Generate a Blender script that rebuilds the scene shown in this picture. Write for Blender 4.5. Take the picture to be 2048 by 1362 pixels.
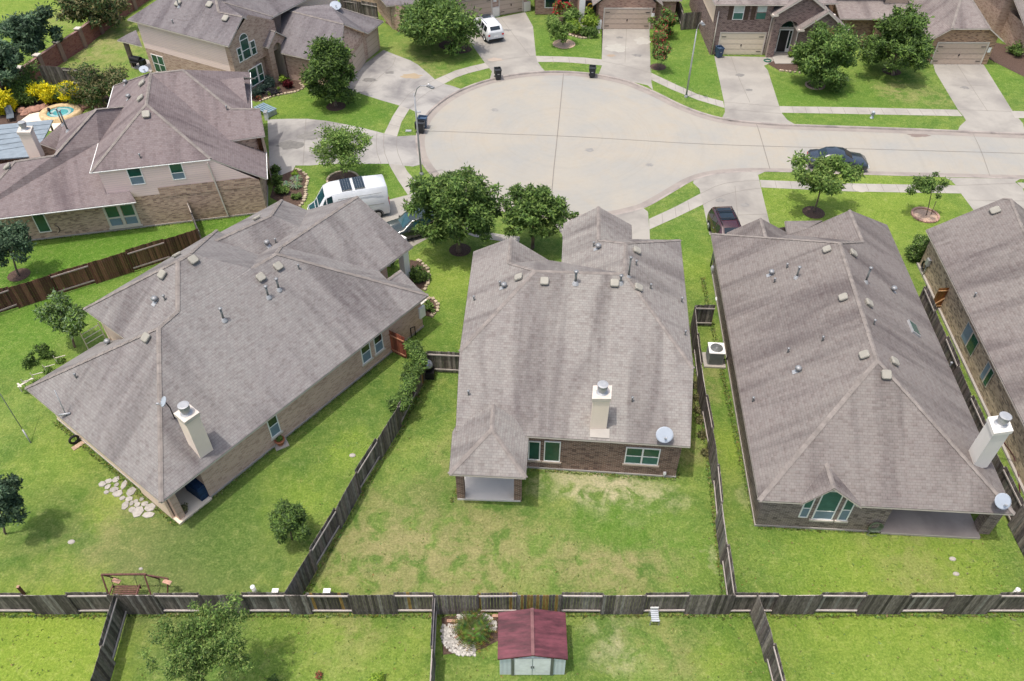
import bpy, math, random
from mathutils import Vector, Matrix
from mathutils.geometry import tessellate_polygon
for _o in list(bpy.data.objects): bpy.data.objects.remove(_o)
R = math.radians
scene = bpy.context.scene
COL = scene.collection
# ---------------------------------------------------------------- camera
PITCH = R(43.7); CAMH = 35.0; FPX = 1592.0
cd = bpy.data.cameras.new('camera'); cam = bpy.data.objects.new('camera', cd); COL.objects.link(cam)
cd.sensor_fit = 'HORIZONTAL'; cd.sensor_width = 36.0; cd.lens = 36.0*FPX/2048.0
cd.clip_start = 0.5; cd.clip_end = 1500.0
cam.location = (0, 0, CAMH); cam.rotation_euler = (R(90)-PITCH, 0, 0)
scene.camera = cam
# ---------------------------------------------------------------- light
SUN = Vector((0.22, 0.13, -1.0)).normalized()
w = bpy.data.worlds.new('World'); scene.world = w; w.use_nodes = True
nt = w.node_tree; bg = nt.nodes['Background']
sky = nt.nodes.new('ShaderNodeTexSky'); sky.sky_type = 'NISHITA'; sky.sun_disc = False
sky.sun_elevation = R(75.6); sky.sun_rotation = R(239); sky.air_density = 1.3; sky.dust_density = 5.0; sky.ozone_density = 0.8
nt.links.new(sky.outputs[0], bg.inputs[0]); bg.inputs[1].default_value = 0.15
sl = bpy.data.lights.new('sun', 'SUN'); sl.energy = 2.05; sl.angle = R(0.9); sl.color = (1.0, 0.955, 0.89)
so = bpy.data.objects.new('sun', sl); COL.objects.link(so); so.rotation_euler = SUN.to_track_quat('-Z', 'Y').to_euler()
scene.view_settings.view_transform = 'Standard'; scene.view_settings.look = 'None'
scene.view_settings.gamma = 1.0; scene.view_settings.exposure = 0.54
# ---------------------------------------------------------------- survey helpers (reading real positions off the plan of the place)
O = Vector((0, 0, CAMH)); FW = Vector((0, math.cos(PITCH), -math.sin(PITCH))); UPV = Vector((0, math.sin(PITCH), math.cos(PITCH)))
def ray(px, py): return FW + Vector((1, 0, 0))*((px-1024)/FPX) - UPV*((py-681)/FPX)
def P(px, py, z=0.0):
    d = ray(px, py); return O + d*((z-CAMH)/d.z)
def Z(px, py, y):                      # point seen at (px,py) on the vertical plane y = const
    d = ray(px, py); return O + d*(y/d.y)
def onwall(px, py, a, b):              # point on the vertical plane through a,b
    n = Vector((-(b[1]-a[1]), b[0]-a[0], 0)); d = ray(px, py)
    return O + d*(n.dot(Vector((a[0], a[1], 0))-Vector((0, 0, 0)))/n.dot(d))
def onplane(px, py, a, u, s):          # roof plane through a (eave direction u), rising to the left of u with slope s
    n = Vector((-u[1], u[0], 0)).normalized(); N = Vector((-s*n.x, -s*n.y, 1)); d = ray(px, py)
    return O + d*(N.dot(Vector(a)-O)/N.dot(d))
def polyP(pts, z=0.0): return [P(x, y, z) for x, y in pts]
# ---------------------------------------------------------------- objects
def tag(o, label=None, cat=None, group=None, kind=None):
    if label: o['label'] = label
    if cat: o['category'] = cat
    if group: o['group'] = group
    if kind: o['kind'] = kind
    return o
def empty(name, loc, label, cat, group=None, rz=0.0):
    o = bpy.data.objects.new(name, None); COL.objects.link(o); o.empty_display_size = 0.3
    o.location = loc; o.rotation_euler = (0, 0, rz)
    return tag(o, label, cat, group)
def copy_tree(o, parent=None):
    c = o.copy(); COL.objects.link(c); c.parent = parent
    for ch in list(o.children): copy_tree(ch, c)
    return c
class MB:
    def __init__(s): s.v = []; s.f = []; s.uv = []; s.c = []; s.sm = []
    def face(s, pts, uv=None, col=None, smooth=False):
        n = len(s.v); s.v += [tuple(p) for p in pts]; s.f.append(tuple(range(n, n+len(pts))))
        s.uv += uv if uv else [(0, 0)]*len(pts); s.c += [col if col else (1, 1, 1)]*len(pts); s.sm.append(smooth)
        return s
    def box(s, c, d, rz=0.0, col=None, tilt=None):
        cx, cy, cz = c; a, b, h = d[0]/2, d[1]/2, d[2]/2; ca, sa = math.cos(rz), math.sin(rz)
        q = []
        for z in (-h, h):
            for x, y in ((-a, -b), (a, -b), (a, b), (-a, b)):
                p = Vector((x, y, z))
                if tilt: p = tilt @ p
                q.append((cx+p.x*ca-p.y*sa, cy+p.x*sa+p.y*ca, cz+p.z))
        for f in ((3, 2, 1, 0), (4, 5, 6, 7), (0, 1, 5, 4), (1, 2, 6, 5), (2, 3, 7, 6), (3, 0, 4, 7)): s.face([q[i] for i in f], col=col)
        return s
    def bar(s, p, q, w_, h_, col=None):   # box between two points
        p = Vector(p); q = Vector(q); d = (q-p); L = d.length; d.normalize()
        side = d.cross(Vector((0, 0, 1)))
        if side.length < 1e-3: side = Vector((1, 0, 0))
        side.normalize(); up = side.cross(d).normalized(); side *= w_/2; up *= h_/2
        A = [p-side-up, p+side-up, p+side+up, p-side+up]; B_ = [x+d*L for x in A]
        s.face(A[::-1], col=col); s.face(B_, col=col)
        for i in range(4): s.face([A[i], A[(i+1) % 4], B_[(i+1) % 4], B_[i]], col=col)
        return s
    def tube(s, pts, rad, n=8, cap=True, col=None, smooth=True):
        pts = [Vector(p) for p in pts]; rings = []
        if not isinstance(rad, (list, tuple)): rad = [rad]*len(pts)
        for i, p in enumerate(pts):
            d = (pts[min(i+1, len(pts)-1)]-pts[max(i-1, 0)]).normalized()
            a = d.cross(Vector((0, 0, 1)))
            if a.length < 1e-3: a = Vector((1, 0, 0))
            a.normalize(); b = d.cross(a)
            rings.append([p+(a*math.cos(t)+b*math.sin(t))*rad[i] for t in [2*math.pi*k/n for k in range(n)]])
        for i in range(len(rings)-1):
            for k in range(n): s.face([rings[i][k], rings[i+1][k], rings[i+1][(k+1) % n], rings[i][(k+1) % n]], col=col, smooth=smooth)
        if cap: s.face(rings[0], col=col); s.face(rings[-1][::-1], col=col)
        return s
    def lathe(s, c, prof, n=16, col=None, smooth=True, rz=0, sx=1, sy=1):
        rg = [[(c[0]+r*sx*math.cos(2*math.pi*k/n), c[1]+r*sy*math.sin(2*math.pi*k/n), c[2]+z) for k in range(n)] for r, z in prof]
        for i in range(len(rg)-1):
            for k in range(n): s.face([rg[i][k], rg[i][(k+1) % n], rg[i+1][(k+1) % n], rg[i+1][k]], col=col, smooth=smooth)
        return s
    def prism(s, poly, z0, z1, col=None, uvscale=None):
        poly = [(p[0], p[1]) for p in poly]
        ar = sum(poly[i][0]*poly[(i+1) % len(poly)][1]-poly[(i+1) % len(poly)][0]*poly[i][1] for i in range(len(poly)))
        if ar < 0: poly = poly[::-1]
        tris = tessellate_polygon([[Vector((x, y, 0)) for x, y in poly]])
        for t in tris:
            a, b, c = [poly[i] for i in t]
            if (b[0]-a[0])*(c[1]-a[1])-(b[1]-a[1])*(c[0]-a[0]) < 0: t = (t[0], t[2], t[1])
            s.face([(poly[i][0], poly[i][1], z1) for i in t], col=col)
        m = len(poly)
        for i in range(m):
            p, q = poly[i], poly[(i+1) % m]; L = math.hypot(q[0]-p[0], q[1]-p[1])
            s.face([(p[0], p[1], z0), (q[0], q[1], z0), (q[0], q[1], z1), (p[0], p[1], z1)], uv=[(0, z0), (L, z0), (L, z1), (0, z1)], col=col)
        return s
    def build(s, name, mat, parent=None, org=(0, 0, 0)):
        me = bpy.data.meshes.new(name); ox, oy, oz = org
        me.from_pydata([(x-ox, y-oy, z-oz) for x, y, z in s.v], [], s.f)
        me.materials.append(mat)
        ul = me.uv_layers.new(name='UVMap'); fl = [c for p in s.uv for c in p]; ul.data.foreach_set('uv', fl)
        ca = me.color_attributes.new('Col', 'FLOAT_COLOR', 'CORNER'); fl = [x for c in s.c for x in (c[0], c[1], c[2], 1.0)]; ca.data.foreach_set('color', fl)
        me.polygons.foreach_set('use_smooth', s.sm)
        if any(s.sm):
            import bmesh
            bm = bmesh.new(); bm.from_mesh(me); bmesh.ops.remove_doubles(bm, verts=bm.verts, dist=0.0005); bm.to_mesh(me); bm.free()
        me.update()
        o = bpy.data.objects.new(name, me); COL.objects.link(o)
        if parent: o.parent = parent
        return o
def rnd(a, b): return random.uniform(a, b)
# ---------------------------------------------------------------- materials
def new_mat(name):
    m = bpy.data.materials.new(name); m.use_nodes = True; n = m.node_tree.nodes; l = m.node_tree.links
    return m, n, l, n['Principled BSDF']
def N(n, t, **kw):
    x = n.new(t)
    for k, v in kw.items():
        if k.startswith('i_'): x.inputs[k[2:].replace('_', ' ')].default_value = v
        else: setattr(x, k, v)
    return x
def c4(c): return (c[0], c[1], c[2], 1.0)
def mixc(n, l, fac, a, b, bt='MIX'):
    m = n.new('ShaderNodeMix'); m.data_type = 'RGBA'; m.blend_type = bt
    for i, v in ((0, fac), (6, a), (7, b)):
        if isinstance(v, (int, float)): m.inputs[i].default_value = v
        elif isinstance(v, tuple): m.inputs[i].default_value = c4(v)
        else: l.new(v, m.inputs[i])
    return m.outputs[2]
def noise(n, l, vec, scale, detail=4, rough=0.55, dist=0.0):
    x = n.new('ShaderNodeTexNoise'); x.inputs['Scale'].default_value = scale; x.inputs['Detail'].default_value = detail
    x.inputs['Roughness'].default_value = rough; x.inputs['Distortion'].default_value = dist
    if vec is not None: l.new(vec, x.inputs['Vector'])
    return x.outputs[0]
def mrange(n, l, v, a, b, c=0.0, d=1.0):
    x = n.new('ShaderNodeMapRange'); x.inputs[1].default_value = a; x.inputs[2].default_value = b; x.inputs[3].default_value = c; x.inputs[4].default_value = d
    l.new(v, x.inputs[0]); return x.outputs[0]
def mapping(n, l, vec, scale=(1, 1, 1), rot=(0, 0, 0), loc=(0, 0, 0)):
    x = n.new('ShaderNodeMapping'); l.new(vec, x.inputs[0]); x.inputs[1].default_value = loc; x.inputs[2].default_value = rot; x.inputs[3].default_value = scale
    return x.outputs[0]
def math_(n, l, op, a, b=None):
    x = n.new('ShaderNodeMath'); x.operation = op
    for i, v in ((0, a), (1, b)):
        if v is None: continue
        if isinstance(v, (int, float)): x.inputs[i].default_value = v
        else: l.new(v, x.inputs[i])
    return x.outputs[0]
def bump(n, l, b, h, strength=0.3, dist=0.02):
    x = n.new('ShaderNodeBump'); x.inputs['Strength'].default_value = strength; x.inputs['Distance'].default_value = dist
    l.new(h, x.inputs['Height']); l.new(x.outputs[0], b.inputs['Normal'])
def flat(name, col, rough=0.6, metal=0.0, var=0.12, scale=3.0, spec=0.3):
    m, n, l, b = new_mat(name); pos = N(n, 'ShaderNodeNewGeometry').outputs['Position']
    f = noise(n, l, pos, scale, 5); dark = tuple(x*(1-var) for x in col); lite = tuple(min(1, x*(1+var)) for x in col)
    l.new(mixc(n, l, mrange(n, l, f, 0.3, 0.7), dark, lite), b.inputs['Base Color'])
    b.inputs['Roughness'].default_value = rough; b.inputs['Metallic'].default_value = metal; b.inputs['Specular IOR Level'].default_value = spec
    return m
def shingle(name, ca, cb, stain=(0.6, 0.58, 0.60), seed=0.0):
    m, n, l, b = new_mat(name); uv = N(n, 'ShaderNodeUVMap').outputs[0]
    br = N(n, 'ShaderNodeTexBrick'); br.offset = 0.37; br.offset_frequency = 2
    for k, v in (('Color1', c4(ca)), ('Color2', c4(cb)), ('Mortar', c4(tuple(x*0.70 for x in ca))), ('Scale', 1.0), ('Mortar Size', 0.013), ('Mortar Smooth', 0.5), ('Bias', -0.1), ('Brick Width', 0.24), ('Row Height', 0.145)): br.inputs[k].default_value = v
    l.new(mapping(n, l, uv, loc=(seed, seed*0.3, 0)), br.inputs['Vector'])
    tab = noise(n, l, mapping(n, l, uv, scale=(3.1, 5.3, 1)), 1.0, 2); c = mixc(n, l, mrange(n, l, tab, 0.38, 0.62), br.outputs[0], (0.93, 0.90, 0.90), 'MULTIPLY')
    tab2 = N(n, 'ShaderNodeTexWhiteNoise'); sn = N(n, 'ShaderNodeVectorMath', operation='SNAP'); l.new(uv, sn.inputs[0]); sn.inputs[1].default_value = (0.24, 0.145, 1); l.new(sn.outputs[0], tab2.inputs[0])
    c = mixc(n, l, mrange(n, l, tab2.outputs[0], 0.72, 0.95, 0.0, 0.55), c, (0.76, 0.72, 0.72), 'MULTIPLY')
    # long stains running down the slope, and blotches
    s1 = noise(n, l, mapping(n, l, uv, scale=(0.62, 0.085, 1), loc=(seed*3, 0, 0)), 1.0, 3, 0.6, 0.5); c = mixc(n, l, mrange(n, l, s1, 0.46, 0.68, 0.0, 0.95), c, stain, 'MULTIPLY')
    s2 = noise(n, l, mapping(n, l, uv, scale=(0.22, 0.16, 1), loc=(seed, seed, 0)), 1.0, 4, 0.6); c = mixc(n, l, mrange(n, l, s2, 0.42, 0.75, 0.0, 0.6), c, (0.84, 0.80, 0.84), 'MULTIPLY')
    s3 = noise(n, l, mapping(n, l, uv, scale=(2.2, 0.22, 1)), 1.0, 3); c = mixc(n, l, mrange(n, l, s3, 0.35, 0.7, 0.0, 0.35), c, (0.82, 0.82, 0.84), 'MULTIPLY')
    l.new(c, b.inputs['Base Color']); b.inputs['Roughness'].default_value = 0.95; b.inputs['Specular IOR Level'].default_value = 0.15
    bump(n, l, b, br.outputs[1], -0.6, 0.02)
    return m
def brick(name, ca, cb, mortar, cdark=None, rowh=0.085, bw=0.24):
    m, n, l, b = new_mat(name); uv = N(n, 'ShaderNodeUVMap').outputs[0]
    br = N(n, 'ShaderNodeTexBrick'); br.offset = 0.5
    for k, v in (('Color1', c4(ca)), ('Color2', c4(cb)), ('Mortar', c4(mortar)), ('Scale', 1.0), ('Mortar Size', 0.013), ('Mortar Smooth', 0.2), ('Bias', 0.0), ('Brick Width', bw), ('Row Height', rowh)): br.inputs[k].default_value = v
    l.new(uv, br.inputs['Vector'])
    sn = N(n, 'ShaderNodeVectorMath', operation='SNAP'); l.new(uv, sn.inputs[0]); sn.inputs[1].default_value = (bw, rowh, 1)
    wn = N(n, 'ShaderNodeTexWhiteNoise'); l.new(sn.outputs[0], wn.inputs[0])
    c = mixc(n, l, mrange(n, l, wn.outputs[0], 0.62, 0.9, 0.0, 0.65), br.outputs[0], cdark or tuple(x*0.45 for x in ca))
    f = noise(n, l, mapping(n, l, uv, scale=(0.5, 0.9, 1)), 1.0, 4); c = mixc(n, l, mrange(n, l, f, 0.35, 0.7, 0.0, 0.5), c, (0.78, 0.76, 0.76), 'MULTIPLY')
    l.new(c, b.inputs['Base Color']); b.inputs['Roughness'].default_value = 0.9; b.inputs['Specular IOR Level'].default_value = 0.2
    bump(n, l, b, br.outputs[1], -0.5, 0.01)
    return m
def siding(name, col, row=0.17):
    m, n, l, b = new_mat(name); uv = N(n, 'ShaderNodeUVMap').outputs[0]
    sp = N(n, 'ShaderNodeSeparateXYZ'); l.new(uv, sp.inputs[0])
    fr = math_(n, l, 'FRACT', math_(n, l, 'DIVIDE', sp.outputs[1], row))
    c = mixc(n, l, mrange(n, l, fr, 0.0, 0.14, 1.0, 0.0), col, tuple(x*0.55 for x in col))
    f = noise(n, l, mapping(n, l, uv, scale=(0.5, 0.3, 1)), 1.0, 4); c = mixc(n, l, mrange(n, l, f, 0.3, 0.8, 0.0, 0.35), c, (0.85, 0.82, 0.78), 'MULTIPLY')
    l.new(c, b.inputs['Base Color']); b.inputs['Roughness'].default_value = 0.7; bump(n, l, b, fr, 0.4, 0.015)
    return m
def concrete(name, col, stain, sc=0.35, amount=0.6):
    m, n, l, b = new_mat(name); pos = N(n, 'ShaderNodeNewGeometry').outputs['Position']
    a = noise(n, l, pos, sc, 6, 0.6, 0.4); c = mixc(n, l, mrange(n, l, a, 0.42, 0.68, 0.0, amount), col, stain)
    d = noise(n, l, pos, 3.0, 6, 0.7); c = mixc(n, l, mrange(n, l, d, 0.3, 0.75, 0.0, 0.35), c, (0.86, 0.85, 0.84), 'MULTIPLY')
    e = noise(n, l, pos, 26.0, 3, 0.7); c = mixc(n, l, mrange(n, l, e, 0.3, 0.7, 0.0, 0.3), c, (0.88, 0.88, 0.88), 'MULTIPLY')
    l.new(c, b.inputs['Base Color']); b.inputs['Roughness'].default_value = 0.9; b.inputs['Specular IOR Level'].default_value = 0.2
    bump(n, l, b, e, 0.15, 0.01)
    return m
def attrmat(name, rough=0.7, sheen=0.0, trans=0.0, var=0.2, scale=6.0, spec=0.3, stretch=None):
    m, n, l, b = new_mat(name); at = N(n, 'ShaderNodeAttribute', attribute_name='Col').outputs[0]
    pos = N(n, 'ShaderNodeNewGeometry').outputs['Position']
    if stretch: pos = mapping(n, l, pos, scale=stretch)
    f = noise(n, l, pos, scale, 4); c = mixc(n, l, mrange(n, l, f, 0.3, 0.7), at, (1-var, 1-var, 1-var), 'MULTIPLY')
    l.new(c, b.inputs['Base Color']); b.inputs['Roughness'].default_value = rough; b.inputs['Specular IOR Level'].default_value = spec
    if trans > 0:
        tr = N(n, 'ShaderNodeBsdfTranslucent'); l.new(c, tr.inputs[0]); ms = N(n, 'ShaderNodeMixShader'); ms.inputs[0].default_value = trans
        l.new(b.outputs[0], ms.inputs[1]); l.new(tr.outputs[0], ms.inputs[2]); l.new(ms.outputs[0], n['Material Output'].inputs[0])
    return m
def glass(name, col, rough=0.08):
    m, n, l, b = new_mat(name); pos = N(n, 'ShaderNodeNewGeometry').outputs['Position']
    f = noise(n, l, pos, 1.3, 2); l.new(mixc(n, l, mrange(n, l, f, 0.35, 0.7), col, tuple(x*0.6 for x in col)), b.inputs['Base Color'])
    b.inputs['Roughness'].default_value = rough; b.inputs['Specular IOR Level'].default_value = 0.8
    return m
M = {}
M['roof_c'] = shingle('shingles_center', (0.275, 0.26, 0.238), (0.243, 0.229, 0.21), seed=2.0)
M['roof_b'] = shingle('shingles_left', (0.256, 0.244, 0.232), (0.224, 0.213, 0.203), seed=7.0)
M['roof_d'] = shingle('shingles_right', (0.23, 0.209, 0.192), (0.202, 0.184, 0.17), seed=11.0)
M['roof_a'] = shingle('shingles_purple', (0.225, 0.19, 0.185), (0.198, 0.167, 0.165), seed=15.0)
M['roof_e'] = shingle('shingles_grey', (0.205, 0.19, 0.192), (0.178, 0.166, 0.168), seed=19.0)
M['roof_f'] = shingle('shingles_taupe', (0.27, 0.238, 0.22), (0.235, 0.207, 0.192), seed=23.0)
M['cap'] = flat('ridge_shingle', (0.212, 0.187, 0.170), 0.95, var=0.22, scale=2.2)
M['brick_c'] = brick('brick_dark_brown', (0.24, 0.125, 0.095), (0.17, 0.09, 0.072), (0.36, 0.31, 0.25), (0.07, 0.045, 0.04))
M['brick_d'] = brick('brick_umber', (0.25, 0.19, 0.165), (0.17, 0.13, 0.115), (0.38, 0.33, 0.29), (0.08, 0.062, 0.057))
M['brick_b'] = brick('brick_tan_rose', (0.66, 0.43, 0.335), (0.56, 0.355, 0.275), (0.60, 0.50, 0.42), (0.42, 0.27, 0.21))
M['brick_a'] = brick('brick_blend', (0.60, 0.40, 0.29), (0.40, 0.24, 0.18), (0.5, 0.42, 0.34), (0.17, 0.11, 0.09))
M['brick_e'] = brick('brick_sand', (0.54, 0.365, 0.28), (0.42, 0.27, 0.205), (0.5, 0.42, 0.35), (0.27, 0.165, 0.13))
M['brick_f1'] = brick('brick_rust', (0.46, 0.265, 0.20), (0.36, 0.20, 0.15), (0.40, 0.33, 0.27), (0.20, 0.11, 0.085))
M['brick_f2'] = brick('brick_plum', (0.22, 0.135, 0.12), (0.15, 0.095, 0.09), (0.38, 0.31, 0.27), (0.07, 0.045, 0.05))
M['brick_f3'] = brick('brick_amber', (0.48, 0.28, 0.165), (0.34, 0.19, 0.12), (0.40, 0.32, 0.24), (0.12, 0.07, 0.055))
M['brick_g'] = brick('brick_pebble', (0.60, 0.47, 0.33), (0.40, 0.29, 0.20), (0.42, 0.36, 0.28), (0.10, 0.08, 0.065))
M['brick_wall'] = brick('brick_red', (0.26, 0.085, 0.07), (0.20, 0.065, 0.055), (0.25, 0.16, 0.14), (0.14, 0.045, 0.042))
M['siding_pink'] = siding('siding_blush', (0.86, 0.66, 0.62))
M['siding_cream'] = siding('siding_cream', (0.84, 0.65, 0.51))
M['stucco'] = flat('stucco_cream', (0.82, 0.69, 0.58), 0.8, var=0.06, scale=1.0)
M['chim_w'] = flat('chimney_board_white', (0.70, 0.665, 0.605), 0.7, var=0.05, scale=1.2)
M['trim'] = flat('trim_cream', (0.56, 0.50, 0.44), 0.5, var=0.08)
M['curtain'] = flat('curtained_pane', (.50, .55, .52), .4)
M['hydrant'] = flat('hydrant_grey', (.40, .43, .46), .5)
M['white'] = flat('paint_white', (0.78, 0.77, 0.75), 0.4, var=0.05)
M['porch'] = concrete('porch_concrete', (0.66, 0.63, 0.58), (0.48, 0.46, 0.43))
M['slab'] = concrete('slab_concrete', (0.40, 0.37, 0.33), (0.30, 0.28, 0.26))
M['patio_dark'] = concrete('patio_taupe', (0.42, 0.37, 0.34), (0.25, 0.22, 0.205), 0.5)
M['patio_tan'] = concrete('patio_tan', (0.78, 0.67, 0.53), (0.62, 0.52, 0.41), 0.5)
M['walk'] = concrete('walk_concrete', (0.365, 0.342, 0.305), (0.25, 0.235, 0.21), 0.5, 0.7)
M['drive'] = concrete('drive_concrete', (0.335, 0.315, 0.28), (0.215, 0.20, 0.185), 0.28, 0.8)
M['drive2'] = concrete('drive_concrete_grey', (0.345, 0.33, 0.305), (0.15, 0.143, 0.145), 0.25, 1.0)
M['kerb'] = concrete('kerb_concrete', (0.34, 0.30, 0.27), (0.19, 0.17, 0.16), 0.7, 0.9)
M['joint'] = flat('joint_tar', (0.19, 0.17, 0.15), 0.9)
M['mulch'] = flat('mulch', (0.085, 0.055, 0.042), 1.0, var=0.5, scale=14)
M['soil'] = flat('pale_soil', (0.42, 0.30, 0.22), 1.0, var=0.3, scale=9)
M['rock'] = attrmat('edging_stone', 0.9, var=0.3, scale=7)
M['fence'] = attrmat('weathered_boards', 0.9, var=0.6, scale=3.0, stretch=(5, 5, 1.1))
M['rail'] = attrmat('fence_rail', 0.85, var=0.25, scale=4.0)
M['metal'] = flat('galvanised', (0.26, 0.265, 0.27), 0.5, 0.4, var=0.15)
M['galv'] = flat('grey_paint_metal', (0.36, 0.365, 0.37), 0.45, 0.3, var=0.12)
M['dishg'] = flat('dish_grey', (0.33, 0.37, 0.42), 0.4, var=0.05)
M['vent'] = flat('vent_taupe', (0.29, 0.275, 0.235), 0.6, var=0.08)
M['pipe'] = flat('vent_pipe_dark', (0.16, 0.17, 0.165), 0.5, 0.3)
M['black'] = flat('black_plastic', (0.018, 0.018, 0.02), 0.45, var=0.2)
M['bin'] = flat('bin_black', (0.03, 0.032, 0.035), 0.5, var=0.2)
M['bin_b'] = flat('bin_blue', (0.04, 0.07, 0.12), 0.5, var=0.2)
M['grill'] = flat('grill_enamel', (0.32, 0.36, 0.42), 0.25, 0.5)
M['rubber'] = flat('tyre_rubber', (0.02, 0.02, 0.02), 0.8)
M['alloy'] = flat('alloy', (0.45, 0.46, 0.48), 0.3, 0.8)
M['chrome'] = flat('bright_metal', (0.62, 0.62, 0.62), 0.25, 0.9)
M['glass'] = glass('window_glass_green', (0.018, 0.085, 0.065))
M['glass_d'] = glass('window_glass_dark', (0.012, 0.04, 0.035))
M['screen'] = flat('window_screen', (0.16, 0.22, 0.27), 0.6, var=0.1)
M['screen_g'] = flat('window_screen_green', (0.05, 0.14, 0.11), 0.6, var=0.15)
M['carglass'] = glass('car_glass', (0.012, 0.02, 0.026), 0.05)
M['blueglass'] = glass('car_glass_teal', (0.02, 0.075, 0.09), 0.05)
M['gdoor'] = siding('garage_door_taupe', (0.50, 0.39, 0.31), 0.53)
M['gdoor_c'] = siding('garage_door_cream', (0.66, 0.56, 0.43), 0.53)
M['bark'] = flat('bark', (0.17, 0.13, 0.10), 0.95, var=0.3, scale=8)
M['leaf'] = attrmat('leaves', 0.6, trans=0.35, var=0.22, scale=2.5, spec=0.25)
M['stain_wood'] = attrmat('stained_boards', 0.8, var=0.4, scale=3.0, stretch=(6, 6, 0.7))
M['lampred'] = flat('tail_lamp_red', (0.5, 0.02, 0.02), 0.3)
M['lampwhite'] = flat('head_lamp', (0.7, 0.72, 0.75), 0.2)
# ================================================================ GROUND
def grassmat():
    m, n, l, b = new_mat('lawn_grass'); pos = N(n, 'ShaderNodeNewGeometry').outputs['Position']
    big = noise(n, l, pos, 0.22, 7, 0.62, 0.8); mid = noise(n, l, pos, 0.8, 6, 0.65, 0.5); fine = noise(n, l, pos, 9.0, 5, 0.75); vf = noise(n, l, pos, 38.0, 3, 0.8)
    c = mixc(n, l, mrange(n, l, big, 0.38, 0.62), (0.112, 0.195, 0.04), (0.20, 0.285, 0.065))
    c = mixc(n, l, mrange(n, l, mid, 0.42, 0.70, 0.0, 0.65), c, (0.30, 0.345, 0.085))
    blades = N(n, 'ShaderNodeAttribute')  # keeps the node tree explicit
    n.remove(blades)
    # dry, pale, lush and shaded-species patches, each a real colour of the turf there: (px, py, radius m, colour, strength)
    dist = N(n, 'ShaderNodeVectorMath', operation='SCALE'); nz = N(n, 'ShaderNodeTexNoise'); nz.inputs['Scale'].default_value = 0.55; nz.inputs['Detail'].default_value = 6; nz.inputs['Roughness'].default_value = 0.7; l.new(pos, nz.inputs['Vector'])
    sub = N(n, 'ShaderNodeVectorMath', operation='SUBTRACT'); l.new(nz.outputs[1], sub.inputs[0]); sub.inputs[1].default_value = (0.5, 0.5, 0.5)
    l.new(sub.outputs[0], dist.inputs[0]); dist.inputs['Scale'].default_value = 4.5
    wp = N(n, 'ShaderNodeVectorMath', operation='ADD'); l.new(pos, wp.inputs[0]); l.new(dist.outputs[0], wp.inputs[1])
    br = (0.34, 0.30, 0.14); tan = (0.56, 0.48, 0.32); lush = (0.095, 0.17, 0.033); bright = (0.28, 0.37, 0.055); olive = (0.19, 0.205, 0.085); vivid = (0.12, 0.235, 0.03)
    grain = mrange(n, l, mid, 0.40, 0.56, 0.05, 1.0)
    for px, py, r, col, st in PATCHES(br, tan, lush, bright, olive, vivid):
        q = P(px, py); d = N(n, 'ShaderNodeVectorMath', operation='DISTANCE'); l.new(wp.outputs[0], d.inputs[0]); d.inputs[1].default_value = q
        f = mrange(n, l, d.outputs['Value'], r*0.25, r*1.15, st, 0.0)
        if col in (br, tan): f = math_(n, l, 'MULTIPLY', f, grain)
        c = mixc(n, l, f, c, col)
    med = noise(n, l, pos, 2.6, 6, 0.72, 0.8); c = mixc(n, l, mrange(n, l, med, 0.36, 0.56, 0.7, 0.0), c, (0.66, 0.78, 0.62), 'MULTIPLY'); c = mixc(n, l, mrange(n, l, med, 0.54, 0.72, 0.0, 0.4), c, (0.40, 0.40, 0.16))
    c = mixc(n, l, mrange(n, l, fine, 0.34, 0.62, 0.8, 0.0), c, (0.48, 0.52, 0.46), 'MULTIPLY')
    c = mixc(n, l, mrange(n, l, fine, 0.55, 0.78, 0.0, 0.45), c, (0.38, 0.38, 0.15))
    c = mixc(n, l, mrange(n, l, vf, 0.35, 0.6, 0.45, 0.0), c, (0.5, 0.55, 0.5), 'MULTIPLY')
    l.new(c, b.inputs['Base Color']); b.inputs['Roughness'].default_value = 0.9; b.inputs['Specular IOR Level'].default_value = 0.1
    bump(n, l, b, fine, 0.9, 0.08)
    return m
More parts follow.
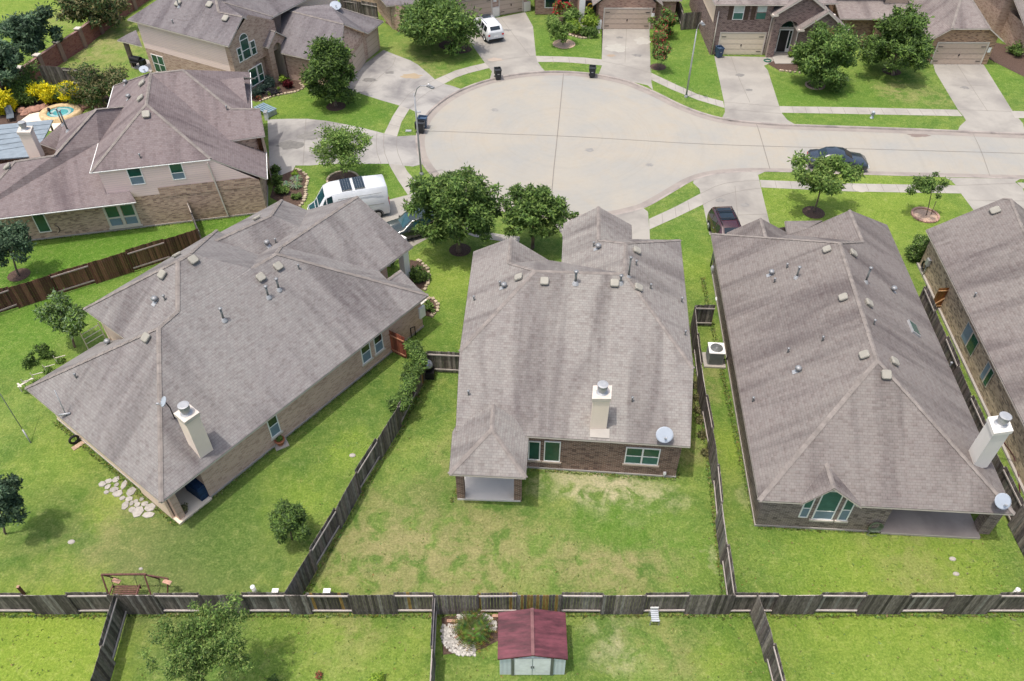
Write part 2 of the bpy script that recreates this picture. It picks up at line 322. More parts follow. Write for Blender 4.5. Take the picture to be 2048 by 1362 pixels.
def PATCHES(br, tan, lush, bright, olive, vivid): return [
    (210, 100, 6, br, 0.6), (260, 60, 5, br, 0.6), (1130, 965, 1.6, tan, 0.85), (1235, 985, 2.2, tan, 0.95), (1320, 990, 1.2, tan, 0.6), (1190, 1010, 1.5, tan, 0.35),
    (880, 1060, 4.2, br, 0.95), (700, 1150, 3.0, br, 0.6), (780, 1080, 3.0, br, 0.8), (760, 1135, 3.0, br, 0.65), (960, 1120, 3.2, br, 0.75), (1080, 1105, 2.8, br, 0.55), (1230, 1120, 3.0, br, 0.95), (1330, 1100, 1.6, br, 0.55), (1180, 1150, 2.5, br, 0.5), (880, 1000, 2.4, lush, 0.6), (1210, 1060, 2.0, vivid, 0.8), (1290, 1060, 1.8, vivid, 0.7), (1395, 1100, 2.0, vivid, 0.5), (900, 920, 2.0, br, 0.45), (1430, 1120, 0.7, tan, 0.6), (1395, 900, 1.2, br, 0.6),
    (330, 1130, 6, olive, 0.7), (170, 1060, 4.2, br, 0.55), (90, 1050, 2.5, lush, 0.7), (430, 1110, 3.0, lush, 0.45), (210, 1010, 1.3, bright, 0.5), (470, 1010, 4.0, lush, 0.6), (640, 900, 3.5, lush, 0.55), (720, 800, 4.0, lush, 0.5), (610, 1000, 2.5, bright, 0.5), (700, 900, 1.6, bright, 0.6), (90, 620, 5, vivid, 0.5), (40, 690, 4, vivid, 0.5), (120, 930, 4, bright, 0.3),
    (70, 1280, 4.4, bright, 0.9), (60, 1340, 4.0, bright, 0.9), (210, 1340, 2.0, bright, 0.5), (640, 1290, 3.5, bright, 0.45), (700, 1250, 2.5, br, 0.5), (800, 1320, 2.2, bright, 0.4), (560, 1290, 1.5, lush, 0.3), (1215, 1270, 1.5, tan, 0.55), (1240, 1310, 1.0, tan, 0.45), (1340, 1290, 2.2, br, 0.45), (1440, 1330, 1.5, bright, 0.5), (1180, 1330, 1.6, lush, 0.4), (1430, 1260, 1.6, vivid, 0.4),
    (1700, 1300, 5.0, bright, 0.6), (1950, 1310, 4.0, bright, 0.55), (1980, 1260, 1.5, vivid, 0.7), (1600, 1110, 3.5, vivid, 0.35), (1750, 1130, 4.5, bright, 0.6), (1900, 1120, 3.0, bright, 0.6), (1850, 1160, 2.5, br, 0.4), (1800, 1090, 2.5, br, 0.3),
    (250, 480, 6, vivid, 0.85), (120, 540, 6, vivid, 0.9), (450, 445, 3, vivid, 0.8), (640, 210, 5, vivid, 0.6), (730, 225, 4, vivid, 0.6), (560, 215, 3, bright, 0.3), (720, 360, 5, vivid, 0.7), (900, 560, 4, bright, 0.5), (880, 660, 3, vivid, 0.4), (1390, 540, 3, bright, 0.5), (1370, 480, 3, vivid, 0.4), (1380, 150, 6, vivid, 0.6), (1340, 60, 6, vivid, 0.6),
    (1720, 200, 8, vivid, 0.5), (1600, 195, 5, vivid, 0.5), (1800, 185, 2.6, br, 0.7), (1870, 195, 2.2, br, 0.5), (1560, 400, 4, bright, 0.5), (1760, 420, 7, bright, 0.55), (1840, 400, 5, bright, 0.3), (1120, 90, 6, vivid, 0.6), (830, 115, 5, br, 0.35), (910, 135, 3, vivid, 0.4), (870, 150, 3, br, 0.4), (2000, 150, 6, vivid, 0.5),
    (190, 90, 3, tan, 0.35), (230, 70, 4, br, 0.75), (150, 120, 3, br, 0.5), (60, 20, 18, bright, 0.5), (100, 40, 5, br, 0.4), (640, 10, 4, br, 0.3), (1480, 800, 3, vivid, 0.5), (1470, 900, 2, bright, 0.6), (1430, 760, 1.0, br, 0.5), (1400, 780, 1.3, br, 0.7), (1500, 1000, 1.0, tan, 0.3)]
CC = Vector((4.25, 62.53, 0)); CR = 12.46
def streetmat():
    m = concrete('street_concrete', (0.34, 0.316, 0.27), (0.292, 0.29, 0.272), 0.16, 1.0); n, l = m.node_tree.nodes, m.node_tree.links; b = n['Principled BSDF']
    src = b.inputs['Base Color'].links[0].from_socket; pos = N(n, 'ShaderNodeNewGeometry').outputs['Position']
    d = N(n, 'ShaderNodeVectorMath', operation='DISTANCE'); l.new(pos, d.inputs[0]); d.inputs[1].default_value = CC       # worn tyre arcs round the bulb
    cb = N(n, 'ShaderNodeCombineXYZ'); l.new(math_(n, l, 'MULTIPLY', d.outputs['Value'], 1.6), cb.inputs[0]); sp = N(n, 'ShaderNodeSeparateXYZ'); l.new(pos, sp.inputs[0]); l.new(math_(n, l, 'MULTIPLY', sp.outputs[0], 0.12), cb.inputs[1])
    f = noise(n, l, cb.outputs[0], 1.0, 5, 0.7, 1.2); c = mixc(n, l, mrange(n, l, f, 0.5, 0.72, 0.0, 0.22), src, (0.78, 0.77, 0.76), 'MULTIPLY')
    g = noise(n, l, pos, 0.35, 5, 0.65, 1.0); c = mixc(n, l, mrange(n, l, g, 0.5, 0.75, 0.0, 0.5), c, (1.08, 0.98, 0.86), 'MULTIPLY'); l.new(c, b.inputs['Base Color']); return m
def cang(px, py):
    p = P(px, py, -0.06); return math.degrees(math.atan2(p.y-CC.y, p.x-CC.x)) % 360
def arc(a0, a1, r=CR, z=0.0, step=4.0):
    n = max(2, int(abs(a1-a0)/step)); return [Vector((CC.x+r*math.cos(R(a0+(a1-a0)*i/n)), CC.y+r*math.sin(R(a0+(a1-a0)*i/n)), z)) for i in range(n+1)]
top_px = [(2600, 288), (2048, 268), (1800, 257), (1600, 250.5), (1540, 248), (1448, 239), (1395.5, 224), (1356, 208), (1314, 186)]
bot_px = [(1343, 383), (1382, 359), (1422, 347), (1475, 342), (1540, 341), (1700, 347), (2048, 356), (2600, 372)]
kerbline = polyP(top_px) + arc(cang(1264, 165), 300) + polyP(bot_px)     # runs anticlockwise: top right, round the bulb, bottom right
kerbline = [Vector((p.x, p.y, 0)) for p in kerbline]
def smooth_line(pts, it=2):
    for _ in range(it):
        q = [pts[0]]
        for i in range(len(pts)-1): q += [pts[i].lerp(pts[i+1], 0.25), pts[i].lerp(pts[i+1], 0.75)]
        pts = q+[pts[-1]]
    return pts
kerbline = smooth_line(kerbline, 2)
def offset_line(pts, d):       # positive = to the right of travel
    out = []
    for i, p in enumerate(pts):
        t = (pts[min(i+1, len(pts)-1)]-pts[max(i-1, 0)]); t.z = 0; t.normalize(); out.append(p+Vector((t.y, -t.x, 0))*d)
    return out
def ribbon(a, b, za, zb, mb=None, col=None):
    mb = mb or MB()
    for i in range(len(a)-1): mb.face([(a[i].x, a[i].y, za), (a[i+1].x, a[i+1].y, za), (b[i+1].x, b[i+1].y, zb), (b[i].x, b[i].y, zb)], col=col)
    return mb
def sheet(poly, z, name, mat, kind='structure', **kw):
    mb = MB(); poly = [Vector((p[0], p[1], 0)) for p in poly]
    for t in tessellate_polygon([poly]):
        a, b, c = [poly[i] for i in t]
        if (b-a).cross(c-a).z < 0: t = (t[0], t[2], t[1])
        mb.face([(poly[i].x, poly[i].y, z) for i in t])
    o = mb.build(name, mat); tag(o, kind=kind, **kw); return o
xr = max(kerbline[0].x, kerbline[-1].x)
outer = [Vector((-400, -40, 0)), Vector((kerbline[-1].x, -40, 0))] + kerbline[::-1] + [Vector((kerbline[0].x, 500, 0)), Vector((-400, 500, 0))]
M['grass'] = grassmat()
sheet(outer, 0.0, 'lawn', M['grass'])
sheet([(p.x, p.y) for p in kerbline], -0.12, 'street', streetmat())
kin = offset_line(kerbline, -0.02); kout = offset_line(kerbline, 0.17)     # which side is outside: travel is anticlockwise so outside is to the right
mb = ribbon(kin, kout, 0.012, 0.012); ribbon(offset_line(kerbline, -0.08), kin, -0.12, 0.012, mb); tag(mb.build('kerb', M['kerb']), kind='structure')
mb = ribbon(offset_line(kerbline, -0.62), offset_line(kerbline, -0.08), -0.112, -0.108); tag(mb.build('gutter', concrete('gutter_concrete', (0.30, 0.265, 0.235), (0.22, 0.195, 0.18), 0.6, 0.8)), kind='structure')
jm = MB()
def joint(pts, z, w_=0.05):
    q = [P(x, y, z) for x, y in pts]; q = smooth_line(q, 1); ribbon(offset_line(q, -w_/2), offset_line(q, w_/2), z, z, jm)
joint([(1127, 147), (1117, 250), (1104, 372), (1101, 438)], -0.106, 0.07)
joint([(856, 262), (930, 264), (1000, 267.6), (1120, 271.5), (1237, 278), (1390, 287.5), (1527, 292), (1700, 297), (2100, 308)], -0.106, 0.05)
joint([(1512, 247), (1516, 255), (1527, 293), (1540, 338)], -0.106, 0.06)
joint([(1945, 265), (1962, 300), (1980, 352)], -0.106, 0.04)
# ---- driveways and walks
def drive(px, mat='drive', z=0.006, name='driveway'): return sheet(px, z, name, M[mat])
kc = lambda x, y: cang(x, y)
drive(polyP([(1066, 53), (1050, 24), (1003, 34), (920, 46), (937, 80), (970, 126), (979, 137), (984, 143)]) + arc(kc(981, 160), kc(1090, 143), CR+0.1)[::1] + polyP([(1083, 135), (1076, 124), (1072, 112), (1068.6, 79)]))
drive(polyP([(713, 139), (767, 100), (792, 110), (821, 121), (835, 129), (847, 139), (860, 150), (870, 159), (888, 168), (905, 172)]) + arc(kc(926, 181), kc(838, 258), CR+0.1) + polyP([(834, 225), (819, 218), (799, 211), (760, 200), (705.6, 182), (680, 168)]), 'drive2')
drive(polyP([(535, 239), (575, 237.6), (615.6, 237.6), (655, 242), (692.7, 249), (730, 257), (768.5, 267), (794, 273), (822, 271)]) + arc(kc(835, 272), kc(838, 331), CR+0.1) + polyP([(826, 333), (808, 331.5), (777.5, 327.5), (654, 328), (620, 331), (591, 331), (584, 345), (575, 358), (540, 350)]), 'drive2')
drive(polyP([(816, 390), (860, 372)]) + arc(kc(876, 363), kc(925, 400), CR+0.1) + polyP([(905, 440), (857, 476), (824, 494), (800, 508), (770, 470), (700, 430), (640, 440), (690, 415), (740, 407), (779, 399)]))
drive([Vector((3.8, 43.2, 0)), Vector((3.7, 48.0, 0)), Vector((2.9, 50.1, 0))] + arc(kc(1070, 436), kc(1285, 416), CR+0.1) + polyP([(1296, 424), (1297, 438), (1299, 459), (1300, 480)]) + [Vector((8.6, 43.4, 0))])
drive(polyP([(1203, 57), (1205.7, 56.7), (1203.5, 118), (1204, 131)]) + arc(kc(1199, 147), kc(1264, 165), CR+0.1)[::1] + [Vector((13.0, 72.0, 0))] + polyP([(1306, 180), (1303, 165), (1301, 140), (1299, 58)]))
drive(polyP([(1428.5, 112), (1448, 203), (1450, 224), (1444, 236.0), (1460, 240.5), (1540, 247), (1592, 249.8), (1575, 240), (1564, 227), (1558.7, 213), (1535.5, 140.5), (1527.7, 131.5), (1540, 126), (1560, 127), (1560, 112), (1528, 114)]))
drive(polyP([(1866, 127), (1870.6, 144), (1915.7, 219), (1928, 234), (1932, 241), (1920, 252), (1916, 260), (2050, 266.5), (2046, 247), (2030, 228), (2025, 222), (1968.6, 131.5), (1964, 127)]))
drive(polyP([(1406, 409), (1401, 387), (1399, 378), (1386, 366), (1388, 359.5), (1422, 349), (1475, 344), (1530, 343.5), (1516, 350), (1519, 362), (1522, 376), (1539, 446), (1545, 470), (1419, 470)]))
drive(polyP([(1912, 371), (1922, 387), (1945, 417.6), (2000, 510), (2140, 510), (2055, 400), (2045, 376), (2030, 364), (2040, 358), (1890, 355), (1902, 361)]))
def walk(outer_, inner_, z=0.010):
    a, b = polyP(outer_), polyP(inner_); o = sheet([(p.x, p.y) for p in a+b[::-1]], z, 'sidewalk', M['walk'])
    L = 0                                      # control joints every 1.5 m
    return o
walk([(870, 159), (911, 141), (940, 133), (970, 126)], [(888, 168), (911, 155.5), (937, 146.5), (979, 136)])
walk([(799, 211), (785, 233), (768.5, 267)], [(819, 218), (803, 244), (794, 273)])
walk([(777.5, 327.5), (783, 338), (797, 362), (816, 390)], [(808, 331), (814, 342), (826, 356), (842, 368.5)])
walk([(1072, 112), (1121, 113), (1165, 115), (1203.5, 119)], [(1075, 124), (1110, 124), (1145, 125.5), (1204, 131)])
walk([(1302, 145.5), (1356, 171), (1395.5, 188.5), (1422, 196.5), (1446, 202.5)], [(1302, 159.5), (1343, 179), (1395.5, 200), (1422, 208), (1449, 216)])
walk([(1558.7, 212.5), (1700, 214.5), (1914.5, 219.5)], [(1562, 225.5), (1700, 228), (1925, 232.5)])
walk([(2022, 222), (2200, 225)], [(2030, 236), (2200, 240)])
walk([(1298, 438), (1350, 414), (1401, 387)], [(1299, 459), (1350, 436), (1406, 409)])
walk([(1519.5, 360), (1700, 367), (1912, 371)], [(1522.6, 375), (1700, 383), (1922, 387)])
walk([(2034, 365), (2200, 371)], [(2046, 377), (2200, 387)])
walk([(905, 440), (960, 462), (1010, 470), (1040, 473)], [(895, 452), (950, 474), (1005, 483), (1038, 486)])
joint([(1303, 135), (1304, 160)], 0.012, 0.03)
for a in ([(1203, 122), (1250, 131), (1302, 146)], [(1253, 58), (1250, 125)], [(1462, 113), (1475, 150), (1500, 205)], [(1447, 204), (1500, 208), (1559, 213)], [(1449, 218), (1500, 222), (1562, 227)], [(1915, 130), (1975, 222)], [(1897, 170), (1990, 172)], [(1915, 219), (2024, 223)],
          [(1470, 372), (1476, 440)], [(1406, 409), (1440, 392), (1480, 381), (1522, 376)], [(1401, 387), (1440, 368), (1480, 362), (1520, 361)], [(1476, 430), (1535, 428)], [(612, 238), (606, 331)], [(754, 262), (752, 300), (762, 328)], [(768, 267), (767, 300), (778, 328)], [(794, 273), (793, 300), (806, 331)],
          [(799, 211), (825, 180), (870, 159)], [(819, 218), (845, 190), (888, 168)], [(765, 105), (800, 118), (740, 170), (722, 186)], [(970, 127), (1020, 116), (1071, 112)], [(1000, 34), (1060, 112)], [(1935, 400), (2060, 402)], [(1912, 371), (2034, 366)]):
    joint(a, 0.0135, 0.035)
for (a, b, c, d, n_) in (((870, 159), (970, 126), (888, 168), (979, 136), 5), ((1302, 145.5), (1446, 202.5), (1302, 159.5), (1449, 216), 9), ((1558.7, 212.5), (1914.5, 219.5), (1562, 225.5), (1925, 232.5), 14), ((1519.5, 360), (1912, 371), (1522.6, 375), (1922, 387), 13), ((1298, 438), (1401, 387), (1299, 459), (1406, 409), 4), ((1072, 112), (1203, 119), (1075, 124), (1204, 131), 4), ((799, 211), (768, 267), (819, 218), (794, 273), 3)):
    for i in range(1, n_):
        t = i/n_; joint([(a[0]+(b[0]-a[0])*t, a[1]+(b[1]-a[1])*t), (c[0]+(d[0]-c[0])*t, c[1]+(d[1]-c[1])*t)], 0.0135, 0.03)
tag(jm.build('pavement_joints', M['joint']), kind='structure')
# stains on the road and drives
for (x, y, rx, ry, c, z) in ((1838, 270, 0.9, 0.35, (0.20, 0.16, 0.14), -0.114), (823, 152, 1.0, 0.55, (0.33, 0.265, 0.18), 0.009), (1232, 96, 1.1, 1.0, (0.355, 0.34, 0.30), 0.009), (1222, 111, 0.45, 0.3, (0.30, 0.24, 0.18), 0.009), (1285, 82, 0.8, 0.9, (0.355, 0.34, 0.305), 0.009), (990, 119, 0.8, 0.4, (0.36, 0.30, 0.25), 0.009)):
    q = P(x, y, z); sheet([(q.x+rx*(1+0.25*math.sin(k*2.1+x))*math.cos(k*0.35), q.y+ry*(1+0.2*math.sin(k*1.7+y))*math.sin(k*0.35)) for k in range(18)], z, 'pavement_stain', concrete('stain_%d' % x, c, tuple(v*1.1 for v in c), 2.0, 0.9))
random.seed(44)
for i, (x, y, rr, c) in enumerate(((1015, 60, .35, .2), (1240, 75, .3, .19), (1275, 110, .4, .2), (1480, 150, .35, .19), (1500, 180, .25, .18), (1930, 175, .3, .2), (740, 160, .5, .17), (780, 145, .35, .18), (620, 270, .8, .19), (580, 290, .9, .17), (640, 310, .6, .2), (1440, 400, .3, .2), (1490, 410, .3, .22), (860, 420, .35, .2), (1180, 300, .3, .24), (1300, 330, .25, .24), (990, 220, .3, .24), (1700, 320, .25, .23))):
    z = -.1135 if i > 13 else .0155; q = P(x, y, z); sheet([(q.x+rr*1.4*rnd(.6, 1.3)*math.cos(k*.42), q.y+rr*rnd(.6, 1.2)*math.sin(k*.42)) for k in range(15)], z, 'pavement_stain', concrete('spot_%d' % i, (c*1.15, c*1.1, c*1.02), (c*.9, c*.87, c*.83), 3.0, 1.0))
for x, y, s in ((836, 224, 0.5), (817, 262, 0.5), (1710, 357, 0.45)):   # meter box lids in the verge
    q = P(x, y); o = MB().box((0, 0, 0.02), (s, s*0.7, 0.05)).box((0, 0, 0.05), (s*0.8, s*0.5, 0.02)).build('meter_lid', M['galv']); o.location = q
    tag(o, {836: 'small grey meter lid in the verge above the two wheeled bins', 817: 'small grey meter lid in the verge left of the two wheeled bins', 1710: 'small grey meter lid in the verge behind the dark sedan'}[x], 'meter lid')
o = MB().lathe((0, 0, 0), [(0.0, 0.03), (0.55, 0.03), (0.6, 0.0)], 20).build('manhole_cover', M['slab']); o.location = P(1720, 376); o['label'] = 'round reddish manhole cover set in the sidewalk near the dark sedan'; o['category'] = 'manhole cover'
# ---- beds with stone edging
def bed(px, name, label, mat='mulch', edge=None, z=0.02, ecol=(0.46, 0.38, 0.27), stone=0.26, closed=False):
    ps = polyP(px); o = sheet([(p.x, p.y) for p in ps], z, name, M[mat], kind='structure')
    if edge:
        q = smooth_line(polyP(edge), 1); mb = MB(); random.seed(int(px[0][0]))
        for i in range(len(q)-1):
            L = (q[i+1]-q[i]).length; k = max(1, int(L/stone))
            for j in range(k):
                p = q[i].lerp(q[i+1], (j+0.5)/k); s = rnd(0.8, 1.2); t = rnd(0.75, 1.2)
                mb.box((p.x+rnd(-.04, .04), p.y+rnd(-.04, .04), 0.06), (stone*s, stone*0.8*s, 0.14*s), rnd(0, 3), tuple(v*t for v in ecol))
        tag(mb.build('stone_edging', M['rock']), label, 'stone edging')
    return o
def ring(cx, cy, r, n=18, sy=1.0):
    c = P(cx, cy); return [(c.x+r*math.cos(2*math.pi*k/n), c.y+r*sy*math.sin(2*math.pi*k/n)) for k in range(n)]
def ringbed(cx, cy, r, label=None, mat='mulch', ecol=(0.42, 0.30, 0.24)):
    pts = ring(cx, cy, r); sheet(pts, 0.02, 'mulch_bed', M[mat])
    if label:
        mb = MB(); random.seed(int(cx)); n_ = int(2*math.pi*r/0.27)
        for k in range(n_):
            a = 2*math.pi*k/n_; c = P(cx, cy); t = rnd(.8, 1.2); mb.box((c.x+r*math.cos(a), c.y+r*math.sin(a), 0.05), (0.16, 0.25, 0.12), a, tuple(v*t for v in ecol))
        tag(mb.build('tree_ring_edging', M['rock']), label, 'edging')
bed([(513, 204), (545, 193), (575, 187), (598, 182), (612, 174), (600, 163), (575, 158), (540, 160), (500, 175), (500, 200)], 'flower_bed', 'curved cream stone edging below the bed with the dark red shrub', edge=[(517, 205), (545, 193), (575, 188), (598, 183), (610, 175), (600, 168)])
bed([(590, 339), (600, 341), (612, 350), (617, 358), (611, 370), (612, 388), (609, 403), (600, 414), (560, 405), (540, 395), (548, 368), (560, 352)], 'flower_bed', 'wavy cream stone edging round the bed beside the front lawn of the white van', edge=[(591, 339), (601, 342), (613, 351), (617, 358), (612, 370), (612, 388), (609, 403), (600, 414)])
bed([(820, 520), (842, 524), (858, 545), (857, 560), (849, 582), (832, 575), (818, 555)], 'flower_bed', 'cream stone edging round the fern bed by the white porch column', edge=[(835, 522), (846, 527), (859, 545), (857, 560), (850, 582)])
bed([(850, 600), (866, 598), (876, 610), (875, 622), (865, 634), (850, 632)], 'flower_bed', 'small curved stone edging at the side corner of the left house', edge=[(853, 598), (867, 598), (877, 610), (876, 622), (862, 634)])
ringbed(686, 360, 1.25, 'ring of pale stones round the young tree beside the white van', ecol=(0.46, 0.38, 0.27))
ringbed(672, 213, 0.9); ringbed(1630, 171, 0.85, 'brown brick ring round the tree left of the wide oak'); ringbed(1783, 143, 0.9); ringbed(1627, 425, 0.85); ringbed(38, 550, 0.75); ringbed(920, 500, 0.8); ringbed(920, 97, 1.3); ringbed(900, 90, 1.2)
ringbed(1850, 431, 0.95, 'rose brick ring round the smallest staked tree', 'soil', (0.44, 0.27, 0.21)); ringbed(1128, 88, 1.2, None, 'soil'); ringbed(1316, 134, 0.8)
bed([(1100, 35), (1105, 70), (1140, 70), (1165, 78), (1192, 70), (1195, 55), (1185, 30)], 'flower_bed', 'pale stone edging in front of the shrub garden left of the garage', edge=[(1138, 70), (1160, 77), (1180, 77), (1190, 70)])
bed([(770, 45), (800, 66), (860, 68), (900, 62), (900, 30), (800, 25)], 'flower_bed', None)
bed([(1535, 128), (1556, 118), (1590, 120), (1600, 142), (1560, 142)], 'flower_bed', 'pale stone edging of the bed beside the arched entry', edge=[(1558, 142), (1580, 144), (1600, 146), (1620, 148)])
bed([(100, 205), (30, 190), (-60, 215), (-60, 270), (40, 252), (95, 232), (150, 215), (230, 212), (215, 190)], 'flower_bed', None)
bed([(883, 1232), (1000, 1228), (1000, 1280), (960, 1300), (886, 1310)], 'gravel_bed', None, 'mulch')
bed([(1960, 108), (1990, 125), (2060, 160), (2060, 100), (1990, 85)], 'flower_bed', None)
for x, y, r, lab in ((705, 911, 0.16, 'round pale stone in the side yard of the left house'), (143, 1084, 0.16, 'pale stone alone in the lower left lawn'), (282, 1138, 0.09, 'tiny white stone above the garden swing'), (1905, 1118, 0.15, 'grey lid flush in the right back lawn nearer the patio column'), (1912, 1148, 0.14, 'grey lid flush in the right back lawn nearer the back fence')):
    q = P(x, y); mb = MB(); mb.lathe((0, 0, 0), [(0, 0.06), (r*0.6, 0.06), (r, 0.04), (r*1.05, 0)], 9); o = mb.build('lawn_stone', M['slab']); o.location = q; o.scale = (1.1, 0.8, 1); tag(o, lab, 'stone')
# ================================================================ HOUSES
def inset(loop, d):
    n = len(loop); ar = sum(loop[i][0]*loop[(i+1) % n][1]-loop[(i+1) % n][0]*loop[i][1] for i in range(n))
    sg = 1 if ar > 0 else -1; out = []
    for i in range(n):
        p0, p1, p2 = Vector(loop[i-1][:2]), Vector(loop[i][:2]), Vector(loop[(i+1) % n][:2])
        a = (p1-p0).normalized(); b = (p2-p1).normalized(); na = Vector((-a.y, a.x))*sg; nb = Vector((-b.y, b.x))*sg
        k = 1+na.dot(nb)
        o = (na+nb)*(d/k) if k > 0.25 else na*d
        out.append((p1.x+o.x, p1.y+o.y)+tuple(loop[i][2:]))
    return out
class House:
    def __init__(s, name, loc, label, roofmat):
        s.o = empty(name, (loc[0], loc[1], 0), label, 'house'); s.org = (loc[0], loc[1], 0); s.rm = roofmat; s.tris = []
    def part(s, mb, name, mat, parent=None, label=None):
        o = mb.build(name, M[mat] if isinstance(mat, str) else mat, parent or s.o, s.org)
        if label: o['label'] = label
        return o
    def roof(s, V, faces, thick=0.12, name='roof', mat=None, trim='trim', caps=(), capparent=None):
        mb = MB(); fas = MB(); edges = {}
        vv = {k: Vector(v) for k, v in V.items()}
        for f in faces:
            ps = [vv[k] for k in f]; nrm = Vector((0, 0, 0))
            for i in range(len(ps)):                               # Newell normal
                a, b = ps[i], ps[(i+1) % len(ps)]; nrm += Vector(((a.y-b.y)*(a.z+b.z), (a.z-b.z)*(a.x+b.x), (a.x-b.x)*(a.y+b.y)))
            nrm.normalize()
            if nrm.z < 0: ps = ps[::-1]; f = f[::-1]; nrm = -nrm
            h = Vector((-nrm.y, nrm.x, 0)); h.normalize(); dn = nrm.cross(h)
            if dn.z > 0: dn = -dn; h = -h
            tr = tessellate_polygon([[Vector((p.dot(h), p.dot(dn), 0)) for p in ps]])
            for t in tr:
                q = [ps[i] for i in t]
                if (q[1]-q[0]).cross(q[2]-q[0]).z < 0: q = [q[0], q[2], q[1]]
                mb.face(q, uv=[(p.dot(h), -p.dot(dn)) for p in q]); s.tris.append([x.copy() for x in q])
                mb.face([x-Vector((0, 0, thick)) for x in q[::-1]])
            for i in range(len(f)): edges.setdefault(frozenset((f[i], f[(i+1) % len(f)])), []).append((f[i], f[(i+1) % len(f)]))
        r = s.part(mb, name, mat or s.rm)
        for e, lst in edges.items():
            if len(lst) == 1:
                a, b = vv[lst[0][0]], vv[lst[0][1]]; d = Vector((0, 0, thick)); o_ = (b-a); o_ = Vector((o_.y, -o_.x, 0))
                if o_.length > 1e-6: o_.normalize()
                o_ *= 0.012
                fas.face([a-d+o_, b-d+o_, b+o_-Vector((0, 0, .012)), a+o_-Vector((0, 0, .012))])
        s.part(fas, 'fascia', trim, r)
        if caps:
            for a, b in caps:
                cm = MB()
                a, b = vv[a] if isinstance(a, str) else Vector(a), vv[b] if isinstance(b, str) else Vector(b)
                d = (b-a); L = Vector((d.x, d.y)).length; sd = Vector((d.y, -d.x, 0)).normalized()*0.12; up = Vector((0, 0, 0.03)); slope = abs(d.z)/max(L, .01); dr = Vector((0, 0, 0.072 if slope < 0.15 else 0.045))
                k = max(1, int(d.length/0.28))
                for i in range(k):                                  # overlapping cap shingles
                    p = a.lerp(b, i/k); q = a.lerp(b, (i+1)/k); lift = Vector((0, 0, 0.012 if i % 2 else 0))
                    cm.face([p+up+lift, q+up+lift, q+sd+up-dr+lift, p+sd+up-dr+lift]); cm.face([q+up+lift, p+up+lift, p-sd+up-dr+lift, q-sd+up-dr+lift])
                    cm.face([p+up+lift, p+sd+up-dr+lift, p+sd-dr*1.5, p, p-sd-dr*1.5, p-sd+up-dr+lift])
                s.part(cm, 'ridge_cap', 'cap', r)
        return r
    def hit(s, px, py):
        d = ray(px, py); best = None
        for a, b, c in s.tris:
            n = (b-a).cross(c-a)
            if abs(n.dot(d)) < 1e-9: continue
            t = n.dot(a-O)/n.dot(d); p = O+d*t
            if all((y-x).cross(p-x).dot(n) >= -1e-4 for x, y in ((a, b), (b, c), (c, a))):
                if best is None or t < best[0]: best = (t, p, n.normalized())
        if best is None: return P(px, py, 4.0), Vector((0, 0, 1))
        return best[1], best[2]
    def walls(s, loop, mat, name='wall', z0=0.0, closed=True, skip=()):
        mb = MB(); n = len(loop); u = 0
        ar = sum(loop[i][0]*loop[(i+1) % n][1]-loop[(i+1) % n][0]*loop[i][1] for i in range(n))
        for i in range(n if closed else n-1):
            a, b = loop[i], loop[(i+1) % n]; L = math.hypot(b[0]-a[0], b[1]-a[1])
            if i not in skip:
                f = [(a[0], a[1], z0), (b[0], b[1], z0), (b[0], b[1], b[2]), (a[0], a[1], a[2])]; uv = [(u, z0), (u+L, z0), (u+L, b[2]), (u, a[2])]
                if ar < 0: f = f[::-1]; uv = uv[::-1]
                mb.face(f, uv=uv)
            u += L
        return s.part(mb, name, mat)
    def plinth(s, loop, h=0.13, out=0.04, name='foundation'):
        lp = inset([(a[0], a[1]) for a in loop], -out); return s.part(MB().prism(lp, 0.0, h), name, 'slab')
    def window(s, a, b, px, cols=1, split=None, pane='glass', low=None, frame='white', sill=None, depth=0.05, name='window', shutters=None, fw=0.06, arch=False, z=None):
        """px = (left, top, right, bottom) in the picture on the wall through a,b"""
        p0 = onwall(px[0], px[3], a, b); p1 = onwall(px[2], px[3] if len(px) < 5 else px[4], a, b); pt = onwall(px[0] if len(px) < 6 else px[5], px[1], a, b)
        z0, z1 = (p0.z+p1.z)/2, pt.z
        if z: z0, z1 = z
        d = Vector((b[0]-a[0], b[1]-a[1], 0)).normalized(); p0.z = p1.z = 0
        if (p1-p0).dot(d) < 0: d = -d
        L = (p1-p0).dot(d); nrm = Vector((d.y, -d.x, 0))
        if nrm.dot(Vector((0, 0, 0))-p0) < 0: nrm = -nrm                # face the camera side
        def pt_(u, v, w_): q = p0+d*u+nrm*w_; return (q.x, q.y, v)
        fr = MB()
        def slabq(mb, u0, u1, v0, v1, w0, w1):
            A = [pt_(u0, v0, w1), pt_(u1, v0, w1), pt_(u1, v1, w1), pt_(u0, v1, w1)]; B_ = [pt_(u0, v0, w0), pt_(u1, v0, w0), pt_(u1, v1, w0), pt_(u0, v1, w0)]
            mb.face(A)
            for i in range(4): mb.face([B_[i], B_[(i+1) % 4], A[(i+1) % 4], A[i]])
        slabq(fr, 0, fw, z0, z1, -0.02, depth); slabq(fr, L-fw, L, z0, z1, -0.02, depth); slabq(fr, fw, L-fw, z1-fw, z1, -0.02, depth); slabq(fr, fw, L-fw, z0, z0+fw, -0.02, depth)
        for k in range(1, cols): slabq(fr, L*k/cols-fw*0.7, L*k/cols+fw*0.7, z0+fw, z1-fw, -0.02, depth-0.004)
        zs = z0+(z1-z0)*split if split else None
        if zs: slabq(fr, fw, L-fw, zs-fw*0.4, zs+fw*0.4, -0.02, depth-0.009)
        w_ = s.part(fr, name, frame)
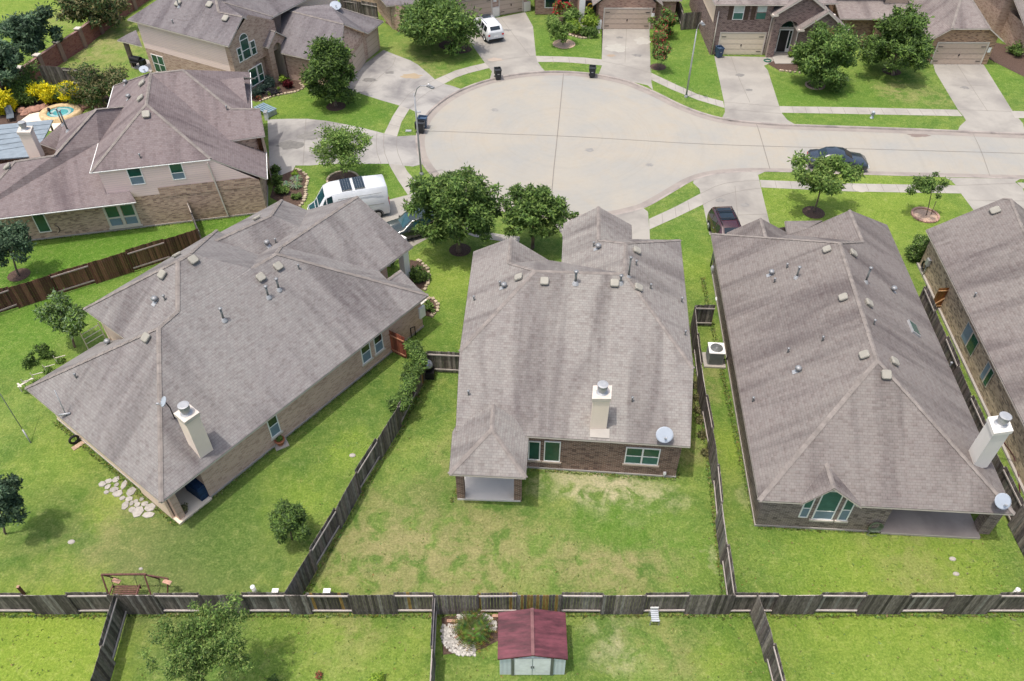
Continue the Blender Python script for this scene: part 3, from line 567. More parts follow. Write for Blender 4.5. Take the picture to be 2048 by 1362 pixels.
        for k in range(cols):
            u0, u1 = L*k/cols+fw, L*(k+1)/cols-fw
            if low:
                pm = MB(); pm.face([pt_(u0, zs, 0.022), pt_(u1, zs, 0.022), pt_(u1, z1-fw, 0.022), pt_(u0, z1-fw, 0.022)]); s.part(pm, 'pane', pane, w_)
                pm = MB(); pm.face([pt_(u0, z0+fw, 0.027), pt_(u1, z0+fw, 0.027), pt_(u1, zs, 0.027), pt_(u0, zs, 0.027)]); s.part(pm, 'insect_screen', low, w_)
            else:
                pm = MB(); pm.face([pt_(u0, z0+fw, 0.022), pt_(u1, z0+fw, 0.022), pt_(u1, z1-fw, 0.022), pt_(u0, z1-fw, 0.022)]); s.part(pm, 'pane', pane, w_)
        if arch:
            am = MB(); cu = L/2; q = [pt_(cu-L/2*math.cos(t), z1+L/2*0.9*math.sin(t), 0.022) for t in [math.pi*k/10 for k in range(11)]]; am.face(q); s.part(am, 'arched_pane', pane, w_)
            am = MB(); am.tube([pt_(cu-L/2*math.cos(t), z1+L/2*0.9*math.sin(t), 0.03) for t in [math.pi*k/10 for k in range(11)]], fw*0.5, 6, smooth=False); s.part(am, 'arch_frame', frame, w_)
        if sill: sb = MB(); slabq(sb, -0.08, L+0.08, z0-0.12, z0-0.005, -0.02, 0.09); s.part(sb, 'sill', sill, w_)
        if shutters:
            for u0 in (-0.48, L+0.04):
                sm = MB(); slabq(sm, u0, u0+0.44, z0, z1, -0.02, 0.045)
                for k in range(9): zz = z0+(z1-z0)*(k+0.5)/9; slabq(sm, u0+0.05, u0+0.39, zz-0.03, zz+0.03, 0.04, 0.058)
                s.part(sm, 'shutter', shutters)
        return w_
    # ---- roof furniture
    def vent(s, px, py, size=0.48):
        p, n = s.hit(px, py); h = Vector((-n.y, n.x, 0)); h = h.normalized() if h.length > .01 else Vector((1, 0, 0)); up = n.cross(h); mb = MB()
        def q(u, v, w_): x = p+h*u+up*v+n*w_; return (x.x, x.y, x.z)
        a = size/2; r = []
        for (k, wz) in ((1.0, 0.10), (1.0, 0.17), (0.86, 0.21)):
            ring_ = []
            for sx_, sy_ in ((-1, -1), (1, -1), (1, 1), (-1, 1)):
                for e1, e2 in ((0.72, 1.0), (1.0, 0.72)) if sx_*sy_ < 0 else ((1.0, 0.72), (0.72, 1.0)): ring_.append(q(sx_*a*k*e1, sy_*a*k*e2, wz))
            r.append(ring_)
        for i in range(2):
            for j in range(8): mb.face([r[i][j], r[i][(j+1) % 8], r[i+1][(j+1) % 8], r[i+1][j]])
        mb.face(r[2]); mb.face(r[0][::-1]); b_ = a*0.7
        base = [q(-b_, -b_, -.02), q(b_, -b_, -.02), q(b_, b_, -.02), q(-b_, b_, -.02)]; bt = [q(-b_, -b_, .1), q(b_, -b_, .1), q(b_, b_, .1), q(-b_, b_, .1)]
        for i in range(4): mb.face([base[i], base[(i+1) % 4], bt[(i+1) % 4], bt[i]])
        s.part(mb, 'roof_vent', 'vent')
    def pipe(s, px, py, h=0.9, r=0.055, boot=True):
        p, n = s.hit(px, py); mb = MB(); mb.tube([p-Vector((0, 0, .1)), p+Vector((0, 0, h))], r, 8)
        o = s.part(mb, 'vent_pipe', 'pipe'); cp = MB(); cp.lathe((p.x, p.y, p.z+h), [(r*1.1, -0.03), (r*1.9, 0.0), (r*1.9, 0.06), (0, 0.10)], 10); s.part(cp, 'pipe_cap', 'metal', o)
        if boot: bm_ = MB(); bm_.lathe((p.x, p.y, p.z), [(r*3.2, -0.06), (r*2.6, 0.02), (r*1.2, 0.16)], 10); s.part(bm_, 'flashing', 'galv', o)
    def ballvent(s, px, py):
        p, n = s.hit(px, py); mb = MB(); mb.lathe((p.x, p.y, p.z), [(0.06, -0.05), (0.09, 0.12), (0.17, 0.17), (0.19, 0.26), (0.12, 0.34), (0, 0.36)], 10); o = s.part(mb, 'turbine_vent', 'metal')
        dn = Vector((n.x, n.y, 0)); dn = dn.normalized() if dn.length > .01 else Vector((0, -1, 0)); dn = (dn - n*dn.dot(n)).normalized(); sd = n.cross(dn)*0.14
        fm = MB(); a = p+n*0.02-dn*0.2; b = p+n*0.02+dn*0.28; fm.face([a-sd, b-sd, b+sd, a+sd]); s.part(fm, 'flashing', 'galv', o)
    def stub(s, px, py, h=0.28): s.pipe(px, py, h, 0.04, False)
    def chimney(s, fl, fr, bl, base, mat='stucco', cappx=None, deep=1.0, board=True):
        """fl, fr, bl: top corners seen in the picture (front left, front right, back left); base: foot of the front-right edge"""
        p, n = s.hit(*base); d = ray(*fr); zt = O.z+d.z*(p.y/d.y)
        q0 = Vector((p.x, p.y, 0)); a = P(fl[0], fl[1], zt); c = P(bl[0], bl[1], zt); b = P(fr[0], fr[1], zt); e = b+(c-a)
        quad = [(v.x, v.y) for v in (a, b, e, c)]; mb = MB(); mb.prism(quad, p.z-0.5, zt); o = s.part(mb, 'chimney', mat)
        cp = MB(); cp.prism(inset(quad, -0.05), zt-0.18, zt+0.03); s.part(cp, 'chimney_cap', 'chim_w' if mat != 'stucco' else 'trim', o)
        ctr = (a+e)/2; r = 0.24
        fl_ = MB(); fl_.lathe((ctr.x, ctr.y, zt), [(r*1.25, 0.03), (r*0.8, 0.12), (r*0.8, 0.30), (r*1.05, 0.32), (r*1.05, 0.52), (r*1.15, 0.55), (r*1.15, 0.60), (r*.8, 0.62), (0, 0.62)], 18, smooth=False); s.part(fl_, 'flue_cap', 'galv', o)
        bm_ = MB(); bm_.lathe((ctr.x, ctr.y, zt), [(r*1.06, 0.34), (r*1.07, 0.36), (r*1.07, 0.48), (r*1.06, 0.50)], 18); s.part(bm_, 'flue_band', 'galv', o)
        return o, zt
    def dish(s, px, py, r=0.42, face=(0.1, -0.8, 0.55), h=0.45):
        p, n = s.hit(px, py); mk_dish(p, r, face, h, s)
    def strip(s, pts, w_, h_, name, mat, parent=None):
        mb = MB()
        for a, b in zip(pts[:-1], pts[1:]): mb.bar(a, b, w_, h_)
        return s.part(mb, name, mat, parent)
def mk_dish(p, r, face, h, house=None, lab=None):
    f = Vector(face).normalized(); c = Vector((0, 0, h))+f*0.18; a = f.cross(Vector((0, 0, 1))).normalized(); b = f.cross(a)
    org = Vector(p); root = empty('satellite_dish', org, lab or 'grey satellite dish bolted to the roof', 'satellite dish')
    mb = MB(); rings = [[c+a*(r*k*math.cos(t))+b*(r*k*0.92*math.sin(t))+f*(0.10*k*k-0.05) for t in [2*math.pi*j/20 for j in range(20)]] for k in (0.25, 0.5, 0.75, 1.0)]
    mb.face(rings[0], smooth=True)
    for i in range(3):
        for j in range(20): mb.face([rings[i][j], rings[i+1][j], rings[i+1][(j+1) % 20], rings[i][(j+1) % 20]], smooth=True)
    for j in range(20): mb.face([rings[3][j]-f*0.02, rings[3][j], rings[3][(j+1) % 20], rings[3][(j+1) % 20]-f*0.02][::-1])
    mb.face([x-f*0.03 for x in rings[3]][::-1]); mb.build('reflector', M['dishg'], root)
    mb = MB(); mb.tube([Vector((0, 0, -0.05)), Vector((0, 0, h*0.7)), c-f*0.05], 0.03, 6); mb.build('mast', M['black'], root)
    tip = c+f*0.42-b*(-0.0)+Vector((0, 0, -0.28)); mb = MB(); mb.tube([c-Vector((0, 0, r*0.9)), tip], 0.018, 6); mb.box(tuple(tip), (0.12, 0.09, 0.07)); mb.build('feed_arm', M['galv'], root)
    return root
def Vd(**k): return {a: Vector(b) for a, b in k.items()}
def mid(a, b, t=0.5): return Vector(a).lerp(Vector(b), t)
# ---------------------------------------------------------------- house in the middle
C = Vd(A=(-2.92,26.56,3.10), B=(9.08,25.57,3.10), hR=(9.64,29.54,4.71), hL=(-2.84,30.78,4.75), RL=(1.30,35.30,6.75), RR=(6.36,35.01,6.77), FR=(10.71,40.99,4.67), PK=(6.72,37.87,6.76), G0=(5.30,39.25,5.95), GA=(5.55,42.84,5.94), GE=(3.35,42.69,4.73), GF=(3.04,38.63,4.74), GR=(7.76,42.51,4.74), GR2=(7.62,40.97,4.75), LA=(-0.06,39.64,5.85), LE=(-2.42,39.96,4.54), LR=(2.26,39.05,4.57), PL=(-0.18,37.12,5.85))
H = House('middle_house', (3.4, 33), 'dark brick house in the middle with grey shingle roof, cream chimney and small back porch', 'roof_c')
H.roof(C, [['A','B','hR','RR','RL','hL'], ['hR','FR','PK','RR'], ['hL','RL','PL','LA','LE'], ['RR','PK','G0','GA','GE','GF'], ['GA','G0','GR2','GR'], ['PK','FR','GR2','G0'], ['LA','PL','LR'], ['PL','RL','RR','GF','LR']],
       caps=[('hR','RR'),('RR','RL'),('RL','hL'),('RR','PK'),('PK','FR'),('PK','G0'),('G0','GA'),('RL','PL'),('PL','LA')])
CPV = Vd(a=(-3.12,23.95,2.96), b=(0.69,23.71,2.96), c=(0.85,26.18,2.96), d=(-3.10,26.63,2.96), e=(-1.01,25.93,4.05), f=(-0.95,27.6,4.05), c2=(0.94,26.9,3.02), d2=(-2.9,27.1,3.02))
H.roof(CPV, [['a','b','e'], ['a','e','f','d2','d'], ['b','c','c2','f','e']], name='porch_roof', caps=[('a','e'),('b','e'),('e','f')])
lp = inset([tuple(C[k]) for k in ['A','B','hR','FR','GR2','GR','GA','GE','GF','LR','LA','LE','hL']], 0.34); lp = [(x, y, z-0.14) for x, y, z in lp]
H.walls(lp, 'brick_c'); H.plinth([(x, y) for x, y, z in lp])
pw = onwall(1353, 957, lp[0], lp[1]); wa, wb = lp[0], lp[1]
H.window(wa, wb, (1056, 881, 1080, 919), name='window', pane='glass', sill='brick_f1'); H.window(wa, wb, (1087, 881, 1119.5, 922), pane='glass', sill='brick_f1')
H.window(wa, wb, (1247.5, 893, 1315.5, 926, 929), cols=2, split=0.48, pane='glass', low='screen_g', sill='brick_f1')
# porch: slab, columns, beam
ps = [P(917, 1000), P(1040, 1004)]; u = (ps[1]-ps[0]).normalized(); v = Vector((-u.y, u.x, 0))
H.part(MB().prism([ps[0]-u*0.05, ps[1]+u*0.02, ps[1]+u*0.02+v*2.5, ps[0]-u*0.05+v*2.5], 0, 0.12), 'porch_slab', 'porch')
for q in (ps[0]+u*0.14+v*0.22, ps[1]-u*0.12+v*0.22):
    cm = MB(); cm.prism([q-u*0.2-v*0.2, q+u*0.2-v*0.2, q+u*0.2+v*0.2, q-u*0.2+v*0.2], 0, 2.8); H.part(cm, 'porch_column', 'brick_c')
H.strip([ps[0]+u*0.02+v*0.2+Vector((0, 0, 2.72)), ps[1]-u*0.02+v*0.2+Vector((0, 0, 2.72))], 0.2, 0.2, 'porch_beam', 'trim')
H.chimney((1186, 797), (1220.5, 797), (1188, 773), (1215, 859), 'stucco')
cr = MB(); p, n = H.hit(1199, 862); q = p+Vector((0, 0, 0)); cr.box((q.x, q.y-0.12, q.z-0.02), (1.0, 0.5, 0.03), R(-4.7), tilt=Matrix.Rotation(math.atan(0.4), 3, 'X')); H.part(cr, 'chimney_flashing', 'slab')
for x, y in ((1089, 564), (1229, 568), (1272, 503), (1275, 577), (1039, 557)): H.vent(x, y)
H.pipe(1151, 566, 0.8, 0.07); H.pipe(1257, 554, 1.35, 0.05); H.pipe(1241, 566, 0.5, 0.06)
for x, y in ((1008, 575), (1196, 497)): H.ballvent(x, y)
for x, y in ((948, 601), (937, 790), (1264, 803), (1187, 493), (1301, 577), (1363, 604), (1370, 670), (1000, 572), (1272, 530)): H.stub(x, y)
mb = MB(); q = onwall(1329, 945, wa, wb); mb.box((q.x, q.y-0.06, q.z), (0.14, 0.1, 0.18)); mb.tube([(q.x, q.y-0.06, q.z), (q.x, q.y-0.06, 0)], 0.025, 6); H.part(mb, 'wall_outlet', 'white')
p, n = H.hit(1325, 880); mk_dish(p, 0.45, (0.05, -0.62, 0.75), 0.42, lab='grey satellite dish on the back slope of the middle house roof')
# ---------------------------------------------------------------- house right of the middle
D = Vd(BL=(11.95,22.49,2.80), BR=(23.98,21.72,2.80), P1=(18.31,28.15,6.75), P2=(19.31,37.87,6.79), P3=(21.89,40.16,5.17), FL=(13.57,44.28,2.78), W=(22.14,43.60,5.16), K1=(19.77,43.69,3.62), RC=(25.99,45.40,2.70), K3=(18.75,44.0,2.78), K2=(18.9,45.6,2.78), K4=(20.3,45.6,3.3))
D['K3'] = P(1574, 469, 2.8); D['K2'] = P(1570, 442, 2.8); D['K4'] = P(1645, 441, 3.5)
H = House('right_house', (18.5, 33), 'house right of the middle with taupe hip roof, white corner chimney and gabled back windows', 'roof_d')
gb = onplane(1654, 929, D['BL'], D['BR']-D['BL'], 0.65); gf = P(1668.5, 978, gb.z); ge0 = onplane(1600, 999, D['BL'], D['BR']-D['BL'], 0.65); ge1 = onplane(1721, 1005, D['BL'], D['BR']-D['BL'], 0.65)
D['n0'] = D['BL'].lerp(D['BR'], (P(1607, 1004, 2.8).x-D['BL'].x)/(D['BR'].x-D['BL'].x)); D['n1'] = D['BL'].lerp(D['BR'], (P(1714, 1008, 2.8).x-D['BL'].x)/(D['BR'].x-D['BL'].x)); D['nb'] = gb-Vector((0, .25, .16))
H.roof(D, [['BL','n0','nb','n1','BR','P1'], ['BL','P1','P2','FL'], ['BR','RC','W','P3','P2','P1'], ['FL','P2','P3','K3'], ['W','K1','K3','P3'], ['K1','K2','K3'], ['K1','K4','K2']],
       caps=[('BL','P1'),('BR','P1'),('P1','P2'),('P2','FL'),('P2','P3'),('P3','W')])
gd = dict(a=ge0+Vector((0, -0.25, -.05)), b=ge1+Vector((0, -0.25, -.05)), c=gf+Vector((0, 0, 0.03)), d=gb+Vector((0, 0.15, 0.03)), e=ge0+Vector((0.2, 0.5, 0.12)), f=ge1+Vector((-0.2, 0.5, 0.12)))
H.roof(gd, [['a','c','d','e'], ['c','b','f','d']], name='dormer_roof', thick=0.1, trim='trim', caps=[('c','d')])
GV = Vd(a=P(1454, 465, 2.8), b=P(1521, 436, 4.6), c=P(1574, 465, 2.8), d=P(1524, 474, 4.6), e=P(1454, 465, 2.8)+Vector((-.2, -3.5, 0)), f=P(1574, 465, 2.8)+Vector((-.2, -3.5, 0)))
GV['d'] = GV['b']+Vector((-0.25, -4.2, 0)); H.roof(GV, [['a','b','d','e'], ['b','c','f','d']], name='garage_roof', caps=[('b','d')])
lp = inset([tuple(D[k]) for k in ['BL','BR','RC','K2','FL']], 0.45)
a0, b0 = Vector(lp[0]), Vector(lp[1]); pc = onwall(1762, 1060, lp[0], lp[1]); pc.z = 0; u = (b0-a0); u.z = 0; u.normalize(); v = Vector((-u.y, u.x, 0)); top = 2.66
loop = [(a0.x, a0.y, top), (pc.x, pc.y, top), (pc.x+v.x*3.2, pc.y+v.y*3.2, top), (b0.x+v.x*3.2, b0.y+v.y*3.2, top), (lp[2][0], lp[2][1], top), (lp[3][0], lp[3][1], top), (lp[4][0], lp[4][1], top)]
H.walls(loop, 'brick_d'); H.plinth([(x, y) for x, y, z in loop])
H.part(MB().prism([pc+u*0.0-v*0.06, Vector((b0.x, b0.y, 0))-v*0.06+u*0.05, Vector((b0.x, b0.y, 0))+v*3.2, pc+v*3.2], 0, 0.12), 'patio_slab', 'patio_dark')
e0 = pc-v*0.08; e1 = Vector((b0.x, b0.y, 0))-v*0.08; H.strip([Vector((e0.x, e0.y, 0.07)), Vector((e1.x, e1.y, 0.07))], 0.06, 0.13, 'patio_edge', 'slab')
q = P(1966, 1068); cm = MB(); cm.prism([q-u*0.3, q+u*0.3, q+u*0.3+v*0.6, q-u*0.3+v*0.6], 0, 2.66); H.part(cm, 'patio_column', 'brick_d')
H.part(MB().face([pc+Vector((0, 0, 2.62)), pc+v*3.2+Vector((0, 0, 2.62)), Vector((b0.x, b0.y, 2.62))+v*3.2, Vector((b0.x, b0.y, 2.62))]), 'patio_ceiling', 'trim')
H.strip([Vector((pc.x, pc.y, 2.5)), Vector((b0.x, b0.y, 2.5))], 0.2, 0.26, 'patio_beam', 'trim')
wa, wb = (a0.x, a0.y), (b0.x, b0.y)
gm = MB(); A_ = onwall(1612, 1000, wa, wb); B_ = onwall(1712, 1004, wa, wb); Cc = Vector(((A_.x+B_.x)/2, (A_.y+B_.y)/2, gb.z-0.12)); A_.z = B_.z = top-0.02
gp = [Vector((p_.x, p_.y, p_.z))-v*0.02 for p_ in (A_, B_, Cc)]; gm.face(gp, uv=[(0, 0), ((B_-A_).length, 0), ((B_-A_).length/2, gb.z-top)]); H.part(gm, 'gable_wall', 'brick_d')
H.window(wa, wb, (1594, 1004, 1613, 1037), z=(1.0, 2.75), split=0.45, low='screen', pane='screen_g'); H.window(wa, wb, (1620, 995, 1662, 1041), z=(0.9, 3.3), split=0.3, pane='screen_g', low='screen', arch=False, sill='trim'); H.window(wa, wb, (1671, 1000, 1692, 1042), z=(0.9, 2.9), split=0.45, low='screen', pane='screen_g', sill='trim')
H.chimney((1989, 866), (2024, 861), (1978, 836), (1984, 922), 'chim_w')
for x, y in ((1655, 501), (1704, 508), (1688, 597), (1735, 608), (1730, 712), (1786, 725), (1771, 750)): H.vent(x, y)
H.pipe(1593, 555, 0.75); H.pipe(1731, 564, 1.0); H.ballvent(1542, 549); H.ballvent(1595, 742); H.ballvent(1786, 582)
for x, y in ((1548, 565), (1573, 536), (1575, 705), (1644, 682), (1747, 649), (1505, 803), (1899, 733)): H.stub(x, y)
p, n = H.hit(1826, 658); h = Vector((-n.y, n.x, 0)).normalized(); up = n.cross(h); sk = MB()
def rq(uu, vv_, ww): x = p+h*uu+up*vv_+n*ww; return (x.x, x.y, x.z)
for i, (k, w0, w1, nm, mt) in enumerate(((1.0, -0.02, 0.12, 'skylight', 'galv'), (0.86, 0.1, 0.14, 'skylight_pane', 'glass'))):
    sk = MB(); A_ = [rq(-.5*k, -.32*k, w0), rq(.5*k, -.32*k, w0), rq(.5*k, .32*k, w0), rq(-.5*k, .32*k, w0)]; B_ = [rq(-.5*k, -.32*k, w1), rq(.5*k, -.32*k, w1), rq(.5*k, .32*k, w1), rq(-.5*k, .32*k, w1)]; sk.face(B_)
    for j in range(4): sk.face([A_[j], A_[(j+1) % 4], B_[(j+1) % 4], B_[j]])
    so_ = H.part(sk, nm, mt, so_ if i else None)
p, n = H.hit(1992, 1012); mk_dish(p, 0.42, (0.1, -0.6, 0.75), 0.42, lab='grey satellite dish at the patio corner of the right house roof')
# ---------------------------------------------------------------- house left of the middle (turned)
B = Vd(S=(-16.95,22.40,2.80), E=(-5.20,37.80,2.80), W=(-26.84,29.91,2.80), P2=(-18.47,30.53,6.76), J=(-17.79,31.70,6.88), P1=(-18.23,34.38,8.18), L1=(-24.16,33.69,5.30), X=(-20.96,31.25,5.29), R2=(-17.74,35.01,8.17), N=(-18.87,41.62,4.99), V1=(-14.79,35.43,6.79), V2=(-15.58,39.17,4.91), P3=(-13.67,36.80,6.80), P4=(-13.90,38.54,6.00), Q=(-10.04,43.86,6.07), Q2=(-6.48,41.93,3.47), Q3=(-8.40,39.37,3.45), Q4=(-11.34,39.00,4.80), GC=(-16.58,48.39,2.78), GR=(-15.29,42.02,5.86), GL=(-17.52,39.69,6.08), GE=(-14.57,47.33,2.60), GV=(-13.60,41.95,4.98), H1=(-7.01,39.40,3.50), H2=(-7.75,38.42,3.50), H4=(-5.94,38.67,2.66))
B['WE'] = B['W']+Vector((0.607, 0.795, 0))*4.6; B['GL'] = B['GL']-Vector((0.607, 0.795, 0))*0.95; B['Q5'] = B['Q']+Vector((-4.0, 2.6, -2.9)); B['GLn'] = B['GL']+Vector((-3.5, 2.5, -2.8))
H = House('left_house', (-15, 34), 'long turned house on the left with grey shingle roof, tan brick wall and cream chimney', 'roof_b')
H.roof(B, [['S','E','P3','V1','R2','P1','J','P2'], ['S','P2','W'], ['W','P2','J','X','WE'], ['L1','X','J','P1'], ['L1','P1','R2','N'], ['N','R2','V1','V2'], ['V2','V1','P3','P4'], ['P3','E','H4','H2','Q4','P4'], ['P4','Q4','Q3','Q2','Q'], ['P4','Q','GE','GV'],
           ['GC','GLn','GL','GR'], ['GC','GR','GV','GE'], ['GR','GL','V2','GV'], ['H1','H2','H4'], ['V2','P4','GV'], ['Q4','Q3','H2']],
       caps=[('S','P2'),('P2','W'),('P2','J'),('J','P1'),('P1','L1'),('P1','R2'),('R2','N'),('V1','P3'),('P3','E'),('P3','P4'),('P4','Q'),('GL','GR'),('GR','GC'),('H1','H2')])
ux = Vector((0.607, 0.795, 0)); uy = Vector((-0.795, 0.607, 0))
ci = inset([tuple(B['S']), tuple(B['E']), tuple(B['Q2']), tuple(B['Q']), tuple(B['GE']), tuple(B['GC']), tuple(B['L1']), tuple(B['WE']), tuple(B['W'])], 0.5)
s0 = Vector(ci[0]); e0 = Vector(ci[1]); s0.z = e0.z = 0
pa = onwall(419, 990, ci[0], ci[1]); pa.z = 0   # where the open corner patio ends on the garden side
lenp = (pa-s0).length; top = 2.64
pq = [e0+uy*1.5, e0+uy*1.5-ux*2.4, e0+uy*5.0-ux*2.4, e0+uy*5.0+ux*2.0]
loopB = [(pa.x, pa.y), (e0.x, e0.y)]+[(p_.x, p_.y) for p_ in pq]+[ tuple(Vector(ci[3])[:2]), tuple(ci[4][:2]), tuple(ci[5][:2]), tuple(ci[6][:2]), tuple(ci[7][:2]), tuple(ci[8][:2])]
wv = Vector(ci[8]); wv.z = 0; sw_dir = (wv-s0).normalized(); sp = s0+sw_dir*3.0
tops = [top, top, 2.6, 2.9, 3.6, 3.4, 3.4, 2.5, 2.6, 5.1, 2.7, top]
lb = [(x, y, t) for (x, y), t in zip(loopB, tops)] + [(sp.x, sp.y, top), (sp.x+ux.x*lenp*0.98, sp.y+ux.y*lenp*0.98, top)]
H.walls(lb[:12], 'brick_b', closed=False, name='wall', skip=(9, 10)); H.walls(lb[9:13], 'siding_cream', closed=False, name='side_wall'); H.walls([lb[12], lb[13], lb[0]], 'brick_b', closed=False, name='patio_wall')
H.walls([(B['L1'].x+.5, B['L1'].y+.15, 5.1), (B['X'].x+.35, B['X'].y+.3, 5.1), (B['J'].x, B['J'].y, 5.1)], 'siding_cream', name='upper_wall', z0=2.4, closed=False)
H.walls([(B['L1'].x+.5, B['L1'].y+.15, 5.1), (B['GLn'].x+.4, B['GLn'].y-.4, 3.0)], 'siding_cream', name='upper_wall', closed=False)
H.plinth([(x[0], x[1]) for x in lb])
H.part(MB().prism([s0-uy*0.15-ux*0.1, pa-uy*0.15, pa+uy*2.9, sp-ux*0.1+uy*0.0], 0, 0.13), 'patio_slab', 'patio_tan')
cm = MB(); c0 = s0+ux*0.05; cm.prism([c0, c0+ux*0.34, c0+ux*0.34+uy*0.4, c0+uy*0.4], 0, top); H.part(cm, 'patio_column', 'brick_b')
lw = MB(); lw.prism([s0+uy*0.42-ux*0.12, s0+uy*0.42, s0+uy*3.1, s0+uy*3.1-ux*0.12], 0, top-0.02); H.part(lw, 'cream_screen_wall', 'siding_cream')
H.strip([Vector((s0.x, s0.y, 2.52)), Vector((pa.x, pa.y, 2.52))], 0.2, 0.24, 'patio_beam', 'trim')
wa, wb = (s0.x, s0.y), (e0.x, e0.y)
def dirwin(pxl, pyl, pxr, pyr, z0, z1, **kw): H.window(wa, wb, (pxl, pyl, pxr, pyl, pyr), z=(z0, z1), **kw)
H.window(wa, wb, (543.5, 836, 563.5, 878, 867), z=(0.75, 2.35), split=0.5, low='screen', pane='glass_d', sill='trim')
H.window(wa, wb, (725, 690, 743, 726, 714), z=(0.85, 2.35), split=0.5, low='screen', pane='glass_d', sill='trim'); H.window(wa, wb, (750, 675, 767, 704, 694), z=(0.85, 2.35), split=0.5, low='screen', pane='glass_d', sill='trim')
wa2, wb2 = (s0.x, s0.y), (wv.x, wv.y)
for t in (3.9, 5.2, 8.0):
    a_ = s0+sw_dir*t; b_ = s0+sw_dir*(t+0.9); fm = MB(); o_ = Vector((-ux.x, -ux.y, 0))*0.04
    fm.face([a_+o_+Vector((0, 0, .8)), b_+o_+Vector((0, 0, .8)), b_+o_+Vector((0, 0, 2.2)), a_+o_+Vector((0, 0, 2.2))][::-1]); H.part(fm, 'window', 'glass_d')
H.chimney((369.6, 844), (396.5, 825.5), (350, 827.5), (424, 898.5), 'stucco')
for x, y in ((386, 521), (327, 550), (295, 676), (556, 534), (521, 556), (356, 513), (515, 439)): H.vent(x, y)
H.pipe(558, 579, 0.75, 0.06); H.pipe(537, 594, 0.75, 0.06); H.pipe(448, 640, 0.8, 0.06); H.ballvent(311, 603); H.ballvent(535, 490); H.ballvent(217, 688)
for x, y in ((330, 600), (598, 538), (153, 756), (552, 486)): H.stub(x, y)
mast = MB(); q, n = H.hit(133, 834); a_ = Z(100, 787, q.y+0.6); mast.tube([q-Vector((0, 0, .3)), q+Vector((-0.1, 0.35, 1.7))], 0.03, 6); mast.tube([q+Vector((-.35, 0, .15)), q+Vector((.25, .1, .2))], 0.06, 6); H.part(mast, 'roof_mast', 'galv')
H.part(MB().prism([e0+uy*1.5-ux*2.3, e0+uy*1.5+ux*2.2, e0+uy*4.9+ux*2.2, e0+uy*4.9-ux*2.3], 0, .1), 'porch_slab', 'porch')
col = MB(); q = P(812, 554); col.prism([q-ux*.25-uy*.25, q+ux*.25-uy*.25, q+ux*.25+uy*.25, q-ux*.25+uy*.25], 0, 3.35); H.part(col, 'porch_column', 'white')
col = MB(); q = P(782, 552)+Vector((-0.3, 1.2, 0)); col.prism([q+Vector((-.15, -.15, 0)), q+Vector((.15, -.15, 0)), q+Vector((.15, .15, 0)), q+Vector((-.15, .15, 0))], 0, 3.2); H.part(col, 'porch_column', 'white')
eb = MB(); q = onwall(845, 640, wa, wb); eb.box((q.x+.03, q.y-.06, 1.35), (0.5, 0.12, 0.85), R(52.7)); H.part(eb, 'meter_cabinet', 'white')
gmt = MB(); q = onwall(828, 665, wa, wb); gmt.tube([(q.x-.15, q.y-.25, 0), (q.x-.15, q.y-.25, .75), (q.x+.1, q.y-.1, .75), (q.x+.1, q.y-.1, 0)], 0.035, 6); H.part(gmt, 'gas_riser', 'black')
q, n = H.hit(350, 838); mk_dish(Vector((q.x-0.0, q.y+0.0, q.z+0.0)), 0.28, (-0.6, -0.3, 0.6), 1.25, lab='small pale antenna dish beside the cream chimney of the left house')
# ---------------------------------------------------------------- house upper left (two storeys)
A = Vd(F0=(-38.26,45.5,2.80), F1=(-26.94,48.12,2.80), PA=(-27.71,58.28,7.67), PB=(-26.44,53.38,7.62), SL=(-29.46,48.37,5.06), SR=(-21.57,50.15,5.06), NW=(-32.70,61.77,4.96), W1=(-31.79,57.95,4.98), W2=(-29.34,55.74,6.21), W3=(-30.41,52.44,5.05), M=(-21.35,54.03,4.31), E1=(-19.19,54.93,2.80), E2=(-18.28,51.18,2.77), HN=(-25.43,58.86,7.68), NE=(-22.12,64.12,5.02), NE2=(-20.47,57.64,4.93), HV=(-21.56,56.36,5.72), GA=(-19.40,56.63,5.58), GB=(-18.84,54.69,4.36), OR=(-30.64,54.17,6.82), OL=(-32.94,50.66,5.06), OM=(-35.49,49.95,5.00), O1=(-34.58,56.23,4.83), O2=(-36.53,55.04,3.52))
A['NWc'] = A['OM']+Vector((-3.7*0.974-3.7*0.225, -3.7*0.225+3.7*0.974, -2.2)); A['SR0'] = A['SR']; A['OX'] = A['OL']+Vector((-.8, 3.6, -2.2)); A['F1b'] = A['F1']+Vector((0.6, 0.15, 0)); A['OW'] = A['W3'].copy(); A['OW'].z = 5.0
A['NB'] = A['NE']+Vector((-3, 1.2, 0)); A['NWb'] = A['NW']+Vector((2, 1.5, 0))
H = House('two_storey_house', (-26, 53), 'two storey house upper left with mauve shingle roof and pink siding above blended brick', 'roof_a')
H.roof(A, [['PB','SL','SR'], ['PB','PA','NW','W1','W2','W3','SL'], ['PA','PB','SR','E2','E1','M'], ['PA','M','GB','GA','HV','HN'], ['HN','HV','NE2','NE']],
       trim='trim', caps=[('PB','SL'),('PB','SR'),('PB','PA'),('PA','NW'),('HN','HV'),('HV','GA'),('PA','HN')])
zl = A['OR'].copy(); A['OI'] = Vector((-26.3, 49.0, 3.2))
H.roof(A, [['F0','F1','W3','W2','OR','OL','OM'], ['OR','O1','O2','OX','OL'], ['F0','OM','NWc'], ['OM','OL','OX','NWc']], name='lower_roof', trim='trim', caps=[('F0','OM'),('OM','OL'),('OL','OR'),('OR','W2')])
D1 = onplane(439, 159, A['NE'], A['NE2']-A['NE'], -0.6); D1, _ = H.hit(439, 160); D2 = P(487, 154, D1.z); D3 = H.hit(495, 208)[0]; D4 = D2+Vector((0.3, 1.9, -1.0))
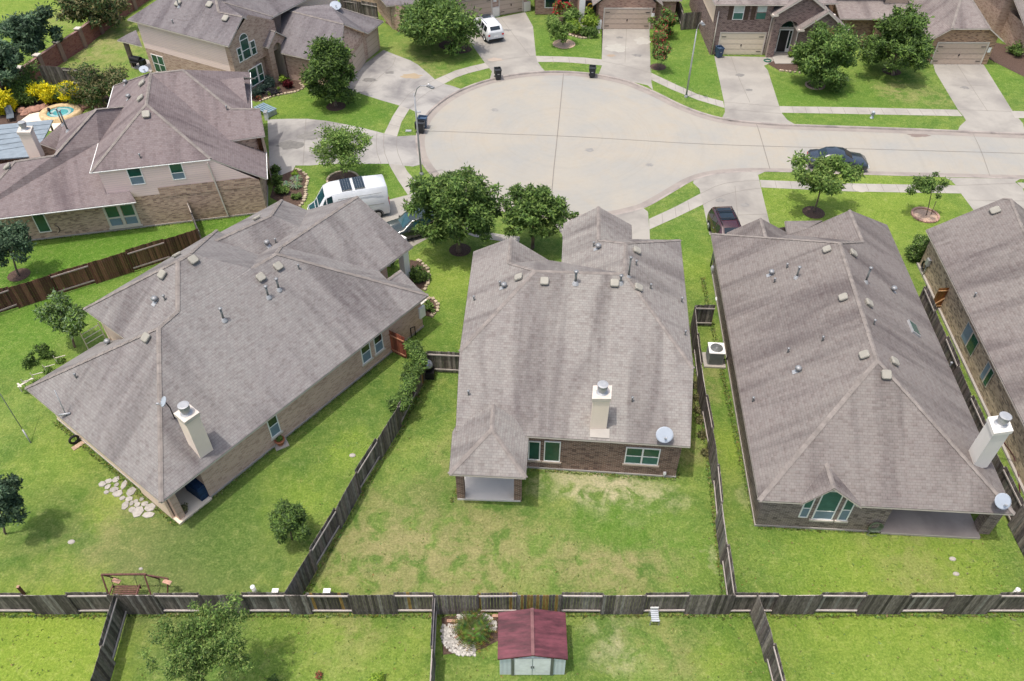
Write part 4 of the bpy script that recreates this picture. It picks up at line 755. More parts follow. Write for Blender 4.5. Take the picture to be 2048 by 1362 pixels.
H.roof(dict(a=D1, b=D2, c=D3, d=D4), [['a','b','c'], ['a','d','b']], name='dormer_roof', thick=0.08, trim='trim')
lo = inset([tuple(A[k]) for k in ['F0','F1','E2','E1','NE','NB','NWb','NW','O2','NWc']], 0.42)
wl_a, wl_b = P(59, 482), P(460, 434); dd = (wl_b-wl_a).normalized()
fe = wl_a+dd*((Vector((A['E2'].x, A['E2'].y, 0))-wl_a).dot(dd)-0.5); fs = wl_a-dd*3.2
perp = Vector((-dd.y, dd.x, 0))
bl = [(fs.x, fs.y, 2.66), (fe.x, fe.y, 2.66), (fe.x+perp.x*3.6, fe.y+perp.y*3.6, 2.66), (fe.x-dd.x*2.6+perp.x*12, fe.y-dd.y*2.6+perp.y*12, 2.66), (lo[7][0]+1, lo[7][1], 2.66), (fs.x+perp.x*9, fs.y+perp.y*9, 2.66)]
H.walls(bl, 'brick_a', name='brick_wall'); H.plinth([(x, y) for x, y, z in bl])
def onl(t, z): q = wl_a+dd*t; return (q.x, q.y, z)
tSL = (A['SL']-wl_a).dot(dd)+0.45; tSR = (A['SR']-wl_a).dot(dd); tE = (fe-wl_a).dot(dd)
s_ = [onl(tSL, 4.92), onl(tSR, 4.92), onl(tE, 2.9)]; q1 = fe+perp*3.6; q2 = Vector((A['NE'].x, A['NE'].y, 0))-dd*0.4; q3 = Vector((A['NW'].x, A['NW'].y, 0))+dd*0.5; 
H.walls([s_[0], s_[1], s_[2]], 'siding_pink', name='siding_wall', z0=2.66, closed=False)
H.walls([(q1.x, q1.y, 2.9), (q2.x-perp.x*7.5, q2.y-perp.y*7.5, 4.6), (q2.x, q2.y, 4.85), (q3.x, q3.y, 4.8), s_[0]], 'siding_pink', name='siding_wall', z0=2.66, closed=False)
H.walls([onl(9.9, 3.15), onl(tE, 3.15)], 'brick_a', name='brick_wall', z0=2.4, closed=False) if False else None
bp_ = MB(); pa_, pb_, pc2 = Vector(onl(9.9, 2.4)), Vector(onl(tE, 2.4)), 3.2; oo_ = -perp*.02; bp_.face([pa_+oo_, pb_+oo_, Vector((pb_.x, pb_.y, 2.95))+oo_, Vector((pb_.x, pb_.y, 2.95))+oo_-dd*.6+Vector((0, 0, .25)), Vector((pa_.x, pa_.y, pc2))+oo_], uv=[(0, 2.4), (4.6, 2.4), (4.6, 2.95), (4, 3.2), (0, 3.2)]); H.part(bp_, 'brick_panel', 'brick_a')
wa, wb = (wl_a.x, wl_a.y), (wl_b.x, wl_b.y)
H.window(wa, wb, (263.5, 336.5, 292.5, 369.5, 368, 257), split=0.48, low='screen', pane='glass', z=None); H.window(wa, wb, (346.5, 327.5, 373, 360, 357, 340), split=0.42, low='screen', pane='glass')
H.window(wa, wb, (221, 411, 283, 455, 448, 207), cols=2, split=0.42, low='screen', pane='glass', frame='trim', sill='trim', fw=0.15); H.window(wa, wb, (80, 427, 104, 465.5, 462, 65), pane='glass', fw=0.06)
for t0, t1, zt in ((0.86*1, 0, 0),):
    pass
dp = onwall(415, 322, wa, wb); dq = onwall(458, 434, wa, wb); H.strip([Vector((dp.x, dp.y-.08, 4.8)), Vector((dq.x, dq.y-.08, 0.1))], 0.09, 0.09, 'downspout', 'trim')
# front garage gable wing walls and a strip of stonework between the two east roofs
w1 = A['E2']; w2 = A['GB']
H.walls([(A['E1'].x-.45, A['E1'].y-.3, 2.7), (A['E1'].x-.45, A['E1'].y+.05, 4.2), (A['M'].x, A['M'].y+.1, 4.25)], 'brick_a', name='stone_wall', closed=False)
gl_ = [(A['GB'].x-.35, A['GB'].y, 4.25), (A['GA'].x-.35, A['GA'].y, 5.45), (A['GA'].x-.9, A['GA'].y+1.9, 4.3), (A['NE2'].x-.4, A['NE2'].y+.4, 4.8), (A['NE'].x-.4, A['NE'].y, 4.8)]
H.walls(gl_, 'brick_a', name='front_wall', closed=False)
H.strip([A['W3']+Vector((-.06, 0, -.05)), A['SL']+Vector((-.06, -.06, -.05)), A['SR']+Vector((0, -.08, -.05))], 0.045, 0.05, 'gutter', 'white'); H.strip([A['NW']+Vector((-.06, 0, -.05)), A['W1']+Vector((-.06, -.06, -.05))], 0.05, 0.05, 'gutter', 'white')
H.strip([A['E2']+Vector((.06, 0, -.05)), A['E1']+Vector((.06, 0, -.05))], 0.05, 0.05, 'gutter', 'white'); H.strip([A['NE']+Vector((.06, 0, -.05)), A['NE2']+Vector((.06, 0, -.05))], 0.05, 0.05, 'gutter', 'white'); H.strip([A['F0']+Vector((0, -.07, -.05)), A['F1']+Vector((0, -.07, -.05))], 0.045, 0.05, 'gutter', 'white')
H.chimney((35, 265), (59.5, 265), (40, 253), (80, 309), 'stucco')
for x, y in ((293, 230), (286, 168), (283, 198), (17, 335)): H.vent(x, y, 0.55)
H.pipe(126, 250, 1.3, 0.05); H.pipe(136, 262, 1.6, 0.06); H.ballvent(252, 168); H.ballvent(258, 197); H.stub(281, 316); H.stub(454, 220)
q, n = H.hit(292, 152); mk_dish(q, 0.35, (0.2, -0.4, 0.8), 0.4, lab='grey satellite dish at the top corner of the mauve roof')
# ---------------------------------------------------------------- house at the top left (two storeys with turret entry)
E = Vd(EL=(-35.74,74.05,5.50), ER=(-24.81,68.13,5.50), EA=(-23.87,70.81,7.03), R0=(-26.31,71.97,7.02), RT=(-26.73,73.20,7.57), T0=(-33.09,75.03,6.89), EC=(-22.96,72.86,5.45), ED=(-22.26,74.61,5.53), EE=(-26.28,73.38,7.37), G1=(-22.25,77.54,5.14), G2=(-15.68,74.12,5.03), G3=(-21.76,72.92,2.80), G4=(-18.97,71.62,2.80), K1=(-17.81,78.84,5.08), K2=(-12.96,80.30,2.81), K3=(-14.17,77.45,2.79))
ax = Vector((0.883, -0.469, 0)); ay = Vector((0.469, 0.883, 0))
E['RM'] = E['RT']+ay*3.0+Vector((0, 0, 1.2)); E['T1'] = E['T0']+ay*4.2+ax*(-1.0)+Vector((0, 0, 1.9)); E['EB'] = E['EL']+ay*11; E['EX'] = E['EE']+ay*5+ax*1.5+Vector((0, 0, -0.2)); E['EY'] = E['ED']+ay*6
E['T2'] = E['EL']+ay*5.5+ax*4.5+Vector((0, 0, 3.1)); E['T3'] = E['RT']+ay*3.0+ax*0.0+Vector((0, 0, 1.3)); E['NB'] = E['ED']+ay*9+ax*0; E['NC'] = E['EL']+ay*12
E['G5'] = E['G2']+Vector((-1.0, -2.2, -2.2)); E['G5'] = E['G4']+ax*3.6
H = House('turret_house', (-25, 75), 'two storey brick house top left with arched turret entry and blush siding side', 'roof_e')
H.roof(E, [['EL','ER','EA','R0','RT','T3','T2'], ['R0','EA','EC','ED','EE','RT'], ['RT','EE','ED','NB','T3'], ['T2','EL','NC'], ['T2','NC','NB','T3']], caps=[('R0','EA'),('RT','R0'),('EE','ED'),('T2','T3')], trim='trim')
# front gable back slope
E['EA2'] = E['EA'].copy(); E['R1'] = E['R0'].copy()
E['K1b'] = E['K1']+ay*4-ax*3.0+Vector((0, 0, -2)); E['K2b'] = E['K2']+ay*2.5; E['G2b'] = E['G2'].copy()
H.roof(E, [['G1','G3','G4','G5','G2'], ['K1','G1','G2','K3','K2']], name='garage_roof', caps=[('G1','G2'),('K1','K2')])
f0 = Vector((E['ER'].x, E['ER'].y, 0))-ax*0.45+ay*0.45; 
side0 = Vector((E['EL'].x, E['EL'].y, 0))+ax*0.6+ay*0.45; fE = Vector((E['ED'].x, E['ED'].y, 0))-ax*0.5
bk = side0+ay*9
H.walls([(side0.x, side0.y, 2.75), (f0.x, f0.y, 2.75), (f0.x+ay.x*2.2, f0.y+ay.y*2.2, 2.75), (fE.x, fE.y, 2.75), (fE.x+ay.x*6, fE.y+ay.y*6, 2.75), (bk.x, bk.y, 2.75)], 'brick_e', name='brick_wall')
H.plinth([side0, f0, fE, fE+ay*6, bk])
f1 = f0-ax*0.55
H.walls([(side0.x, side0.y, 5.35), (f1.x, f1.y, 5.35)], 'siding_pink', name='siding_wall', z0=2.75, closed=False); H.walls([(bk.x, bk.y, 5.35), (side0.x, side0.y, 5.35)], 'siding_pink', name='siding_wall', z0=2.75, closed=False)
ga = f0+ay*3.0; gm = MB(); L = 6.1
fp = [f1, f0, f0+ay*(L/2), f0+ay*L]
H.walls([(f1.x, f1.y, 5.35), (f0.x, f0.y, 5.35), (fp[2].x, fp[2].y, 6.95), (fp[3].x, fp[3].y, 5.35)], 'brick_e', name='front_wall', z0=2.75, closed=False)
wa, wb = (f0.x, f0.y), (fp[3].x, fp[3].y)
H.window(wa, wb, (484, 66, 500, 105, 98), z=(3.4, 5.2), split=0.45, pane='glass', name='window', arch=True); H.window(wa, wb, (475.5, 82, 484, 112, 108), z=(3.4, 4.7), split=0.5, pane='glass'); H.window(wa, wb, (501, 65, 511, 95, 92), z=(3.4, 4.7), split=0.5, pane='glass')
H.window(wa, wb, (502, 134, 518, 168, 162), z=(0.75, 2.4), split=0.42, pane='glass'); H.window(wa, wb, (518.5, 124, 529, 160, 155), z=(0.75, 2.4), split=0.42, pane='glass')
wa, wb = (side0.x, side0.y), (f0.x, f0.y); H.window(wa, wb, (311, 104, 334, 137, 142), z=(0.5, 2.3), cols=2, split=0.5, pane='glass')
# turret: square brick body with an arched opening towards the street and its own little roof
tb = P(572, 158); t0 = P(563, 156)-ax*0.0
u = ay; t0 = f0+ay*4.15+ax*.42; T = [t0-ax*1.9, t0, t0+ay*1.9+ax*0.0, t0+ay*1.9-ax*1.9]
H.part(MB().prism(T[:1]+[t0-ax*0.0, t0+ay*0.01-ax*0.0+ay*0.0, T[3]], 0, 3.75), 'turret_side', 'brick_e')
fr = MB(); n_ = 12; zt = 4.15; W_ = 2.4; base = t0+ax*0.02
def fpt(uu, zz, out=0.0): q = base+ay*uu+ax*out; return (q.x, q.y, zz)
hw = 0.55; cu = W_/2; zs = 3.05
arcp = [(cu-hw*math.cos(math.pi*k/n_), zs+hw*math.sin(math.pi*k/n_)) for k in range(n_+1)]
fr.face([fpt(0, 0), fpt(cu-hw, 0), fpt(cu-hw, zs), fpt(0, zs)][::1], uv=[(0, 0), (cu-hw, 0), (cu-hw, zs), (0, zs)]); fr.face([fpt(cu+hw, 0), fpt(W_, 0), fpt(W_, zs), fpt(cu+hw, zs)], uv=[(0, 0), (.5, 0), (.5, zs), (0, zs)])
prev = (cu-hw, zs)
for k in range(n_):
    a_, b_ = arcp[k], arcp[k+1]; xa, xb = (W_*k/n_, W_*(k+1)/n_); tz = lambda x: 3.75+(0.85)*(1-abs(x-cu)/cu)
    fr.face([fpt(a_[0], a_[1]), fpt(b_[0], b_[1]), fpt(xb, tz(xb)), fpt(xa, tz(xa))], uv=[(a_[0], a_[1]), (b_[0], b_[1]), (xb, tz(xb)), (xa, tz(xa))])
fr.face([fpt(0, zs), fpt(cu-hw, zs), fpt(0, 3.75)], uv=[(0, zs), (.5, zs), (0, 3.6)]); fr.face([fpt(cu+hw, zs), fpt(W_, zs), fpt(W_, 3.75)], uv=[(0, zs), (.5, zs), (.5, 3.6)])
H.part(fr, 'arched_entry', 'brick_e')
ins = MB(); 
for k in range(n_): a_, b_ = arcp[k], arcp[k+1]; ins.face([fpt(a_[0], a_[1]), fpt(a_[0], a_[1], -1.2), fpt(b_[0], b_[1], -1.2), fpt(b_[0], b_[1])])
for uu in (cu-hw, cu+hw): ins.face([fpt(uu, 0), fpt(uu, zs), fpt(uu, zs, -1.2), fpt(uu, 0, -1.2)])
ins.face([fpt(cu-hw, 0, -1.2), fpt(cu+hw, 0, -1.2), fpt(cu+hw, zs+hw, -1.2), fpt(cu-hw, zs+hw, -1.2)]); H.part(ins, 'entry_recess', 'brick_c')
sd = MB(); sd.face([fpt(0, 0), fpt(0, 3.6), fpt(0, 3.6, -1.9), fpt(0, 0, -1.9)], uv=[(0, 0), (0, 3.6), (1.9, 3.6), (1.9, 0)]); sd.face([fpt(W_, 0), fpt(W_, 3.6), fpt(W_, 3.6, -1.9), fpt(W_, 0, -1.9)]); H.part(sd, 'turret_wall', 'brick_e')
tr_ = dict(a=Vector(fpt(-.15, 3.72, .2)), b=Vector(fpt(cu, 4.75, .2)), c=Vector(fpt(W_+.15, 3.72, .2)), d=Vector(fpt(-.15, 3.72, -2.6)), e=Vector(fpt(cu, 4.75, -2.6)), f=Vector(fpt(W_+.15, 3.72, -2.6)))
H.roof(tr_, [['a','b','e','d'], ['b','c','f','e']], name='turret_roof', caps=[('b','e')])
# garage wing walls
g0 = P(575, 150); gw = [Vector((E['G3'].x, E['G3'].y, 0))+ay*0.45, Vector((E['G5'].x, E['G5'].y, 0))+ay*0.45-ax*0.4]
gfa = gw[1]; gfb = Vector((E['K3'].x, E['K3'].y, 0))-ax*0.45-ay*0.1; gfc = Vector((E['K2'].x, E['K2'].y, 0))-ax*0.5-ay*0.4; gbk = gfc-ax*6
H.walls([(gw[0].x, gw[0].y, 2.68), (gfa.x, gfa.y, 2.68), (gfb.x, gfb.y, 2.68), (gfc.x, gfc.y, 2.68), (gbk.x, gbk.y, 2.68)], 'brick_e', name='garage_wall', closed=False)
gg = MB(); pk = Vector((E['G2'].x, E['G2'].y, 4.9))-ax*0.3; gg.face([Vector((gfa.x, gfa.y, 2.68)), Vector((gfb.x, gfb.y, 2.68)), pk], uv=[(0, 0), (6, 0), (3, 2.2)]); H.part(gg, 'garage_gable', 'brick_e')
dr = (gfb-gfa).normalized(); nr = Vector((dr.y, -dr.x, 0))*0.03; Lg = (gfb-gfa).length
for s0_, s1_ in ((0.45, 0.92),):
    a_ = gfa+dr*Lg*s0_+nr; b_ = gfa+dr*Lg*s1_+nr; H.part(MB().face([a_, b_, b_+Vector((0, 0, 2.1)), a_+Vector((0, 0, 2.1))], uv=[(0, 0), (3, 0), (3, 2.1), (0, 2.1)]), 'garage_door', 'gdoor')
dr = (gfc-gfb).normalized(); nr = Vector((dr.y, -dr.x, 0))*0.03; a_ = gfb+dr*0.3+nr; b_ = gfc-dr*0.35+nr; H.part(MB().face([a_, b_, b_+Vector((0, 0, 2.1)), a_+Vector((0, 0, 2.1))], uv=[(0, 0), (3, 0), (3, 2.1), (0, 2.1)]), 'garage_door', 'gdoor')
for x, y in ((420, 10), (452, 38), (357, 8)): H.vent(x, y, 0.6)
H.pipe(358, 14, 0.6); H.stub(346, 47)
# rear porch on two posts
pr = dict(a=P(234, 80, 2.8), b=P(284, 92, 2.8), c=P(272, 60, 3.6), d=P(255, 68, 3.3)); H.roof(pr, [['a','b','c','d']], name='porch_roof')
pc_ = P(268, 134); H.part(MB().prism([pc_+Vector((-.18, -.18, 0)), pc_+Vector((.18, -.18, 0)), pc_+Vector((.18, .18, 0)), pc_+Vector((-.18, .18, 0))], 0, 2.75), 'porch_column', 'bark')
ps_ = polyP([(264, 136), (303, 146), (318, 128), (285, 118)]); H.part(MB().prism(ps_, 0, 0.1), 'porch_slab', 'slab')
# rear block with a higher mauve roof
rb = [P(535, 27, 4.2), P(600, -12, 4.2)]
q, n = Vector((-18.6, 80.2, 4.4)), None; mk_dish(P(672, 20, 4.6), 0.55, (0.2, -0.5, 0.8), 0.3, lab='large grey satellite dish beyond the garage ridge of the turret house')
H2 = House('siding_house', (-24, 88), 'mauve sided house partly seen behind the turret house', 'roof_e')
r0 = [P(500, 14, 5.2), P(536, 27, 5.2), P(606, -14, 5.2), P(560, -40, 5.2)]
H2.roof(dict(a=Vector((-28, 78.5, 6.4)), b=Vector((-23.2, 77.6, 5.0)), c=Vector((-19.6, 84.5, 5.0)), d=Vector((-26, 88, 7.4))), [['a','b','c','d']])
H2.walls([(-23.6, 78.2, 4.8), (-20.0, 84.6, 4.8), (-18.6, 86.5, 4.8), (-24, 92, 4.8), (-29, 88, 4.8)], 'siding_pink')
# ---------------------------------------------------------------- far right neighbour
H = House('far_right_house', (32, 35), 'house at the right edge with dark roof and pebble brown brick side wall', 'roof_d')
ua = Vector((-0.0785, -0.997, 0)); g0 = Vector((28.4, 44.7, 2.8)); gE = g0+ua*32
gx = onplane(2007, 396, g0, -ua*-1, -0.6) if False else Vector((32.55, 44.95, 5.3))
u_ = (g0-gE).normalized()
def onG(px, py): return onplane(px, py, gE, gE-g0, 0.6)
G = dict(FL=g0, AX=onG(2007, 396), RB=onG(2023, 398), RC=onG(2046, 456))
G['AX'].z = min(G['AX'].z, 6.5); rz_ = G['RC'].z; off = (G['RC']-g0); perpg = Vector((0.997, -0.0785, 0)); k = off.dot(perpg); al = off.dot(-ua)
G['RD'] = G['RC']+ua*20; G['BLg'] = gE; G['BE'] = gE+perpg*(2*k); G['FR'] = g0+perpg*(2*k)
G['FX'] = G['AX']+perpg*4.2+Vector((0, 0, -2.4))
H.roof(G, [['FL','BLg','RD','RC','RB','AX'], ['RD','BE','FR','RC'], ['BLg','BE','RD'], ['RC','FR','FX','RB'], ['AX','RB','FX']], caps=[('AX','RB'),('RB','RC'),('RC','RD'),('BLg','RD')])
lp = inset([tuple(G[k_]) for k_ in ['BLg','BE','FR','FL']], 0.36); lp = [(x, y, 2.66) for x, y, z in lp]; H.walls(lp, 'brick_g'); H.plinth([(x, y) for x, y, z in lp], out=0.14)
wa, wb = lp[3], lp[0]
def gw(px, py0, py1, z0, z1, wdt):
    p_ = onwall(px, py0, wa, wb); q_ = Vector((p_.x, p_.y, 0)); d_ = ua
    fm = MB(); o_ = -perpg*0.04
    a_, b_ = q_+o_, q_+ua*wdt+o_
    fm.face([a_+Vector((0, 0, z0)), b_+Vector((0, 0, z0)), b_+Vector((0, 0, z1)), a_+Vector((0, 0, z1))]); fr_ = H.part(fm, 'window', 'trim')
    for i in range(2):
        a2 = q_+ua*(0.07+i*wdt/2)-perpg*0.055; b2 = q_+ua*(wdt/2-0.03+i*wdt/2-0.03)-perpg*0.055
        pm = MB(); pm.face([a2+Vector((0, 0, z0+.07)), b2+Vector((0, 0, z0+.07)), b2+Vector((0, 0, z1-.07)), a2+Vector((0, 0, z1-.07))]); H.part(pm, 'pane', 'glass' if i else 'screen', fr_)
gw(1934, 650, 0, 0.8, 2.1, 1.9); gw(1973, 730, 0, 0.8, 2.1, 1.0)
H.vent(1991, 423, 0.6); H.stub(1948, 594)
mb = MB(); q = onwall(1849, 548, wa, wb); mb.box((q.x-.12, q.y, 1.2), (0.2, 0.35, 0.5), R(-4.5)); mb.tube([(q.x-.12, q.y, 1.0), (q.x-.15, q.y-.1, 0.0)], 0.03, 6); H.part(mb, 'electric_meter', 'galv')
# ---------------------------------------------------------------- houses across the street
def fquad(H, p, q, z0, z1, mat, name, out=0.0, uvh=True):
    p, q = Vector((p[0], p[1], 0)), Vector((q[0], q[1], 0)); d = (q-p).normalized(); n_ = Vector((d.y, -d.x, 0))*out; L = (q-p).length
    return H.part(MB().face([p+n_+Vector((0, 0, z0)), q+n_+Vector((0, 0, z0)), q+n_+Vector((0, 0, z1)), p+n_+Vector((0, 0, z1))], uv=[(0, z0), (L, z0), (L, z1), (0, z1)]), name, mat)
def gdoor(H, p, q, h, mat='gdoor'):
    p, q = Vector((p[0], p[1], 0)), Vector((q[0], q[1], 0)); d = (q-p).normalized(); n_ = Vector((d.y, -d.x, 0)); L = (q-p).length
    mb = MB(); mb.face([p+n_*.02, q+n_*.02, q+n_*.02+Vector((0, 0, h)), p+n_*.02+Vector((0, 0, h))], uv=[(0, 0), (L, 0), (L, h), (0, h)])
    k = 4
    o = H.part(mb, 'garage_door', mat)
    pm = MB()
    for r in range(4):
        for c_ in range(8 if L > 3.5 else 4):
            w_ = L/(8 if L > 3.5 else 4); x0 = c_*w_+0.08; a_ = p+d*x0+n_*.035; b_ = p+d*(x0+w_-.16)+n_*.035; z0 = r*h/4+.08; z1 = (r+1)*h/4-.08
            pm.face([a_+Vector((0, 0, z0)), b_+Vector((0, 0, z0)), b_+Vector((0, 0, z1)), a_+Vector((0, 0, z1))], uv=[(0, .2)]*4)
    H.part(pm, 'door_panel', mat, o)
    hm = MB()
    for x0 in (0.1, L-0.55):
        for z in (0.35, h-0.35): a_ = p+d*x0+n_*.05; hm.box((a_.x+d.x*.22, a_.y+d.y*.22, z), (0.45, 0.02, 0.06), math.atan2(d.y, d.x))
    a_ = p+d*(L/2)+n_*.05; hm.box((a_.x, a_.y, h*0.45), (0.1, 0.03, 0.22), math.atan2(d.y, d.x)); H.part(hm, 'door_hardware', 'black', o)
    tm = MB()
    for s0_, s1_, z0, z1 in ((-.12, 0, 0, h+.12), (L, L+.12, 0, h+.12), (0, L, h, h+.12)):
        a_ = p+d*s0_; b_ = p+d*s1_; tm.prism([a_, b_, b_+n_*.05, a_+n_*.05], z0, z1)
    H.part(tm, 'door_trim', 'trim', o)
# F1 single storey with two car garage
H = House('rust_brick_house', (12, 88), 'rust brick house across the cul de sac with a wreath on its dark door', 'roof_f')
y0 = 85.25
H.walls([(9.2, y0, 2.75), (15.2, y0-.05, 2.75), (15.2, y0+1.3, 2.75), (17.6, y0+1.3, 2.75), (17.6, y0+14, 2.75), (2.6, y0+14, 2.75), (2.6, y0+4, 2.75), (7.2, y0+4, 2.75), (7.2, y0+1.8, 2.75), (9.2, y0+1.8, 2.75)], 'brick_f1')
gdoor(H, (9.85, y0), (14.75, y0-.04), 2.15)
ap = Vector((12.2, y0-.3, 5.4)); v = Vd(a=(8.5, y0-.35, 2.7), b=tuple(ap), c=(15.9, y0-.35, 2.7), d=(12.2, y0+8, 5.4), e=(8.5, y0+6, 2.7), f=(15.9, y0+6, 2.7), g=(18.1, y0+.9, 2.7), h=(18.1, y0+13, 2.7), i=(15.3, y0+.9, 2.7), j=(10.5, y0+9, 7.2), k=(2.0, y0+3.4, 2.7), l=(2.0, y0+14.6, 2.7), m=(8.6, y0+3.4, 2.7), n=(14, y0+9, 6.6), o=(18.1, y0+14.6, 2.7))
H.roof(v, [['a','b','d','e'], ['b','c','f','d'], ['i','g','h','n'], ['k','m','j'], ['k','j','l'], ['m','i','n','j'], ['l','j','n','o'], ['g','o','n']], caps=[('b','d'),('j','n')])
H.part(MB().face([(9.2, y0-.001, 2.75), (15.2, y0-.05, 2.75), (12.2, y0-.02, 5.1)], uv=[(0, 0), (6, 0), (3, 2.4)]), 'gable_wall', 'brick_f1')
H.part(MB().prism([(7.25, y0+1.4), (7.85, y0+1.4), (7.85, y0+1.9), (7.25, y0+1.9)], 0, 2.7), 'white_pier', 'white'); H.part(MB().prism([(9.0, y0-.1), (9.6, y0-.1), (9.6, y0+.25), (9.0, y0+.25)], 0, 1.0), 'white_pier', 'white')
fquad(H, (7.95, y0+1.78), (9.1, y0+1.78), 0.1, 2.35, 'black', 'front_door', 0.03)
wr = MB(); wr.tube([(8.45+.28*math.cos(t), y0+1.70, 1.75+.28*math.sin(t)) for t in [2*math.pi*k/14 for k in range(15)]], .07, 6, col=(0.45, 0.30, 0.03)); H.part(wr, 'door_wreath', 'leaf')
fquad(H, (3.6, y0+3.98), (6.4, y0+3.98), 0.7, 2.5, 'white', 'window', 0.03); fquad(H, (3.7, y0+3.97), (4.9, y0+3.97), 0.8, 2.4, 'glass_d', 'pane', 0.04); fquad(H, (5.0, y0+3.97), (6.3, y0+3.97), 0.8, 2.4, 'glass_d', 'pane', 0.04)
H.part(MB().box((15.0, y0-.1, 1.5), (0.32, 0.03, 0.45)), 'address_plaque', 'white'); H.part(MB().box((15.0, y0-.12, 2.15), (0.12, 0.12, 0.3)), 'wall_lantern', 'black')
H.part(MB().prism([(7.0, y0-1.2), (9.4, y0-1.2), (9.2, y0+1.8), (7.1, y0+1.8)], 0, 0.06), 'entry_slab', 'walk')
# F2 two storey plum brick
H = House('plum_brick_house', (25, 84), 'two storey plum brick house with cream garage door, shuttered windows and arched entry', 'roof_f')
y0 = 78.85; ya = 78.3; ED_ = 33.0
H.walls([(20.15, y0, 5.25), (25.6, y0-.05, 5.25), (25.6, y0+.8, 5.25), (31.3, y0+.8, 5.25), (31.3, y0+13, 5.25), (20.15, y0+13, 5.25)], 'brick_f2')
gdoor(H, (20.95, y0), (25.35, y0-.04), 2.2, 'gdoor_c')
H.part(MB().face([(20.1, y0+.6, 3.0), (20.1, y0+12.9, 3.0), (20.1, y0+12.9, 5.2), (20.1, y0+.6, 5.2)], uv=[(0, 3), (12, 3), (12, 5.2), (0, 5.2)]), 'side_siding', 'siding_cream')
v = Vd(a=(19.7, y0-.45, 5.2), b=(26.5, y0-.5, 5.2), c=(31.8, y0-.1, 5.2), d=(31.8, y0+13.5, 5.2), e=(19.7, y0+13.5, 5.2), f=(25, y0+5.5, 8.6), g=(27, y0+8, 8.6))
H.roof(v, [['a','b','c','g','f'], ['c','d','g'], ['d','e','f','g'], ['e','a','f']], caps=[('f','g')])
# entry gables
def gable(x0, x1, yf, ze, za, name, back=3.0, wall='brick_f2', z0=0.0):
    xm = (x0+x1)/2; g_ = Vd(a=(x0-.35, yf-.3, ze-.18), b=(xm, yf-.3, za), c=(x1+.35, yf-.3, ze-.18), d=(x0-.35, yf+back, ze-.18), e=(xm, yf+back, za), f=(x1+.35, yf+back, ze-.18))
    H.roof(g_, [['a','b','e','d'], ['b','c','f','e']], name=name, thick=0.22, caps=[('b','e')])
    H.part(MB().face([(x0, yf, ze-.02), (x1, yf, ze-.02), (xm, yf, za-.22)], uv=[(x0, ze), (x1, ze), (xm, za)]), 'gable_wall', wall)
    rm = MB(); rm.box((x0-.1, yf-.18, ze-.18), (0.6, 0.35, 0.16)); rm.box((x1+.1, yf-.18, ze-.18), (0.6, 0.35, 0.16)); H.part(rm, 'cornice_return', 'trim')
gable(25.75, 31.1, 78.15, 4.5, 6.4, 'entry_gable_roof'); gable(28.4, 32.6, 77.5, 3.3, 5.0, 'small_gable_roof', 2.0)
# arched entry wall
em = MB(); hw = 0.95; cx_ = 27.4; zs = 2.75; n_ = 12; yf = 78.15; arcp = [(cx_-hw*math.cos(math.pi*k/n_), zs+hw*math.sin(math.pi*k/n_)) for k in range(n_+1)]
def eq(x, z): return (x, yf, z)
em.face([eq(25.75, 0), eq(cx_-hw, 0), eq(cx_-hw, zs), eq(25.75, zs)], uv=[(25.75, 0), (cx_-hw, 0), (cx_-hw, zs), (25.75, zs)]); em.face([eq(cx_+hw, 0), eq(31.1, 0), eq(31.1, zs), eq(cx_+hw, zs)], uv=[(cx_+hw, 0), (31.1, 0), (31.1, zs), (cx_+hw, zs)])
for k in range(n_):
    a_, b_ = arcp[k], arcp[k+1]; em.face([eq(*a_), eq(*b_), eq(b_[0], 4.48), eq(a_[0], 4.48)], uv=[a_, b_, (b_[0], 4.48), (a_[0], 4.48)])
em.face([eq(25.75, zs), eq(cx_-hw, zs), eq(cx_-hw, 4.48), eq(25.75, 4.48)], uv=[(25.75, zs), (cx_-hw, zs), (cx_-hw, 4.48), (25.75, 4.48)]); em.face([eq(cx_+hw, zs), eq(31.1, zs), eq(31.1, 4.48), eq(cx_+hw, 4.48)], uv=[(cx_+hw, zs), (31.1, zs), (31.1, 4.48), (cx_+hw, 4.48)])
H.part(em, 'entry_wall', 'brick_f2')
sm_ = MB()
for k in range(n_): a_, b_ = arcp[k], arcp[k+1]; sm_.face([(a_[0], yf, a_[1]), (a_[0], yf+1.1, a_[1]), (b_[0], yf+1.1, b_[1]), (b_[0], yf, b_[1])])
for x in (cx_-hw, cx_+hw): sm_.face([(x, yf, 0), (x, yf, zs), (x, yf+1.1, zs), (x, yf+1.1, 0)])
sm_.face([(25.75, yf, 0), (25.75, yf+1, 0), (25.75, yf+1, 4.48), (25.75, yf, 4.48)]); sm_.face([(cx_-hw, yf+1.1, 0), (cx_+hw, yf+1.1, 0), (cx_+hw, yf+1.1, zs+hw), (cx_-hw, yf+1.1, zs+hw)]); H.part(sm_, 'entry_recess', 'brick_f2')
yr = yf+1.06
H.part(MB().face([(cx_-.85, yr, .1), (cx_+.85, yr, .1), (cx_+.85, yr, 2.5), (cx_-.85, yr, 2.5)]).face([(cx_-.85+.85-.85*math.cos(math.pi*k/10), yr, 2.62+.8*math.sin(math.pi*k/10)) for k in range(11)]), 'door_frame', 'white')
H.part(MB().face([(cx_-.45, yr-.03, .15), (cx_+.42, yr-.03, .15), (cx_+.42, yr-.03, 2.35), (cx_-.45, yr-.03, 2.35)]), 'front_door', 'black'); H.part(MB().face([(cx_-.75*math.cos(math.pi*k/10), yr-.03, 2.68+.68*math.sin(math.pi*k/10)) for k in range(11)]), 'fanlight', 'glass_d')
